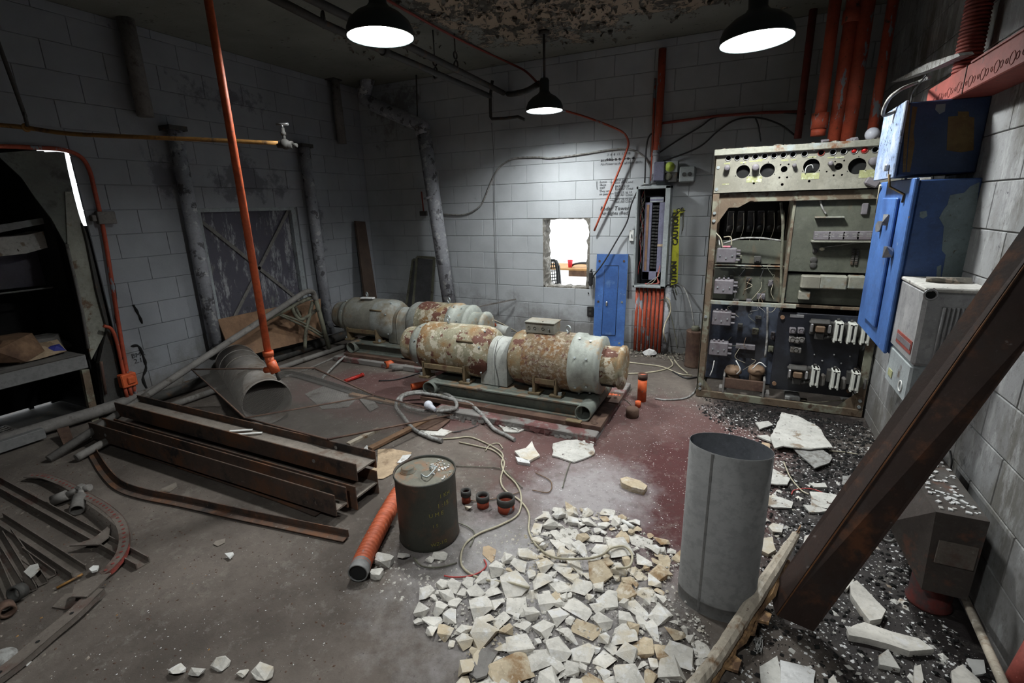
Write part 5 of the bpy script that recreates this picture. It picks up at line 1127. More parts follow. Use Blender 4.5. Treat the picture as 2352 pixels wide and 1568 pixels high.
g = thing('grey_switch_box', 'plain grey switch box just under the finned aluminium box', 'electrical box', (.83, 2.85, .7))
m = MB(); m.span((hx+.006, hy0+.01, .72), (XR-.001, hy1, hz0-.002), .01); m.build('case', M['greysteel'], g)
m = MB(); m.span((hx+.002, hy0+.26, .765), (hx+.0065, hy0+.33, .80)); m.build('sticker', M['ylabel'], g)
m = MB(); m.torus((hx+.003, hy0+.10, .78), (1, 0, 0), .025, .003, 16, 5); m.build('chalk_ring', M['white'], g)
me = rock(9, .12, .05, .02, 16); me.materials.append(M['flake']); o = bpy.data.objects.new('rust_litter', me); COL.objects.link(o); o.location = (.85, 2.85, hz1+.012); tag(o, 'brown leaf litter on the lid of the finned box', 'litter')
m = MB(); m.tube([(.86, 2.9, .72), (.86, 2.9, .45)], .018, 8); m.build('red_stub', M['redpaint'], label='red conduit stub under the grey switch box', cat='conduit')
# red wireway high on the right wall
wx = .80; A = pl(2352, 45, 0, wx); Z1 = pl(2230, 145, 0, wx).z; Z0_ = pl(2230, 205, 0, wx).z
r = thing('red_wireway', 'red square wireway with stamped knockouts running along the right wall', 'wireway', (.87, 2.6, Z0_))
m = MB(); m.span((wx, 1.2, Z0_), (XR-.0, 3.55, Z1), .004); m.build('trough', M['redpaint'], r)
m = MB(); m.span((wx-.006, 1.2, Z1-.004), (XR, 2.95, Z1+.004)); m.build('cover_lip', M['redpaint'], r)
for k in range(15):
    y = 1.5+k*.13
    for dy, rr in ((0, .022), (.045, .009), (.09, .013)):
        m = MB(); m.torus((wx-.001, y+dy, (Z0_+Z1)/2-.02), (1, 0, 0), rr, .0016, 16, 4); m.build('knockout', M['redpaint'], r)
for y in (2.2, 3.0):
    m = MB(); m.span((wx-.003, y, Z0_), (wx+.002, y+.004, Z1)); m.build('joint', M['darksteel'], r)
m = MB(); m.prism([pl(x, y, 0, wx-.02) for x, y in ((2045, 190), (2130, 145), (2200, 122), (2205, 128), (2140, 158), (2062, 186))], (.05, 0, 0)); m.build('dusty_strip', M['hose'], label='dusty grey lid strip sliding off the red wireway', cat='lid')
pipething('wireway_cable', [(ux+.03, 3.3, 2.09), BK(2030, 265, 3.35), BK(2040, 230, 3.3), BK(2070, 205, 3.2), pl(2105, 190, 0, wx-.02), pl(2135, 178, 0, wx-.01)], .009, 'hose', 'grey cable arching from the blue box to the red wireway', 'cable', 5, 7)
pipething('wireway_cable', [pl(2092, 236, 0, wx-.03), pl(2098, 210, 0, wx-.03), pl(2128, 172, 0, wx-.025)], .004, 'blackcable', 'thin black cord looping over the red wireway', 'cord', 5, 6)
m = MB(); a = pl(2228, 112, 0, .87); P = [(a.x, a.y, Z1-.01), (a.x, a.y, Z1+.25), (a.x-.005, a.y, H)]
for i in range(46): m.torus((a.x, a.y, Z1+.01+i*.0165), (0, 0, 1), .046, .0075, 18, 5)
m.tube(P, .045, 14); m.build('flex_conduit', M['redpaint'], label='ribbed red flexible conduit rising from the red wireway', cat='conduit')
m = MB(); m.cyl((.85, 3.25, 2.085), (.85, 3.25, Z0_), .04, n=16); m.build('red_nipple', M['redpaint'], label='short fat red nipple joining the upper blue box to the wireway', cat='nipple')

# ------------------------------------------------------------------ leaning rusty channel
b0, b1 = Vector((.29, 1.93, 0)), None
T = thing('leaning_channel', 'heavy rusty steel channel leaning from the floor up to the right wall', 'beam', (.3, 1.9, 0))
Dt = 1.52
RB, RT_ = FL(1786, 1412, .03), DP(2352, 612, Dt)               # ridge line: bottom and top
LB, LT_ = FL(1868, 1447, .005), DP(2352, 800, Dt-.02)          # lower edge of the web
UB, UT_ = FL(1772, 1360, .06), DP(2352, 528, Dt+.03)           # far edge of the flange
ex = 1.13
def ext(a, b): return a + (b-a)*ex
RT_, LT_, UT_ = ext(RB, RT_), ext(LB, LT_), ext(UB, UT_)
def slabm(a, b, c, d, th):
    n = (b-a).cross(d-a).normalized()*th; m = MB(); m.prism([a, b, c, d], n); return m
m = slabm(RB, RT_, LT_, LB, -.007); m.build('web', M['lean'], T)
m = slabm(RB, RT_, UT_, UB, .008); m.build('upper_flange', M['lean'], T)
m = MB(); m.tube([RB, RT_], .0045, 6); m.build('worn_ridge', worn('bright_rust_ridge', (.26, .11, .045), [((.10, .05, .03), 8, .55, .15)], .75), T)
# broken timber
T = thing('broken_timber', 'splintered grey brown timber propped against the metal can', 'timber', (.1, 1.6, 0))
spx = [(1585, 1590), (1640, 1520), (1700, 1428), (1760, 1335), (1828, 1228)]
z_ = [.015, .03, .07, .13, .20]
C_ = cat_rom([FL(x, y, z) for (x, y), z in zip(spx, z_)], 9); NC = len(C_)
m = MB(); vs = []; rr = random.Random(5); n = 10; jit = [rr.uniform(.85, 1.12) for _ in range(n)]
for i, c in enumerate(C_):
    d = (C_[min(i+1, NC-1)]-C_[max(i-1, 0)]).normalized(); s1 = d.cross(Vector((0, 0, 1))).normalized(); u1 = s1.cross(d)
    t_ = i/(NC-1); w_ = .027 if t_ < .8 else .027-.05*(t_-.8)
    for k in range(n):
        a = 2*pi*k/n; rad = w_*jit[k]*rr.uniform(.93, 1.07)*(.8 if 5 <= k <= 8 else 1); vs.append(c+s1*cos(a)*rad+u1*sin(a)*rad)
m.add(vs, [(j*n+k, j*n+(k+1) % n, (j+1)*n+(k+1) % n, (j+1)*n+k) for j in range(NC-1) for k in range(n)]+[tuple(range(n))[::-1], tuple(range((NC-1)*n, NC*n))], False); m.build('timber_body', M['wood'], T)
m = MB(); lo = []
for i in range(4, NC-3, 2): 
    c = C_[i]+Vector((.022, -.004, -.02)); lo.append(c+Vector((rr.uniform(-.006, .01), 0, rr.uniform(-.008, .004))))
m.tube(lo, .02, 6, True, False, rfun=lambda i: .012+.008*abs(sin(i*1.9))); m.build('split_side', M['woodinside'], T)
for (x, y, z, dx, dy, s) in ((1828, 1232, .20, .02, .05, .04), (1818, 1240, .19, .03, .03, .05), (1700, 1460, .03, .05, .01, .10), (1725, 1425, .05, .06, -.01, .09), (1660, 1535, .01, .05, -.01, .09)):
    p = FL(x, y, z); m = MB(); m.prism([p, p+Vector((dx, dy, .012)), p+Vector((dx*1.2, dy*1.1+s*.6, .01)), p+Vector((dx*.3, s*.9, .0))], (0, 0, .012)); m.build('splinter', M['woodinside'], T)
# metal can (oval duct)
T = thing('metal_can', 'tall galvanised oval metal can standing open at the top', 'can', (.015, 1.9, 0))
cx, cy = .015, 1.905; rx, ry = .152, .102
def oval(r0, r1, z, ang=.1, n=40): return [(cx+(r0*cos(2*pi*k/n))*cos(ang)-(r1*sin(2*pi*k/n))*sin(ang)-.0*z, cy+(r0*cos(2*pi*k/n))*sin(ang)+(r1*sin(2*pi*k/n))*cos(ang), z) for k in range(n)]
def shell(prof, mt, nm, ang=-.12):
    n = 40; vs = []
    for k_, z in prof: vs += oval(rx*1.0+k_, ry+k_, z, ang)
    m = MB(); m.add(vs, [(j*n+k, j*n+(k+1) % n, (j+1)*n+(k+1) % n, (j+1)*n+k) for j in range(len(prof)-1) for k in range(n)], True); return m.build(nm, M[mt], T)
shell([(0, .0), (0, .055), (.0028, .058), (.0028, .064), (0, .067), (0, .735), (-.0015, .735)], 'galv', 'outer_wall'); shell([(-.0015, .735), (-.002, .02), (-.08, .02)], 'galvin', 'inner_wall')
q = oval(rx+.001, ry+.001, 0, -.12); k = min(range(40), key=lambda i: abs(hypot(q[i][0]-FL(1608, 1400).x, q[i][1]-FL(1608, 1400).y)))
m = MB(); m.span((q[k][0]-.005, q[k][1]-.003, .01), (q[k][0]+.005, q[k][1]+.002, .733), .001); m.build('seam', M['galv'], T)
# ------------------------------------------------------------------ fuel drum and orange hose
cx0 = Vector((-1.372, 1.795, 0)); R_, Hd = .155, .375
T = thing('steel_drum', 'small olive drab steel drum with a dusty lid and faded yellow print', 'drum', cx0)
m = MB(); m.lathe([(.001, 0), (R_-.004, 0), (R_+.002, .008), (R_-.002, .02), (R_-.002, Hd-.02), (R_+.003, Hd-.008), (R_+.003, Hd), (R_-.003, Hd+.002), (R_-.005, Hd-.012)], cx0, (0, 0, 1), 48); m.build('drum_wall', M['drum'], T)
m = MB(); m.lathe([(R_-.004, Hd-.012), (.001, Hd-.010)], cx0, (0, 0, 1), 48, False); m.build('drum_lid', M['drumlid'], T)
c = FL(937, 1081, Hd-.01); m = MB(); m.lathe([(.042, 0), (.040, .004), (.034, .004), (.033, .020), (.028, .023), (.001, .023)], (c.x, c.y, Hd-.010), (0, 0, 1), 24); m.build('screw_cap', M['drumlid'], T)
P = [FL(x, y, Hd+.008) for x, y in ((968, 1089), (975, 1094), (984, 1093), (1000, 1075), (1000, 1071), (988, 1072))]
m = MB(); m.tube(cat_rom([P[0]-Vector((0, 0, .015))]+P+[P[-1]-Vector((0, 0, .015))], 4), .004, 7); m.build('bail_handle', M['bolt'], T)
m = MB()
for i in range(60):
    a, q = rnd.gauss(.9, .5), rnd.uniform(.03, .13); s = rnd.uniform(.002, .008); m.box((cx0.x+q*cos(a), cx0.y+q*sin(a), Hd-.008), (s*1.4, s, s*.8), 0, Matrix.Rotation(rnd.uniform(0, 3), 3, 'Z'))
m.build('lid_crumbs', M['paper'], T, kind='stuff')
for s, x, y, h in (('1 KH', 1009, 1145, .030), ('1 :15', 1004, 1168, .034), ('U M E', 985, 1190, .030), ('1 S', 993, 1213, .024), ('WZ-1/2', 990, 1256, .026)):
    # letters wrapped round the drum wall
    b_ = ray(x, y); t_ = 0
    dx, dy = b_.x, b_.y; A_ = dx*dx+dy*dy; B__ = 2*((CAM.x-cx0.x)*dx+(CAM.y-cx0.y)*dy); C__ = (CAM.x-cx0.x)**2+(CAM.y-cx0.y)**2-R_*R_
    disc = B__*B__-4*A_*C__
    if disc <= 0: continue
    t_ = (-B__-math.sqrt(disc))/(2*A_); p = CAM+b_*t_; th0 = atan2(p.y-cx0.y, p.x-cx0.x)
    o = text(s, h, (0, 0, 0), M['yellowink'], None, 'stencil', Matrix.Identity(4), 'LEFT', 0, .0002)
    for v in o.data.vertices:
        th = th0+v.co.x/R_; r_ = R_+.0006+v.co.z; zz = p.z+v.co.y; v.co = (r_*cos(th), r_*sin(th), zz)
    o.parent = T; o['kind'] = 'thing'; del o['kind']
# hose
A = FL(822, 1316, .05); B = FL(905, 1150, .055); 
T = thing('orange_hose', 'ribbed orange flexible duct hose lying behind the drum', 'hose', A)
A0 = Vector((A.x, A.y, .05)); L_ = cat_rom([A0, FL(845, 1262, .05), FL(880, 1195, .055), FL(915, 1135, .06), FL(940, 1110, .06)], 30)
m = MB(); m.tube(L_[8:], .04, 20, True, True, rfun=lambda i: .043+.0045*sin(i*1.57)); m.build('ribbed_skin', M['orangeworn'] if False else worn('orange_hose_skin', (.50, .11, .045), [((.26, .26, .28), 30, .66, .04)], .6), T)
m = MB(); m.tube(L_[:13], .042, 24, False, True, rfun=lambda i: .046+.001*sin(i*2.4)); m.build('grey_end_sleeve', M['galv'], T)
m = MB(); d_ = (L_[0]-L_[3]).normalized(); m.cyl(L_[1], L_[1]+d_*.001, .040, n=20); m.build('dark_bore', M['void'], T)
m = MB(); m.torus(L_[0], d_, .043, .0035, 24, 6); m.build('end_lip', M['galv'], T)
# three pipe stubs in the floor
for (x, y, r_, h_, lab) in ((1066, 1157, .026, .075, 'smallest dark pipe stub standing in the floor by the drum'), (1103, 1170, .034, .075, 'middle dark pipe stub of the three standing in the floor'), (1154, 1182, .047, .085, 'largest pipe stub with an orange foot standing in the floor')):
    c = FL(x, y); T = thing('pipe_stub', lab, 'pipe', c); c = Vector((c.x, c.y+r_, 0))
    m = MB(); m.hollow(c, c+Vector((0, 0, h_*.6)), r_, r_-.006, 24); m.build('painted_foot', M['orangeworn'], T)
    m = MB(); m.hollow(c+Vector((0, 0, h_*.55)), c+Vector((0, 0, h_)), r_+.004, r_-.005, 24); m.build('bare_rim', M['darksteel'], T)
    m = MB(); m.lathe([(.001, 0), (r_-.004, 0)], c+Vector((0, 0, h_*.25)), (0, 0, 1), 20, False); m.build('fill', M['void'], T)
c = FL(1471, 925); m = MB(); m.hollow((c.x, c.y+.05, 0), (c.x, c.y+.05, .235), .038, .032, 22); m.build('orange_tube', M['orange'], label='upright orange tube on the floor beside the machine pad', cat='tube')
m = MB(); m.hollow((c.x, c.y+.05, .2), (c.x, c.y+.05, .25), .040, .034, 22); m.build('tube_collar', M['rustplate'], label='dark collar on top of the upright orange tube', cat='collar')
c = FL(1464, 936); m = MB(); m.cyl((c.x, c.y+.02, 0), (c.x, c.y+.02, .05), .024, n=14); m.build('small_stub', M['orange'], label='tiny orange stub in front of the upright orange tube', cat='stub')
c = FL(1449, 962); T = thing('rusty_plug', 'round rusty pipe cap on the floor near the orange tube', 'cap', c); m = MB(); m.lathe([(.048, 0), (.052, .01), (.052, .06), (.042, .078), (.001, .08)], (c.x, c.y+.05, 0), (0, 0, 1), 22); m.build('cap_body', M['rustplate'], T)
# small orange flex hose sticking out by the machine end
A, B = FL(1375, 905, .09), FL(1425, 915, .07); m = MB(); L_ = [A.lerp(B, i/26) for i in range(27)]; m.tube(L_, .03, 14, rfun=lambda i: .030+.003*sin(i*1.6)); m.build('short_flex', M['orange'], label='short ribbed orange hose poking out from under the machine end', cat='hose')
for (x, y, x2, y2, r_, lab, hz) in ((885, 838, 905, 834, .04, 'orange ring fitting on the floor before the rear machine', .04), (945, 888, 985, 880, .03, 'orange pipe end lying at the corner of the front skid', .03)):
    A, B = FL(x, y, hz), FL(x2, y2, hz); m = MB(); m.hollow(A, B, r_, r_-.006, 20); m.build('orange_fitting', M['orange'], label=lab, cat='fitting')
A, B = FL(900, 846, .03), FL(940, 842, .03); m = MB(); m.hollow(A, B, .032, .026, 16); m.cyl(B, B+(B-A).normalized()*.06, .02); m.build('grey_fitting', M['dullpipe'], label='dusty grey pipe fitting next to the orange ring', cat='fitting')
A, B = FL(792, 875, .02), FL(834, 860, .022); m = MB(); m.cyl(A, B, .018, n=14); m.cyl(B-(B-A)*.08, B, .021, n=14); m.build('red_tube', M['redlens'] if False else worn('glossy_red_tube', (.45, .02, .015), [((.3, .03, .02), 8, .5, .1)], .3), label='glossy red tube lying among crumbs on the floor', cat='tube')
pipething('black_wire', [FL(870, 874, .01), FL(905, 872, .01), FL(935, 865, .01), FL(960, 857, .01), FL(985, 850, .01), FL(1000, 848, .01)], .006, 'blackcable', 'thin black wire curling in front of the front machine', 'wire', 5, 6)

# ------------------------------------------------------------------ big steel beams
def hbeam(y0, y1, zb, zt_, x0, x1, lab, web=.5, holes=()):
    T = thing('steel_beam', lab, 'beam', (x1, (y0+y1)/2, zb)); th = .009
    m = MB(); m.span((x0, y0, zb), (x1, y0+th, zt_), .002); m.build('near_flange', M['beam'], T)
    m = MB(); m.span((x0, y1-th, zb), (x1, y1, zt_), .002); m.build('far_flange', M['beam'], T)
    zw = zb+(zt_-zb)*web; m = MB(); m.span((x0, y0+th, zw-.005), (x1, y1-th, zw+.005)); m.build('web', M['beamdust'], T)
    for x, z, y in holes:
        m = MB(); m.cyl((x, y+(.0 if y < (y0+y1)/2 else -th), z), (x, y-.002+(.0 if y < (y0+y1)/2 else -th), z), .012, n=12); m.build('bolt_hole', M['hose'], T)
    return T
hbeam(1.845, 2.015, .155, .265, -4.32, -1.89, 'upper rear rusty beam lying flat on another beam', .5, ((-2.22, .215, 1.845), (-2.2, .23, 2.015)))
hbeam(1.66, 1.755, .045, .175, -4.33, -1.885, 'front rusty beam of the pair with crumbs in its trough', .25, ((-4.12, .11, 1.66),))
hbeam(1.80, 1.99, .0, .152, -4.30, -1.87, 'dark lower beam carrying the upper rear beam', .5)
# crumbs in the trough
m = MB(); 
for i in range(420):
    x = rnd.uniform(-4.2, -2.1); s = rnd.uniform(.003, .012); m.box((x, rnd.uniform(1.675, 1.745), .084+s*.3), (s*1.3, s, s), 0, Matrix.Rotation(rnd.uniform(0, 3), 3, 'Z'))
m.build('rust_scale', M['rustplate'], label='rust scale and dirt lying in the trough of the front beam', cat='rust flakes', kind='stuff')
for i, (x, y, w_, h_) in enumerate(((553, 987, .15, .02), (573, 994, .16, .018))):
    p = FL(x, y, .232); m = MB(); m.box((p.x, min(max(p.y, 1.87), 1.99), .222+.006), (w_, h_, .006), .001, Matrix.Rotation(.55, 3, 'Z')); m.build('white_strip', M['white'], label=('upper', 'lower')[i]+' white plastic strip of the two lying in the upper beam', cat='strip')
m = MB(); p = FL(740, 1128, .08); m.box((p.x, 1.71, .088), (.03, .02, .008), .002); m.build('yellow_tag', M['caution'], label='tiny yellow tag in the end of the front beam trough', cat='tag')
# spare angles under and before the beams
def angle(pts, lab, w_=.05, th=.005, mt='beam', cat='angle iron', nm='angle_iron', sec=None):
    P = cat_rom(pts, 6) if len(pts) > 2 else [Vector(p) for p in pts]
    m = MB(); m.sweep(P, sec or [(-w_/2, 0), (w_/2, 0), (w_/2, th), (-w_/2+th, th), (-w_/2+th, w_*.8), (-w_/2, w_*.8)]); return m.build(nm, M[mt], label=lab, cat=cat)
angle([FL(212, 1040, .01), FL(240, 1085, .01), FL(275, 1120, .01), FL(330, 1140, .01), FL(420, 1158, .01), FL(540, 1185, .01), FL(660, 1210, .01), FL(795, 1238, .01)], 'long bent angle iron on the floor in front of the beams')
angle([FL(330, 1040, .01), FL(460, 1082, .01), FL(620, 1135, .01), FL(735, 1178, .01)], 'dark angle iron half hidden under the front beam', .07)
UCH = [(-.03, 0), (.03, 0), (.03, .035), (.025, .035), (.025, .006), (-.025, .006), (-.025, .035), (-.03, .035)]
angle([FL(-30, 1100, .0), FL(330, 1300, .0)], 'long straight channel on the floor at the left edge', sec=UCH, mt='dustdark', nm='floor_channel', cat='channel')
angle([FL(-5, 1195, .0), FL(185, 1320, .0)], 'shorter boxed channel below the long straight channel', sec=UCH, mt='dustdark', nm='floor_channel', cat='channel')
for i, (a, b, lab) in enumerate((((0, 1232), (75, 1358), 'first dusty steel slat of the fan at the left edge'), ((18, 1225), (100, 1342), 'second dusty steel slat of the fan at the left edge'), ((45, 1270), (120, 1325), 'third short dusty slat under the leaf scraps'), ((0, 1275), (45, 1350), 'lowest dusty slat at the frame edge by the rings'), ((-10, 1290), (25, 1372), 'last dusty slat next to the clamp rings'))):
    angle([FL(*a, .008+.004*i), FL(*b, .005)], lab, .035, .004, 'dustdark', 'slat', 'steel_bar')
# perforated curved strips
def perf(px, hs, w_, lab, ph):
    P = cat_rom([FL(x, y, z) for (x, y), z in zip(px, hs)], 12)
    T = thing('perforated_strip', lab, 'strip', P[0]); m = MB(); m.sweep(P, [(-w_/2, 0), (w_/2, 0), (w_/2, .003), (-w_/2, .003)]); m.build('strip_web', M['dustdark'], T)
    m = MB(); m.sweep([p+Vector((0, 0, 0)) for p in P], [(-w_/2, -.022), (-w_/2+.003, -.022), (-w_/2+.003, .003), (-w_/2, .003)]); m.build('strip_edge', M['dustdark'] if w_ > .05 else worn('red_strip_edge', (.25, .04, .03), [((.08, .05, .04), 9, .5, .1)], .8), T)
    m = MB(); acc = 0
    for i in range(1, len(P)-1):
        acc += (P[i]-P[i-1]).length
        if acc > ph:
            acc = 0; m.cyl(P[i]+Vector((0, 0, .003)), P[i]+Vector((0, 0, .0045)), .0075, n=8)
    m.build('punched_holes', M['void'] if w_ > .05 else worn('red_hole_rim', (.18, .03, .025), (), .8), T, kind='stuff')
perf([(62, 1092), (100, 1094), (150, 1112), (190, 1135), (235, 1160), (270, 1190), (285, 1225), (280, 1265), (255, 1300), (232, 1318)], [.03, .035, .05, .06, .07, .07, .06, .05, .04, .03], .045, 'curved perforated steel strip with red punched holes arching over the channel', .035)
perf([(225, 1352), (170, 1405), (110, 1455), (40, 1515), (-20, 1560)], [.045, .04, .035, .03, .03], .06, 'long straight perforated strip at the lower left corner', .13)
# valve body with two sockets
T = thing('hose_valve', 'dusty twin outlet valve lying on the channel at the left', 'valve', FL(185, 1150))
c = FL(188, 1122, .07); m = MB(); m.box(c, (.06, .05, .05), .012); m.cyl(c, c+Vector((.05, .02, .01)), .02); m.build('valve_block', M['dullpipe'], T)
e1 = FL(176, 1172, .035); m = MB(); m.cyl(c, c.lerp(e1, .45), .018); m.hollow(c.lerp(e1, .4), e1, .034, .028, 20); m.build('socket', M['dullpipe'], T)
e2 = FL(120, 1150, .035); m = MB(); m.cyl(c, c.lerp(e2, .55), .018); m.cyl(c.lerp(e2, .5), e2, .030, n=16); m.build('socket', M['dullpipe'], T)
T = thing('pipe_clamp', 'pair of grey and brown clamp rings at the left frame edge', 'clamp', FL(25, 1400))
c = FL(30, 1365, .05); m = MB(); m.hollow(c, c+Vector((-.015, .035, -.01)), .034, .027, 22); m.build('clamp_ring', M['darksteel'], T)
c = FL(12, 1392, .035); m = MB(); m.hollow(c, c+Vector((.05, -.01, -.0)), .030, .02, 18); m.build('clamp_ring', M['rustplate'], T)
m = MB(); m.sphere(FL(5, 1512, .02), .045, 16, 10, (1.1, 1, .6)); m.build('dusty_bulb', M['hose'], label='dusty glass bulb by the lower left strip', cat='bulb')
def scrap(px, lab, mt='plaster', th=.008, z=.002, cat='scrap', nm='scrap', tilt=0):
    P = [FL(x, y, z+tilt*i/len(px)) for i, (x, y) in enumerate(px)]; m = MB(); m.prism(P, (0, 0, th)); return m.build(nm, M[mt], label=lab, cat=cat)
scrap([(165, 1372), (172, 1345), (215, 1325), (255, 1318), (225, 1350), (200, 1372)], 'leaf shaped grey board scrap over the curved strip end', 'dustdark', .006, .05, 'board', 'board_scrap')
scrap([(160, 1255), (215, 1238), (255, 1205), (250, 1235), (228, 1252)], 'bent triangular scrap under the long channel', 'dustdark', .006, .03, 'board', 'board_scrap')
scrap([(120, 1395), (150, 1365), (205, 1355), (190, 1385), (150, 1400)], 'flat dusty board scrap on the floor beside the lower left strip', 'dustdark', .004, .002, 'board', 'board_scrap')
scrap([(55, 1315), (70, 1300), (88, 1296), (92, 1308), (78, 1322), (70, 1328)], 'pale dry leaf scraps lying across the dusty slats', 'plaster', .006, .05, 'leaf', 'leaf_scrap')
scrap([(40, 1527), (52, 1517), (73, 1519), (62, 1530)], 'small folded white card at the lower left', 'white', .006, .002, 'card', 'white_card')
scrap([(205, 1310), (215, 1302), (228, 1302), (224, 1312), (212, 1316)], 'curled white plastic shaving at the end of the boxed channel', 'white', .01, .02, 'shaving', 'white_shaving')
scrap([(367, 1130), (372, 1122), (405, 1108), (407, 1118), (390, 1130)], 'thin pale scrap behind the bent angle iron', 'beamdust', .003, .002)
scrap([(490, 1250), (495, 1243), (518, 1237), (516, 1247), (500, 1255)], 'small flat grey scrap in the middle of the bare floor', 'beamdust', .003, .002)
m = MB(); m.tube([FL(130, 1350, .01), FL(190, 1318, .015)], .006, 6); m.build('thin_stick', M['yellowpipe'], label='thin brown stick lying in front of the dusty slats', cat='stick')
T = FL(528, 1280, .0); me = rock(77, .035, .022, .02, 12); me.materials.append(M['white']); o = bpy.data.objects.new('white_crumb', me); COL.objects.link(o); o.location = T; tag(o, 'single white crumb on the bare floor left of the hose', 'crumb')

# ------------------------------------------------------------------ spiral duct, screen, tubular frame, floor pipes
T = thing('spiral_duct', 'big dusty spiral duct section lying on its side by the left wall', 'duct', (-3.6, 2.5, 0))
A, B = Vector((-3.36, 2.44, .185)), Vector((-4.62, 3.08, .185)); d_ = (B-A)
m = MB(); m.hollow(A, B, .185, .180, 48); m.build('duct_shell', M['spiral'], T)
for t in (.03, .32, .62, .80, .97):
    m = MB(); m.torus(A+d_*t, d_, .187, .005, 44, 6); m.build('lock_seam', M['spiral'], T)
m = MB(); m.lathe([(.001, 0), (.18, 0)], A+d_*.16, d_, 24, False); m.build('inner_shade', M['void'], T)  # black disc standing in for the shade inside the duct
T = thing('wire_screen', 'bent rusty framed wire screen draped over the spiral duct', 'screen', FL(800, 950))
Q = [(440, 848, .40), (722, 845, .36), (860, 908, .10), (563, 960, .24), (752, 1009, .275), (1040, 952, .03)]
V = [FL(x, y, z) for x, y, z in Q]
def patch(a, b, c, d, n=8, sag=0.0):
    vs = [];
    for i in range(n+1):
        for j in range(n+1):
            s, q = i/n, j/n; p = a.lerp(b, s).lerp(d.lerp(c, s), q); p = p-Vector((0, 0, sag*sin(pi*s)*sin(pi*q))); vs.append(p)
    return vs, [(i*(n+1)+j, i*(n+1)+j+1, (i+1)*(n+1)+j+1, (i+1)*(n+1)+j) for i in range(n) for j in range(n)]
for pq in ((V[0], V[1], V[2], V[3]), (V[3], V[2], V[5], V[4])):
    m = MB(); m.add(*patch(*pq, sag=0.0 if pq[0] is V[0] else .02)); m.build('mesh_cloth', M['screen'], T, fix=False)
for a, b in ((0, 1), (1, 2), (0, 3), (3, 2), (3, 4), (4, 5), (2, 5)):
    m = MB(); m.tube([V[a], V[b]], .007, 6); m.build('edge_rod', M['rustplate'], T)
# boards and rods seen through the screen
angle([FL(640, 868, .01), FL(672, 862, .01), FL(800, 900, .01), FL(880, 925, .01)], 'dark bent strap on the floor under the wire screen', .05, .006, 'darksteel', 'strap', 'floor_strap')
scrap([(700, 905), (760, 880), (830, 905), (800, 935), (740, 940)], 'pale grey sheet fragment on the floor under the screen', 'dullpipe', .004, .002, 'sheet', 'sheet_scrap')
scrap([(815, 905), (838, 895), (870, 935), (850, 945)], 'second grey sheet fragment beside the first under the screen', 'dullpipe', .004, .008, 'sheet', 'sheet_scrap')
for (a, b, w_, z, lab) in (((805, 905), (930, 930), .05, .02, 'weathered timber strip at the front of the machine pad'), ((800, 1020), (870, 985), .04, .01, 'pale timber offcut behind the beam ends'), ((850, 1030), (1000, 955), .05, .02, 'long thin board running under the screen corner')):
    A, B = FL(*a, z), FL(*b, z); m = MB(); m.sweep([A, B], [(-w_/2, -.01), (w_/2, -.01), (w_/2, .01), (-w_/2, .01)]); m.build('timber_strip', M['wood'] if z != .02 else M['ply'], label=lab, cat='timber')
scrap([(925, 985), (1005, 990), (1035, 965), (985, 955)], 'dark flat plate lying on the floor under the grey hose', 'rustplate', .008, .01, 'plate', 'steel_plate')
# tubular frame
XF = -4.40
T = thing('tubular_trestle', 'long bent tubular steel frame leaning along the left wall', 'frame', FL(110, 1055))
p0 = FL(112, 1055, .02); P = [p0, LW(300, 926, XF), LW(470, 812, XF), LW(600, 737, XF), LW(690, 678, XF), LW(708, 668, XF), LW(719, 672, XF), LW(724, 690, XF), LW(735, 745, XF), LW(752, 800, XF)]
p1 = LW(560, 762, XF); 
m = MB(); m.tube([p0, LW(660, 697, XF)], .030, 12); m.tube(cat_rom([LW(660, 697, XF), LW(690, 677, XF), LW(706, 669, XF), LW(719, 672, XF), LW(725, 688, XF)], 6), .030, 12, False); m.build('long_tube', M['dullpipe'], T)
m = MB(); m.tube([LW(725, 686, XF), LW(756, 800, XF)], .026, 10); m.build('end_leg', M['olive'], T)
for pts, r_ in (([(610, 735), (715, 683), (727, 700)], .022), ([(668, 700), (680, 725), (694, 733), (722, 716)], .02), ([(718, 692), (712, 720), (703, 760), (700, 800)], .02), ([(634, 718), (690, 738), (742, 768)], .012), ([(638, 722), (700, 750), (745, 776)], .012), ([(676, 700), (684, 716), (690, 728)], .016), ([(694, 735), (726, 712)], .018)):
    m = MB(); m.tube(cat_rom([LW(x, y, XF-.05) for x, y in pts], 5) if len(pts) > 2 else [LW(x, y, XF-.05) for x, y in pts], r_, 8); m.build('cross_member', M['olive'], T)
m = MB(); m.prism([LW(498, 734, -4.74), LW(600, 712, -4.74), LW(735, 686, -4.74), LW(738, 775, -4.56), LW(553, 820, -4.56), LW(520, 790, -4.64)], (.012, 0, .004)); m.build('brown_board', M['ply'], label='stained brown board leaning low against the left wall', cat='board')
for (pts, r_, mt, lab) in (([(-4.74, 2.25, .06), (-4.73, 3.6, .06), (-4.72, 5.2, .06)], .055, 'darksteel', 'dark fat pipe lying along the foot of the left wall'), ([(-4.45, 2.3, .035), (-4.42, 3.7, .035), (-4.36, 4.9, .035)], .028, 'dullpipe', 'thinner dusty pipe lying in front of the fat pipe by the wall'),
        ([(-4.9, .9, .07), (-4.86, 1.5, .07), (-4.80, 2.15, .08), (-4.74, 2.6, .14)], .05, 'dullpipe', 'dusty pipe at the foot of the doorway'),
        ([FL(175, 1052, .03), FL(218, 1028, .05), FL(270, 1000, .05)], .028, 'dullpipe', 'short dusty tube end by the left ends of the beams'),
        ([FL(740, 868, .02), FL(790, 820, .05), FL(840, 790, .1)], .012, 'hose', 'thin pale rod lying before the rear machine')):
    pipething('floor_pipe', pts, r_, mt, lab, 'pipe', 5, 12)
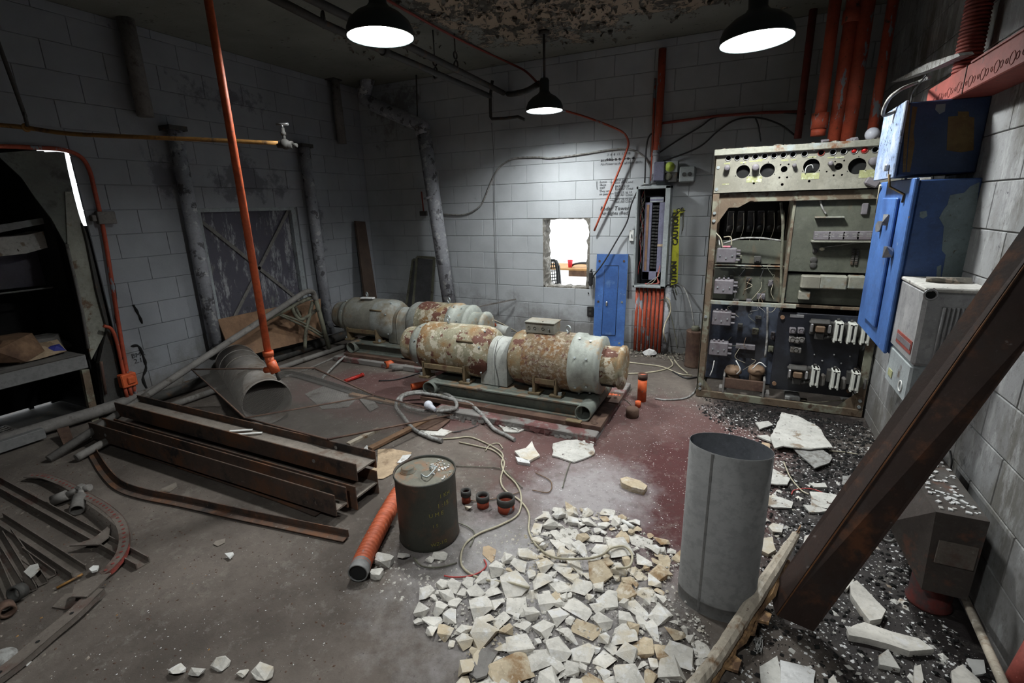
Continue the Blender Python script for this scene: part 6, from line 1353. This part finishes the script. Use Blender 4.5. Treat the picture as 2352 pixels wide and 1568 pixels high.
pipething('floor_rod', [FL(655, 865, .01), FL(700, 850, .01), FL(800, 808, .01), FL(865, 790, .02)], .012, 'dullpipe', 'long grey rod running from the screen to the rear skid', 'rod', 3, 8)
c = FL(145, 1000, .0); m = MB(); m.prism([FL(130, 985, .08), FL(158, 978, .08), FL(172, 1018, .02), FL(148, 1026, .02)], (0, 0, -.05)); m.build('rusty_block', M['rustplate'], label='dull rusty block leaning by the doorway grille', cat='block')

# ------------------------------------------------------------------ grey hose loop and bulb
zz = .012
pts = [(1008, 1010, .02), (985, 1003, .02), (950, 985, .02), (925, 955, .03), (910, 935, .03), (915, 915, .05), (935, 903, .08), (970, 899, .09), (1010, 900, .10), (1035, 910, .10), (1048, 925, .09), (1045, 938, .08), (1015, 944, .06), (975, 944, .04), (940, 937, .04), (922, 925, .05), (925, 911, .08), (955, 903, .11), (1000, 907, .11), (1040, 917, .10), (1075, 925, .08), (1095, 940, .07), (1115, 962, .04), (1135, 985, .02), (1160, 998, .016), (1182, 1010, .016)]
P = cat_rom([FL(*p) for p in pts], 14)
T = thing('grey_hose', 'grey flexible armoured hose looped in front of the front machine', 'hose', FL(980, 930))
m = MB(); m.tube(P, .015, 10, rfun=lambda i: .0145+.0012*sin(i*2.1)); m.build('hose_body', M['hose'], T)
m = MB(); m.tube([P[0], P[0]+(P[0]-P[3]).normalized()*.03], .017, 10); m.build('hose_end', M['hose'], T)
T = thing('light_bulb', 'white light bulb lying on the floor inside the hose loop', 'bulb', FL(990, 940))
c = FL(984, 930, .10); m = MB(); m.sphere(c, .038, 16, 10); m.tube([c+Vector((.02, -.005, -.005)), c+Vector((.075, -.015, -.025))], .02, 12, True, True, rfun=lambda i: .028-.012*i); m.build('glass_envelope', M['glass'], T)
# metal shade box in the lower right corner
T = thing('sheet_metal_hood', 'rusty sheet metal hood box standing by the right wall', 'hood', (.8, 2.2, 0))
bz0, bz1 = .16, .53; y0 = 2.10
a, b = BK(2150, 1175, y0), BK(2275, 1196, y0); zt_ = a.z
x0, x1 = a.x, min(b.x, .93)
back = 2.62; pk = BK(2040, 1205, 2.28)
V = dict(ftl=Vector((x0, y0, zt_)), ftr=Vector((x1, y0, zt_)), fbl=Vector((x0+.015, y0+.01, .16)), fbr=Vector((x1, y0+.01, .16)), btl=Vector((x0-.015, back, zt_)), btr=Vector((x1, back, zt_)), pk=Vector((pk.x, 2.30, pk.z)), bbl=Vector((x0+.02, back, .16)), bbr=Vector((x1, back, .16)))
m = MB(); k = list(V); ix = {n_: i for i, n_ in enumerate(k)}; vs = [V[n_] for n_ in k]
F = [('ftl', 'ftr', 'btr', 'btl'), ('ftl', 'fbl', 'fbr', 'ftr'), ('ftr', 'fbr', 'bbr', 'btr'), ('btl', 'btr', 'bbr', 'bbl'), ('fbl', 'bbl', 'bbr', 'fbr'), ('ftl', 'pk', 'fbl'), ('ftl', 'btl', 'pk'), ('btl', 'bbl', 'pk'), ('pk', 'bbl', 'fbl')]
m.add(vs, [tuple(ix[q] for q in f_) for f_ in F]); m.build('hood_shell', worn('hood_steel', (.045, .036, .031), [((.085, .08, .075), 4, .52, .15), ((.12, .05, .03), 7, .6, .1)], .8), T)
a, b = BK(2157, 1240, y0), BK(2242, 1312, y0); m = MB(); m.span((a.x, y0-.003, b.z), (min(b.x, x1-.01), y0+.004, a.z), .001); m.build('cover_plate', M['dustdark'], T)
c = FL(2120, 1370, 0); m = MB(); m.lathe([(.001, 0), (.075, 0), (.08, .012), (.072, .03), (.07, .17)], (.83, 2.26, 0), (0, 0, 1), 24); m.build('round_foot', worn('dark_red_foot', (.12, .022, .018), [((.05, .03, .03), 8, .5, .1)], .8), T)
m = MB()
for i in range(80): s = rnd.uniform(.004, .014); m.box((rnd.uniform(x0+.01, x1-.01), rnd.uniform(y0+.03, back-.02), zt_+s*.2), (s*1.3, s, s*.4), 0, Matrix.Rotation(rnd.uniform(0, 3), 3, 'Z'))
m.build('hood_crumbs', M['paper'], T, kind='stuff')
A, B = FL(2222, 1385, .30), FL(2310, 1585, .30); pA = pl(2215, 1370, 0, .92); pB = FL(2315, 1600, .12)
m = MB(); m.tube([Vector((.90, 1.95, .02)), pB, ] if False else [pl(2215, 1370, 0, .91), pl(2318, 1600, 0, .80)], .014, 10); m.build('broom_stick', M['wood'], label='pale wooden stick leaning in the dark lower right corner', cat='stick')
m = MB(); m.tube([pl(2325, 1600, 0, .86), pl(2400, 1470, 0, .92)], .035, 12); m.build('red_pipe_end', M['redpaint'], label='dull red pipe end at the lower right frame corner', cat='pipe')
m = MB(); m.tube(cat_rom([rwp for rwp in (pl(2182, 1035, 0, .94), pl(2186, 1060, 0, .94), pl(2183, 1080, 0, .94))], 4), .004, 5); m.build('wall_wire', M['blackcable'], label='thin dark wire on the right wall above the hood', cat='wire')
p = FL(2020, 0+1220, .0)
T = MB(); T.torus(BK(2038, 1232, 2.45), (.2, 1, .3), .03, .008, 18, 6, 0, 4.5); T.build('hook_ring', M['hose'], label='pale hook ring beside the peak of the metal hood', cat='hook')

# ------------------------------------------------------------------ floor cables
def fcable(px, lab, r_=.0055, mt='cable', z=.008, cat='cable', nm='floor_cable'):
    return pipething(nm, [FL(x, y, z+(0.0 if len(q) == 0 else q[0])) for x, y, *q in px], r_, mt, lab, cat, 7, 7)
fcable([(1012, 1008), (1045, 1006), (1075, 1003), (1100, 1010), (1140, 1030), (1155, 1045), (1152, 1065), (1160, 1085), (1185, 1110), (1197, 1140), (1190, 1180), (1150, 1205), (1100, 1225), (1068, 1250), (1058, 1285), (1070, 1310), (1110, 1330), (1170, 1338, .03), (1215, 1350, .03)], 'cream cable wandering from the grey hose end into the rubble')
fcable([(1055, 1015), (1100, 1025), (1135, 1035), (1158, 1060), (1150, 1100), (1160, 1125), (1195, 1150), (1215, 1180), (1215, 1220), (1235, 1255), (1275, 1280, .03), (1340, 1283, .04), (1380, 1275, .04), (1405, 1258, .04), (1435, 1255, .03), (1452, 1275, .04), (1445, 1300, .04), (1415, 1305, .04)], 'second cream cable looping over the top of the rubble pile')
fcable([(1115, 1035), (1125, 1022), (1145, 1018), (1155, 1030)], 'short cream loop beside the two long cables', .004)
fcable([(1045, 1070), (1110, 1072), (1155, 1078), (1180, 1100), (1200, 1120)], 'thin brown wire from the drum top towards the cables', .003, 'olive')
fcable([(1065, 1145), (1100, 1150), (1160, 1140), (1192, 1130)], 'thin brown wire passing behind the three stubs', .003, 'coil')
fcable([(950, 1280), (970, 1300), (1010, 1302), (1050, 1292)], 'thin olive wire at the foot of the drum', .004, 'olive')
fcable([(1020, 1322), (1045, 1325), (1080, 1322), (1105, 1312), (1117, 1298), (1112, 1285)], 'short pink red wire in front of the rubble', .004, 'redwire')
fcable([(1052, 1200), (1075, 1210), (1090, 1225), (1080, 1255)], 'short dark wire right of the drum foot', .003, 'olive')
fcable([(1128, 732, .42), (1150, 742, .34), (1180, 758, .2), (1205, 775, .02)], 'cream cable draping behind the front machine', .008, 'cable')
fcable([(1430, 830), (1470, 835), (1520, 842), (1560, 858), (1590, 862)], 'cream cable on the floor beyond the machine end', .007)
fcable([(1440, 858), (1480, 856), (1520, 850), (1545, 838), (1535, 818)], 'second cream cable crossing behind the machine end', .007)
pipething('wall_cable', [BK(1530, 683, 5.4), BK(1537, 690, 5.4), BK(1540, 715, 5.4), BK(1527, 745, 5.35), BK(1525, 770, 5.3), FL(1538, 805, .01), FL(1555, 835, .01), FL(1580, 858, .01)], .008, 'cable', 'cream cable dropping below the caution tape to the floor', 'cable', 6, 7)
pipething('wall_cable', [BK(1516, 690, 5.45), BK(1530, 690, 5.42), BK(1545, 740, 5.4), BK(1556, 800, 5.35)], .005, 'olive', 'thin olive wire fanning out below the breaker box', 'wire', 5, 6)
fcable([(1505, 915), (1530, 918), (1570, 915), (1590, 905), (1600, 890)], 'grey cable on the floor beside the rack foot', .008, 'hose')
fcable([(1545, 853), (1575, 868), (1600, 866)], 'black cable leading to the rack foot', .008, 'blackcable')
fcable([(1455, 935), (1440, 920), (1425, 912)], 'thin wire running to the short orange hose', .003, 'olive')
fcable([(1100, 975), (1075, 985), (1040, 992), (1060, 990)], 'thin dark wire by the hose tail', .003, 'blackcable')
fcable([(1800, 1060), (1815, 1095), (1840, 1125), (1858, 1135)], 'thin tan cable on the debris behind the can', .004)
fcable([(1905, 1035), (1940, 1038), (1970, 1043)], 'short tan cable right of the plaster sheets', .004)
fcable([(1818, 1135), (1825, 1125), (1860, 1122), (1895, 1135), (1905, 1160)], 'thin red wire curling on the wet debris', .003, 'redwire')
fcable([(1292, 1120), (1300, 1090), (1310, 1060)], 'thin dark wire near the white powder', .003, 'olive')
fcable([(1230, 1085), (1265, 1105), (1260, 1130), (1222, 1125)], 'faint brown wire by the white powder', .003, 'coil')
pipething('guard_wire', [(-1.77, 3.42, .60), (-1.79, 3.385, .44), (-1.76, 3.38, .25), (-1.77, 3.36, .1), (-1.80, 3.2, .09)], .003, 'string', 'thin grey wire hanging down over the coupling guard', 'wire', 6, 5)
m = MB()
for i in range(9):
    P = [FL(1738+rnd.uniform(-6, 14), 1470+rnd.uniform(-10, 30), .01+rnd.random()*.03) for _ in range(6)]; m.tube(cat_rom(P, 5), .0012, 4)
m.build('wire_tangle', M['hose'], label='small tangle of thin wire at the foot of the channel', cat='wire', kind='stuff')

# ------------------------------------------------------------------ broken sheets and slabs on the floor
def slab(px, lab, mt='plaster', th=.014, z=0.0, nm='plaster_slab', cat='slab', tl=0.0):
    top = [FL(x, y, z+th) for x, y in px]; c = sum(top, Vector())/len(top); r_ = random.Random(len(px)*7+int(px[0][0]))
    pts = []
    for i in range(len(top)):
        a, b = top[i], top[(i+1) % len(top)]; pts.append(a)
        L_ = (b-a).length; n_ = max(1, int(L_/.045))
        for k in range(1, n_):
            q = a.lerp(b, k/n_); o = (q-c).normalized(); pts.append(q+o*r_.uniform(-.007, .007))
    m = MB(); N = len(pts); mid = [c+(p-c)*1.012-Vector((0, 0, th*.5)) for p in pts]; low = [c+(p-c)*.985-Vector((0, 0, th)) for p in pts]
    tilt = lambda p: p+Vector((0, 0, tl*max(0, (p-c).dot(Vector((.3, .9, 0))))+ (tl*.12 if tl else 0)))
    vs = [tilt(p) for p in pts+mid+low]; m.add(vs, [tuple(range(N)), tuple(range(2*N, 3*N))[::-1]]+[(j*N+i, j*N+(i+1) % N, (j+1)*N+(i+1) % N, (j+1)*N+i) for j in range(2) for i in range(N)])
    return m.build(nm, M[mt], label=lab, cat=cat)
slab([(1270, 1018), (1300, 1010), (1362, 1008), (1365, 1042), (1318, 1060), (1268, 1045)], 'flat white slab lying right in front of the machine pad corner', 'plaster')
slab([(1182, 1035), (1208, 1028), (1222, 1012), (1228, 1028), (1240, 1045), (1215, 1058), (1195, 1050)], 'cracked white slab piece left of the flat white slab', 'stone', .02)
slab([(1184, 1048), (1214, 1056), (1218, 1064), (1190, 1060)], 'small white carton piece under the cracked slab piece', 'paper', .02, .0, 'carton_piece', 'carton')
slab([(960, 985), (1000, 975), (1018, 985), (1040, 990), (1020, 1000), (985, 998)], 'flaky white plaster piece under the grey hose', 'plaster', .01)
slab([(1145, 975), (1180, 970), (1212, 982), (1190, 992), (1158, 990)], 'tan stained plaster piece beside the hose tail', 'plaster', .012)
slab([(868, 1032), (900, 1030), (945, 1038), (935, 1055), (905, 1085), (880, 1098), (832, 1102), (838, 1085), (866, 1070)], 'torn brown cardboard sheet behind the drum', 'cardboard', .006, .002, 'cardboard_sheet', 'cardboard')
slab([(912, 1062), (925, 1045), (945, 1043), (930, 1062)], 'white card lying on the cardboard behind the drum', 'paper', .004, .01, 'white_card', 'card')
slab([(835, 1030), (842, 1022), (860, 1032), (850, 1040)], 'small white paper at the end of the rear beam', 'paper', .004, 0, 'white_card', 'card')
slab([(1425, 1098), (1440, 1094), (1470, 1103), (1487, 1115), (1480, 1125), (1450, 1118), (1428, 1108)], 'rolled tan torn paper lump on the maroon floor', 'stonebrown', .035, .0, 'paper_lump', 'paper')
slab([(1735, 970), (1765, 966), (1775, 975), (1745, 985)], 'small white board left of the biggest plaster sheet', 'plaster', .012, .01)
slab([(1770, 1005), (1795, 952), (1830, 960), (1880, 985), (1905, 1018), (1912, 1028), (1860, 1032), (1800, 1025), (1780, 1030)], 'biggest white plaster sheet lying on rubble before the rack', 'plaster', .012, .03, 'plaster_sheet', 'sheet', .05)
slab([(1822, 1028), (1880, 1024), (1912, 1050), (1905, 1062), (1872, 1074), (1845, 1050)], 'grey white sheet overlapping the biggest plaster sheet', 'hose', .010, .02, 'plaster_sheet', 'sheet')
slab([(1738, 1000), (1760, 998), (1800, 1018), (1790, 1022)], 'narrow white board edge on the left of the big sheet', 'plaster', .012, .01)
slab([(1750, 1015), (1768, 1018), (1766, 1035), (1745, 1028)], 'tan curled paper scrap left of the big sheet', 'cardboard', .01, .01, 'paper_scrap', 'paper')
slab([(1738, 1022), (1765, 1045), (1775, 1075), (1815, 1098), (1808, 1112), (1760, 1108), (1735, 1090)], 'cream sheet poking out behind the metal can', worn and 'cardboard' if False else 'plaster', .010, .015, 'cream_sheet', 'sheet')
slab([(1755, 1142), (1790, 1140), (1822, 1152), (1818, 1166), (1775, 1165), (1752, 1155)], 'flat grey white plaster fragment right of the can rim', 'plaster', .012, .002)
slab([(1858, 1108), (1895, 1108), (1900, 1118), (1870, 1118)], 'small bone shaped plaster piece on the wet debris', 'plaster', .012, .002)
slab([(1860, 1128), (1920, 1135), (1945, 1150), (1905, 1168), (1862, 1160)], 'pale plaster fragment half hidden by the leaning channel', 'plaster', .012, .002)
slab([(1845, 1158), (1880, 1162), (1905, 1172), (1860, 1176)], 'thin plaster fragment below the pale one by the channel', 'plaster', .012, .002)
slab([(1935, 1092), (1960, 1092), (1958, 1115), (1933, 1112)], 'small square plaster piece behind the leaning channel', 'hose', .012, .002)
slab([(1765, 1208), (1775, 1200), (1800, 1206), (1796, 1222), (1775, 1220)], 'chalky chip nearest the can shoulder on wet debris', 'stone', .02)
slab([(1752, 1235), (1775, 1232), (1782, 1262), (1765, 1272), (1745, 1262)], 'large chalky chip beside the middle of the can', 'stone', .02)
slab([(1848, 1230), (1865, 1225), (1862, 1255), (1845, 1250)], 'chalky chip between timber top and leaning channel', 'stone', .02)
slab([(1953, 1338), (1968, 1332), (2035, 1400), (2025, 1420), (1998, 1425), (1955, 1365)], 'long rough white block right of the leaning channel', 'stone', .03)
slab([(1930, 1345), (1955, 1322), (1962, 1332), (1945, 1352)], 'small white chip touching the long rough block', 'stone', .02)
slab([(1945, 1445), (1985, 1428), (2050, 1450), (2110, 1465), (2145, 1490), (2090, 1495), (2040, 1478), (1990, 1465), (1950, 1458)], 'long jagged white slab below the long rough block', 'stone', .028)
slab([(2018, 1505), (2040, 1490), (2068, 1535), (2020, 1525)], 'triangular grey slab under the long jagged slab', 'plaster', .02)
slab([(1745, 1530), (1785, 1505), (1795, 1568), (1750, 1580)], 'pale leaf shaped slab at the bottom right of the timber', 'plaster', .015)
slab([(1792, 1515), (1855, 1530), (1873, 1540), (1870, 1590), (1790, 1590)], 'wide white slab at the bottom edge beside the leaf shaped one', 'paper', .02)
slab([(1903, 1560), (1915, 1548), (1925, 1570), (1905, 1585)], 'small white chip at the bottom edge', 'stone', .02)
slab([(2185, 1540), (2210, 1525), (2250, 1560), (2260, 1590), (2190, 1580)], 'crumbled white slab at the bottom by the wooden stick', 'stone', .02)
slab([(2220, 1512), (2260, 1515), (2265, 1545), (2240, 1550)], 'smooth pale blue white sheet by the wooden stick', 'white', .01)
slab([(2100, 1530), (2115, 1525), (2122, 1560), (2112, 1580), (2100, 1570)], 'upright narrow white chip at the bottom right', 'stone', .02)
slab([(1400, 1200), (1422, 1196), (1440, 1210), (1442, 1214), (1418, 1205)], 'white plastic cylinder piece', 'white', .01, 0) if False else None
A, B = FL(1430, 1196, .012), FL(1456, 1212, .012); m = MB(); m.cyl(A, B, .011, n=14); m.cyl(A, A+(A-B).normalized()*.01, .007); m.build('plastic_vial', M['white'], label='small white plastic vial on the maroon floor above the rubble', cat='vial')
slab([(1078, 1545), (1105, 1490), (1122, 1485), (1145, 1495), (1118, 1550), (1095, 1558)], 'flat dull brown tile leaning in the rubble front', 'dullpipe', .012, .01, 'brown_tile', 'tile')
slab([(1110, 1255), (1122, 1252), (1140, 1262), (1135, 1285), (1128, 1292), (1108, 1272)], 'thin tan paper scrap left of the rubble pile', 'cardboard', .003, 0, 'paper_scrap', 'paper')
for i, (x, y, s, lab) in enumerate(((880, 1290, .05, 'large white stone chunk beside the orange hose mouth'), (925, 1278, .032, 'squarish grey stone chunk left of the drum foot'), (865, 1318, .035, 'flat white stone chunk in front of the orange hose mouth'), (1010, 1280, .036, 'white stone chunk touching the drum foot'), (988, 1285, .02, 'small white stone chip at the drum foot'), (1076, 1165, .022, 'tan stone between the small and middle stubs'), (408, 1541, .028, 'grey stone near the bottom edge on the bare floor'), (508, 1525, .032, 'tan stone near the bottom edge on the bare floor'), (455, 1545, .028, 'dusty stone between two others at the bottom edge'), (605, 1550, .04, 'white jagged stone at the bottom edge on the bare floor'), (560, 1545, .022, 'small grey stone left of the white jagged stone'))):
    me = rock(100+i, s*1.35, s, s*.75, 14); me.materials.append(M['stone']); o = bpy.data.objects.new('stone', me); COL.objects.link(o); o.location = FL(x, y+4); tag(o, lab, 'stone')

# ------------------------------------------------------------------ rubble pile: single stones
def inpoly(x, y, P):
    c = False; j = len(P)-1
    for i in range(len(P)):
        if (P[i][1] > y) != (P[j][1] > y) and x < (P[j][0]-P[i][0])*(y-P[i][1])/(P[j][1]-P[i][1])+P[i][0]: c = not c
        j = i
    return c
PILE = [(1230, 1190), (1300, 1165), (1420, 1175), (1500, 1235), (1570, 1280), (1580, 1400), (1640, 1440), (1600, 1600), (1040, 1600), (1075, 1490), (1000, 1470), (955, 1420), (985, 1350), (1110, 1320), (1210, 1265)]
DENSE = [(1250, 1230), (1430, 1215), (1560, 1300), (1600, 1590), (1080, 1590), (1110, 1480), (1060, 1400), (1180, 1310)]
PF = [tuple(FL(x, y)[:2]) for x, y in PILE]; DF = [tuple(FL(x, y)[:2]) for x, y in DENSE]
protos = []
for i in range(12):
    for mt in ('stone', 'stonebrown'):
        me = rock(200+i, 1.3, 1.0, (.62, .45, .8)[i % 3], 9+i % 5); me.materials.append(M[mt]); protos.append((me, mt))
placed = []
xs_, ys_ = [p[0] for p in PF], [p[1] for p in PF]
tries = 0; r5 = random.Random(5)
for size, cnt in ((.13, 12), (.098, 40), (.075, 85), (.055, 95), (.04, 60)):
    k = 0; t_ = 0
    while k < cnt and t_ < 6000:
        t_ += 1; x, y = r5.uniform(min(xs_), max(xs_)), r5.uniform(min(ys_), max(ys_))
        if not inpoly(x, y, PF): continue
        dense = inpoly(x, y, DF)
        if not dense and r5.random() > .30: continue
        if size > .08 and not dense: continue
        if hypot(x-.015, y-1.9) < .2+size*.5: continue
        s = size*r5.uniform(.85, 1.15)
        if any(hypot(x-a, y-b) < (s+c)*.40 for a, b, c in placed): continue
        placed.append((x, y, s)); k += 1
        brown = r5.random() < (.62 if (x > -.5 and y > 1.78) else .10)
        me, mt = r5.choice([p for p in protos if (p[1] == 'stonebrown') == brown])
        o = bpy.data.objects.new('stone', me); COL.objects.link(o)
        o.location = (x, y, r5.uniform(0, .02) if size < .06 and dense else 0); q = s*.60; o.scale = (q, q, q*(r5.uniform(.55, 1.0) if size < .09 else .45)); o.rotation_euler = (r5.uniform(-.12, .12), r5.uniform(-.12, .12), r5.uniform(0, 6.28))
        tag(o, 'brown stained stone chunk in the broken stone pile left of the metal can' if brown else 'white broken stone chunk in the pile spread left of the metal can', 'stone', 'brown stones of the rubble pile' if brown else 'white stones of the rubble pile')
# gravel and crumbs too small to count
def chips(name, poly, n, smin, smax, mt, lab, flat=.35, dens=None, zf=0.0, cat='gravel'):
    P = [tuple(FL(x, y)[:2]) for x, y in poly]; xs, ys = [p[0] for p in P], [p[1] for p in P]; m = MB(); r6 = random.Random(len(poly)*13+n)
    k = 0
    while k < n:
        x, y = r6.uniform(min(xs), max(xs)), r6.uniform(min(ys), max(ys))
        if not inpoly(x, y, P): continue
        k += 1
        s = smin+(smax-smin)*r6.random()**3.5; a = r6.uniform(0, 6.28); ca, sa = cos(a)*s, sin(a)*s; h_ = s*flat; e = r6.uniform(.5, .9)
        z = zf*r6.random(); c = (x, y)
        vs = [(x+ca, y+sa, z), (x-sa*e, y+ca*e, z), (x-ca, y-sa*.9, z), (x+sa*e, y-ca*e, z), (x+ca*.3, y+sa*.2, z+h_), (x-ca*.5, y-sa*.3, z+h_*.8)]
        m.add(vs, [(0, 1, 4), (1, 5, 4), (1, 2, 5), (2, 3, 5), (3, 4, 5), (3, 0, 4)])
    return m.build(name, M[mt], label=lab, cat=cat, kind='stuff', fix=False, loc=(0, 0, 0))
chips('stone_gravel', PILE, 4200, .002, .013, 'stone', 'fine white stone gravel between the rubble stones', .6, zf=.012)
WET = [(1590, 930), (1780, 945), (2020, 985), (2040, 1100), (2060, 1230), (2150, 1400), (2330, 1600), (1650, 1600), (1740, 1420), (1745, 1250), (1755, 1080), (1690, 1010)]
chips('plaster_flakes', WET, 5600, .0015, .010, 'paper', 'small white plaster flakes strewn over the dark wet floor', .2, cat='flakes')
chips('plaster_flakes', [(1780, 1050), (1850, 1120), (1800, 1290), (1745, 1280), (1750, 1130)], 60, .008, .035, 'stone', 'larger chalky flakes right of the metal can', .3, cat='flakes')
chips('plaster_flakes', [(1880, 1320), (2060, 1290), (2150, 1420), (2300, 1600), (1720, 1600), (1800, 1500), (1880, 1450)], 110, .006, .026, 'plaster', 'grey plaster flakes scattered below the leaning channel', .3, cat='flakes')
chips('plaster_flakes', [(1400, 880), (1600, 900), (1740, 960), (1740, 1180), (1560, 1260), (1240, 1180), (1180, 1060), (1390, 1000)], 2600, .0012, .0055, 'paper', 'fine white specks on the maroon floor', .3, cat='flakes')
chips('plaster_flakes', [(620, 860), (930, 830), (1190, 960), (1250, 1180), (1000, 1360), (620, 1560), (100, 1560), (330, 1300), (860, 1200), (900, 1050), (830, 990)], 2600, .001, .0045, 'paper', 'fine pale specks on the bare brown floor', .3, cat='flakes')
chips('dirt_crumbs', [(0, 1080), (210, 1040), (780, 1230), (800, 1560), (0, 1560)], 1700, .001, .008, 'rustplate', 'dark dirt crumbs on the left part of the floor', .5, cat='dirt')
chips('dirt_crumbs', [(0, 1080), (330, 1200), (330, 1300), (200, 1560), (0, 1560)], 260, .003, .014, 'beamdust', 'grey dirt crumbs among the steel slats', .3, cat='dirt')
chips('dirt_crumbs', [(1440, 800), (1600, 806), (1600, 835), (1430, 818)], 700, .003, .02, 'flake', 'crumbly litter heaped along the foot of the back wall', .8, zf=.03, cat='litter')
chips('dirt_crumbs', WET, 3000, .003, .018, 'void', 'black wet crumbs and dirt on the floor by the right wall', .55, zf=.006, cat='dirt')
chips('plaster_flakes', [(1780, 960), (2020, 990), (2040, 1150), (2100, 1400), (1900, 1420), (1760, 1260), (1760, 1080)], 130, .006, .026, 'plaster', 'small broken plaster pieces scattered beyond the metal can', .3, cat='flakes')
chips('dirt_crumbs', [(1600, 912), (1790, 935), (2010, 972), (2030, 1100), (1900, 1100), (1740, 975)], 1300, .003, .016, 'void', 'black wet crumbs in front of the rack', .7, zf=.01, cat='dirt')
chips('stone_gravel', [(990, 1290), (1200, 1200), (1240, 1250), (1010, 1420), (870, 1360), (860, 1290)], 420, .002, .013, 'stone', 'scattered white gravel between the drum and the rubble', .6)
chips('orange_specks', [(0, 1080), (330, 1200), (640, 1400), (400, 1568), (0, 1568)], 26, .003, .008, 'limeknob' if False else 'yellowpipe', 'few orange paint specks on the left floor', .3, cat='specks')
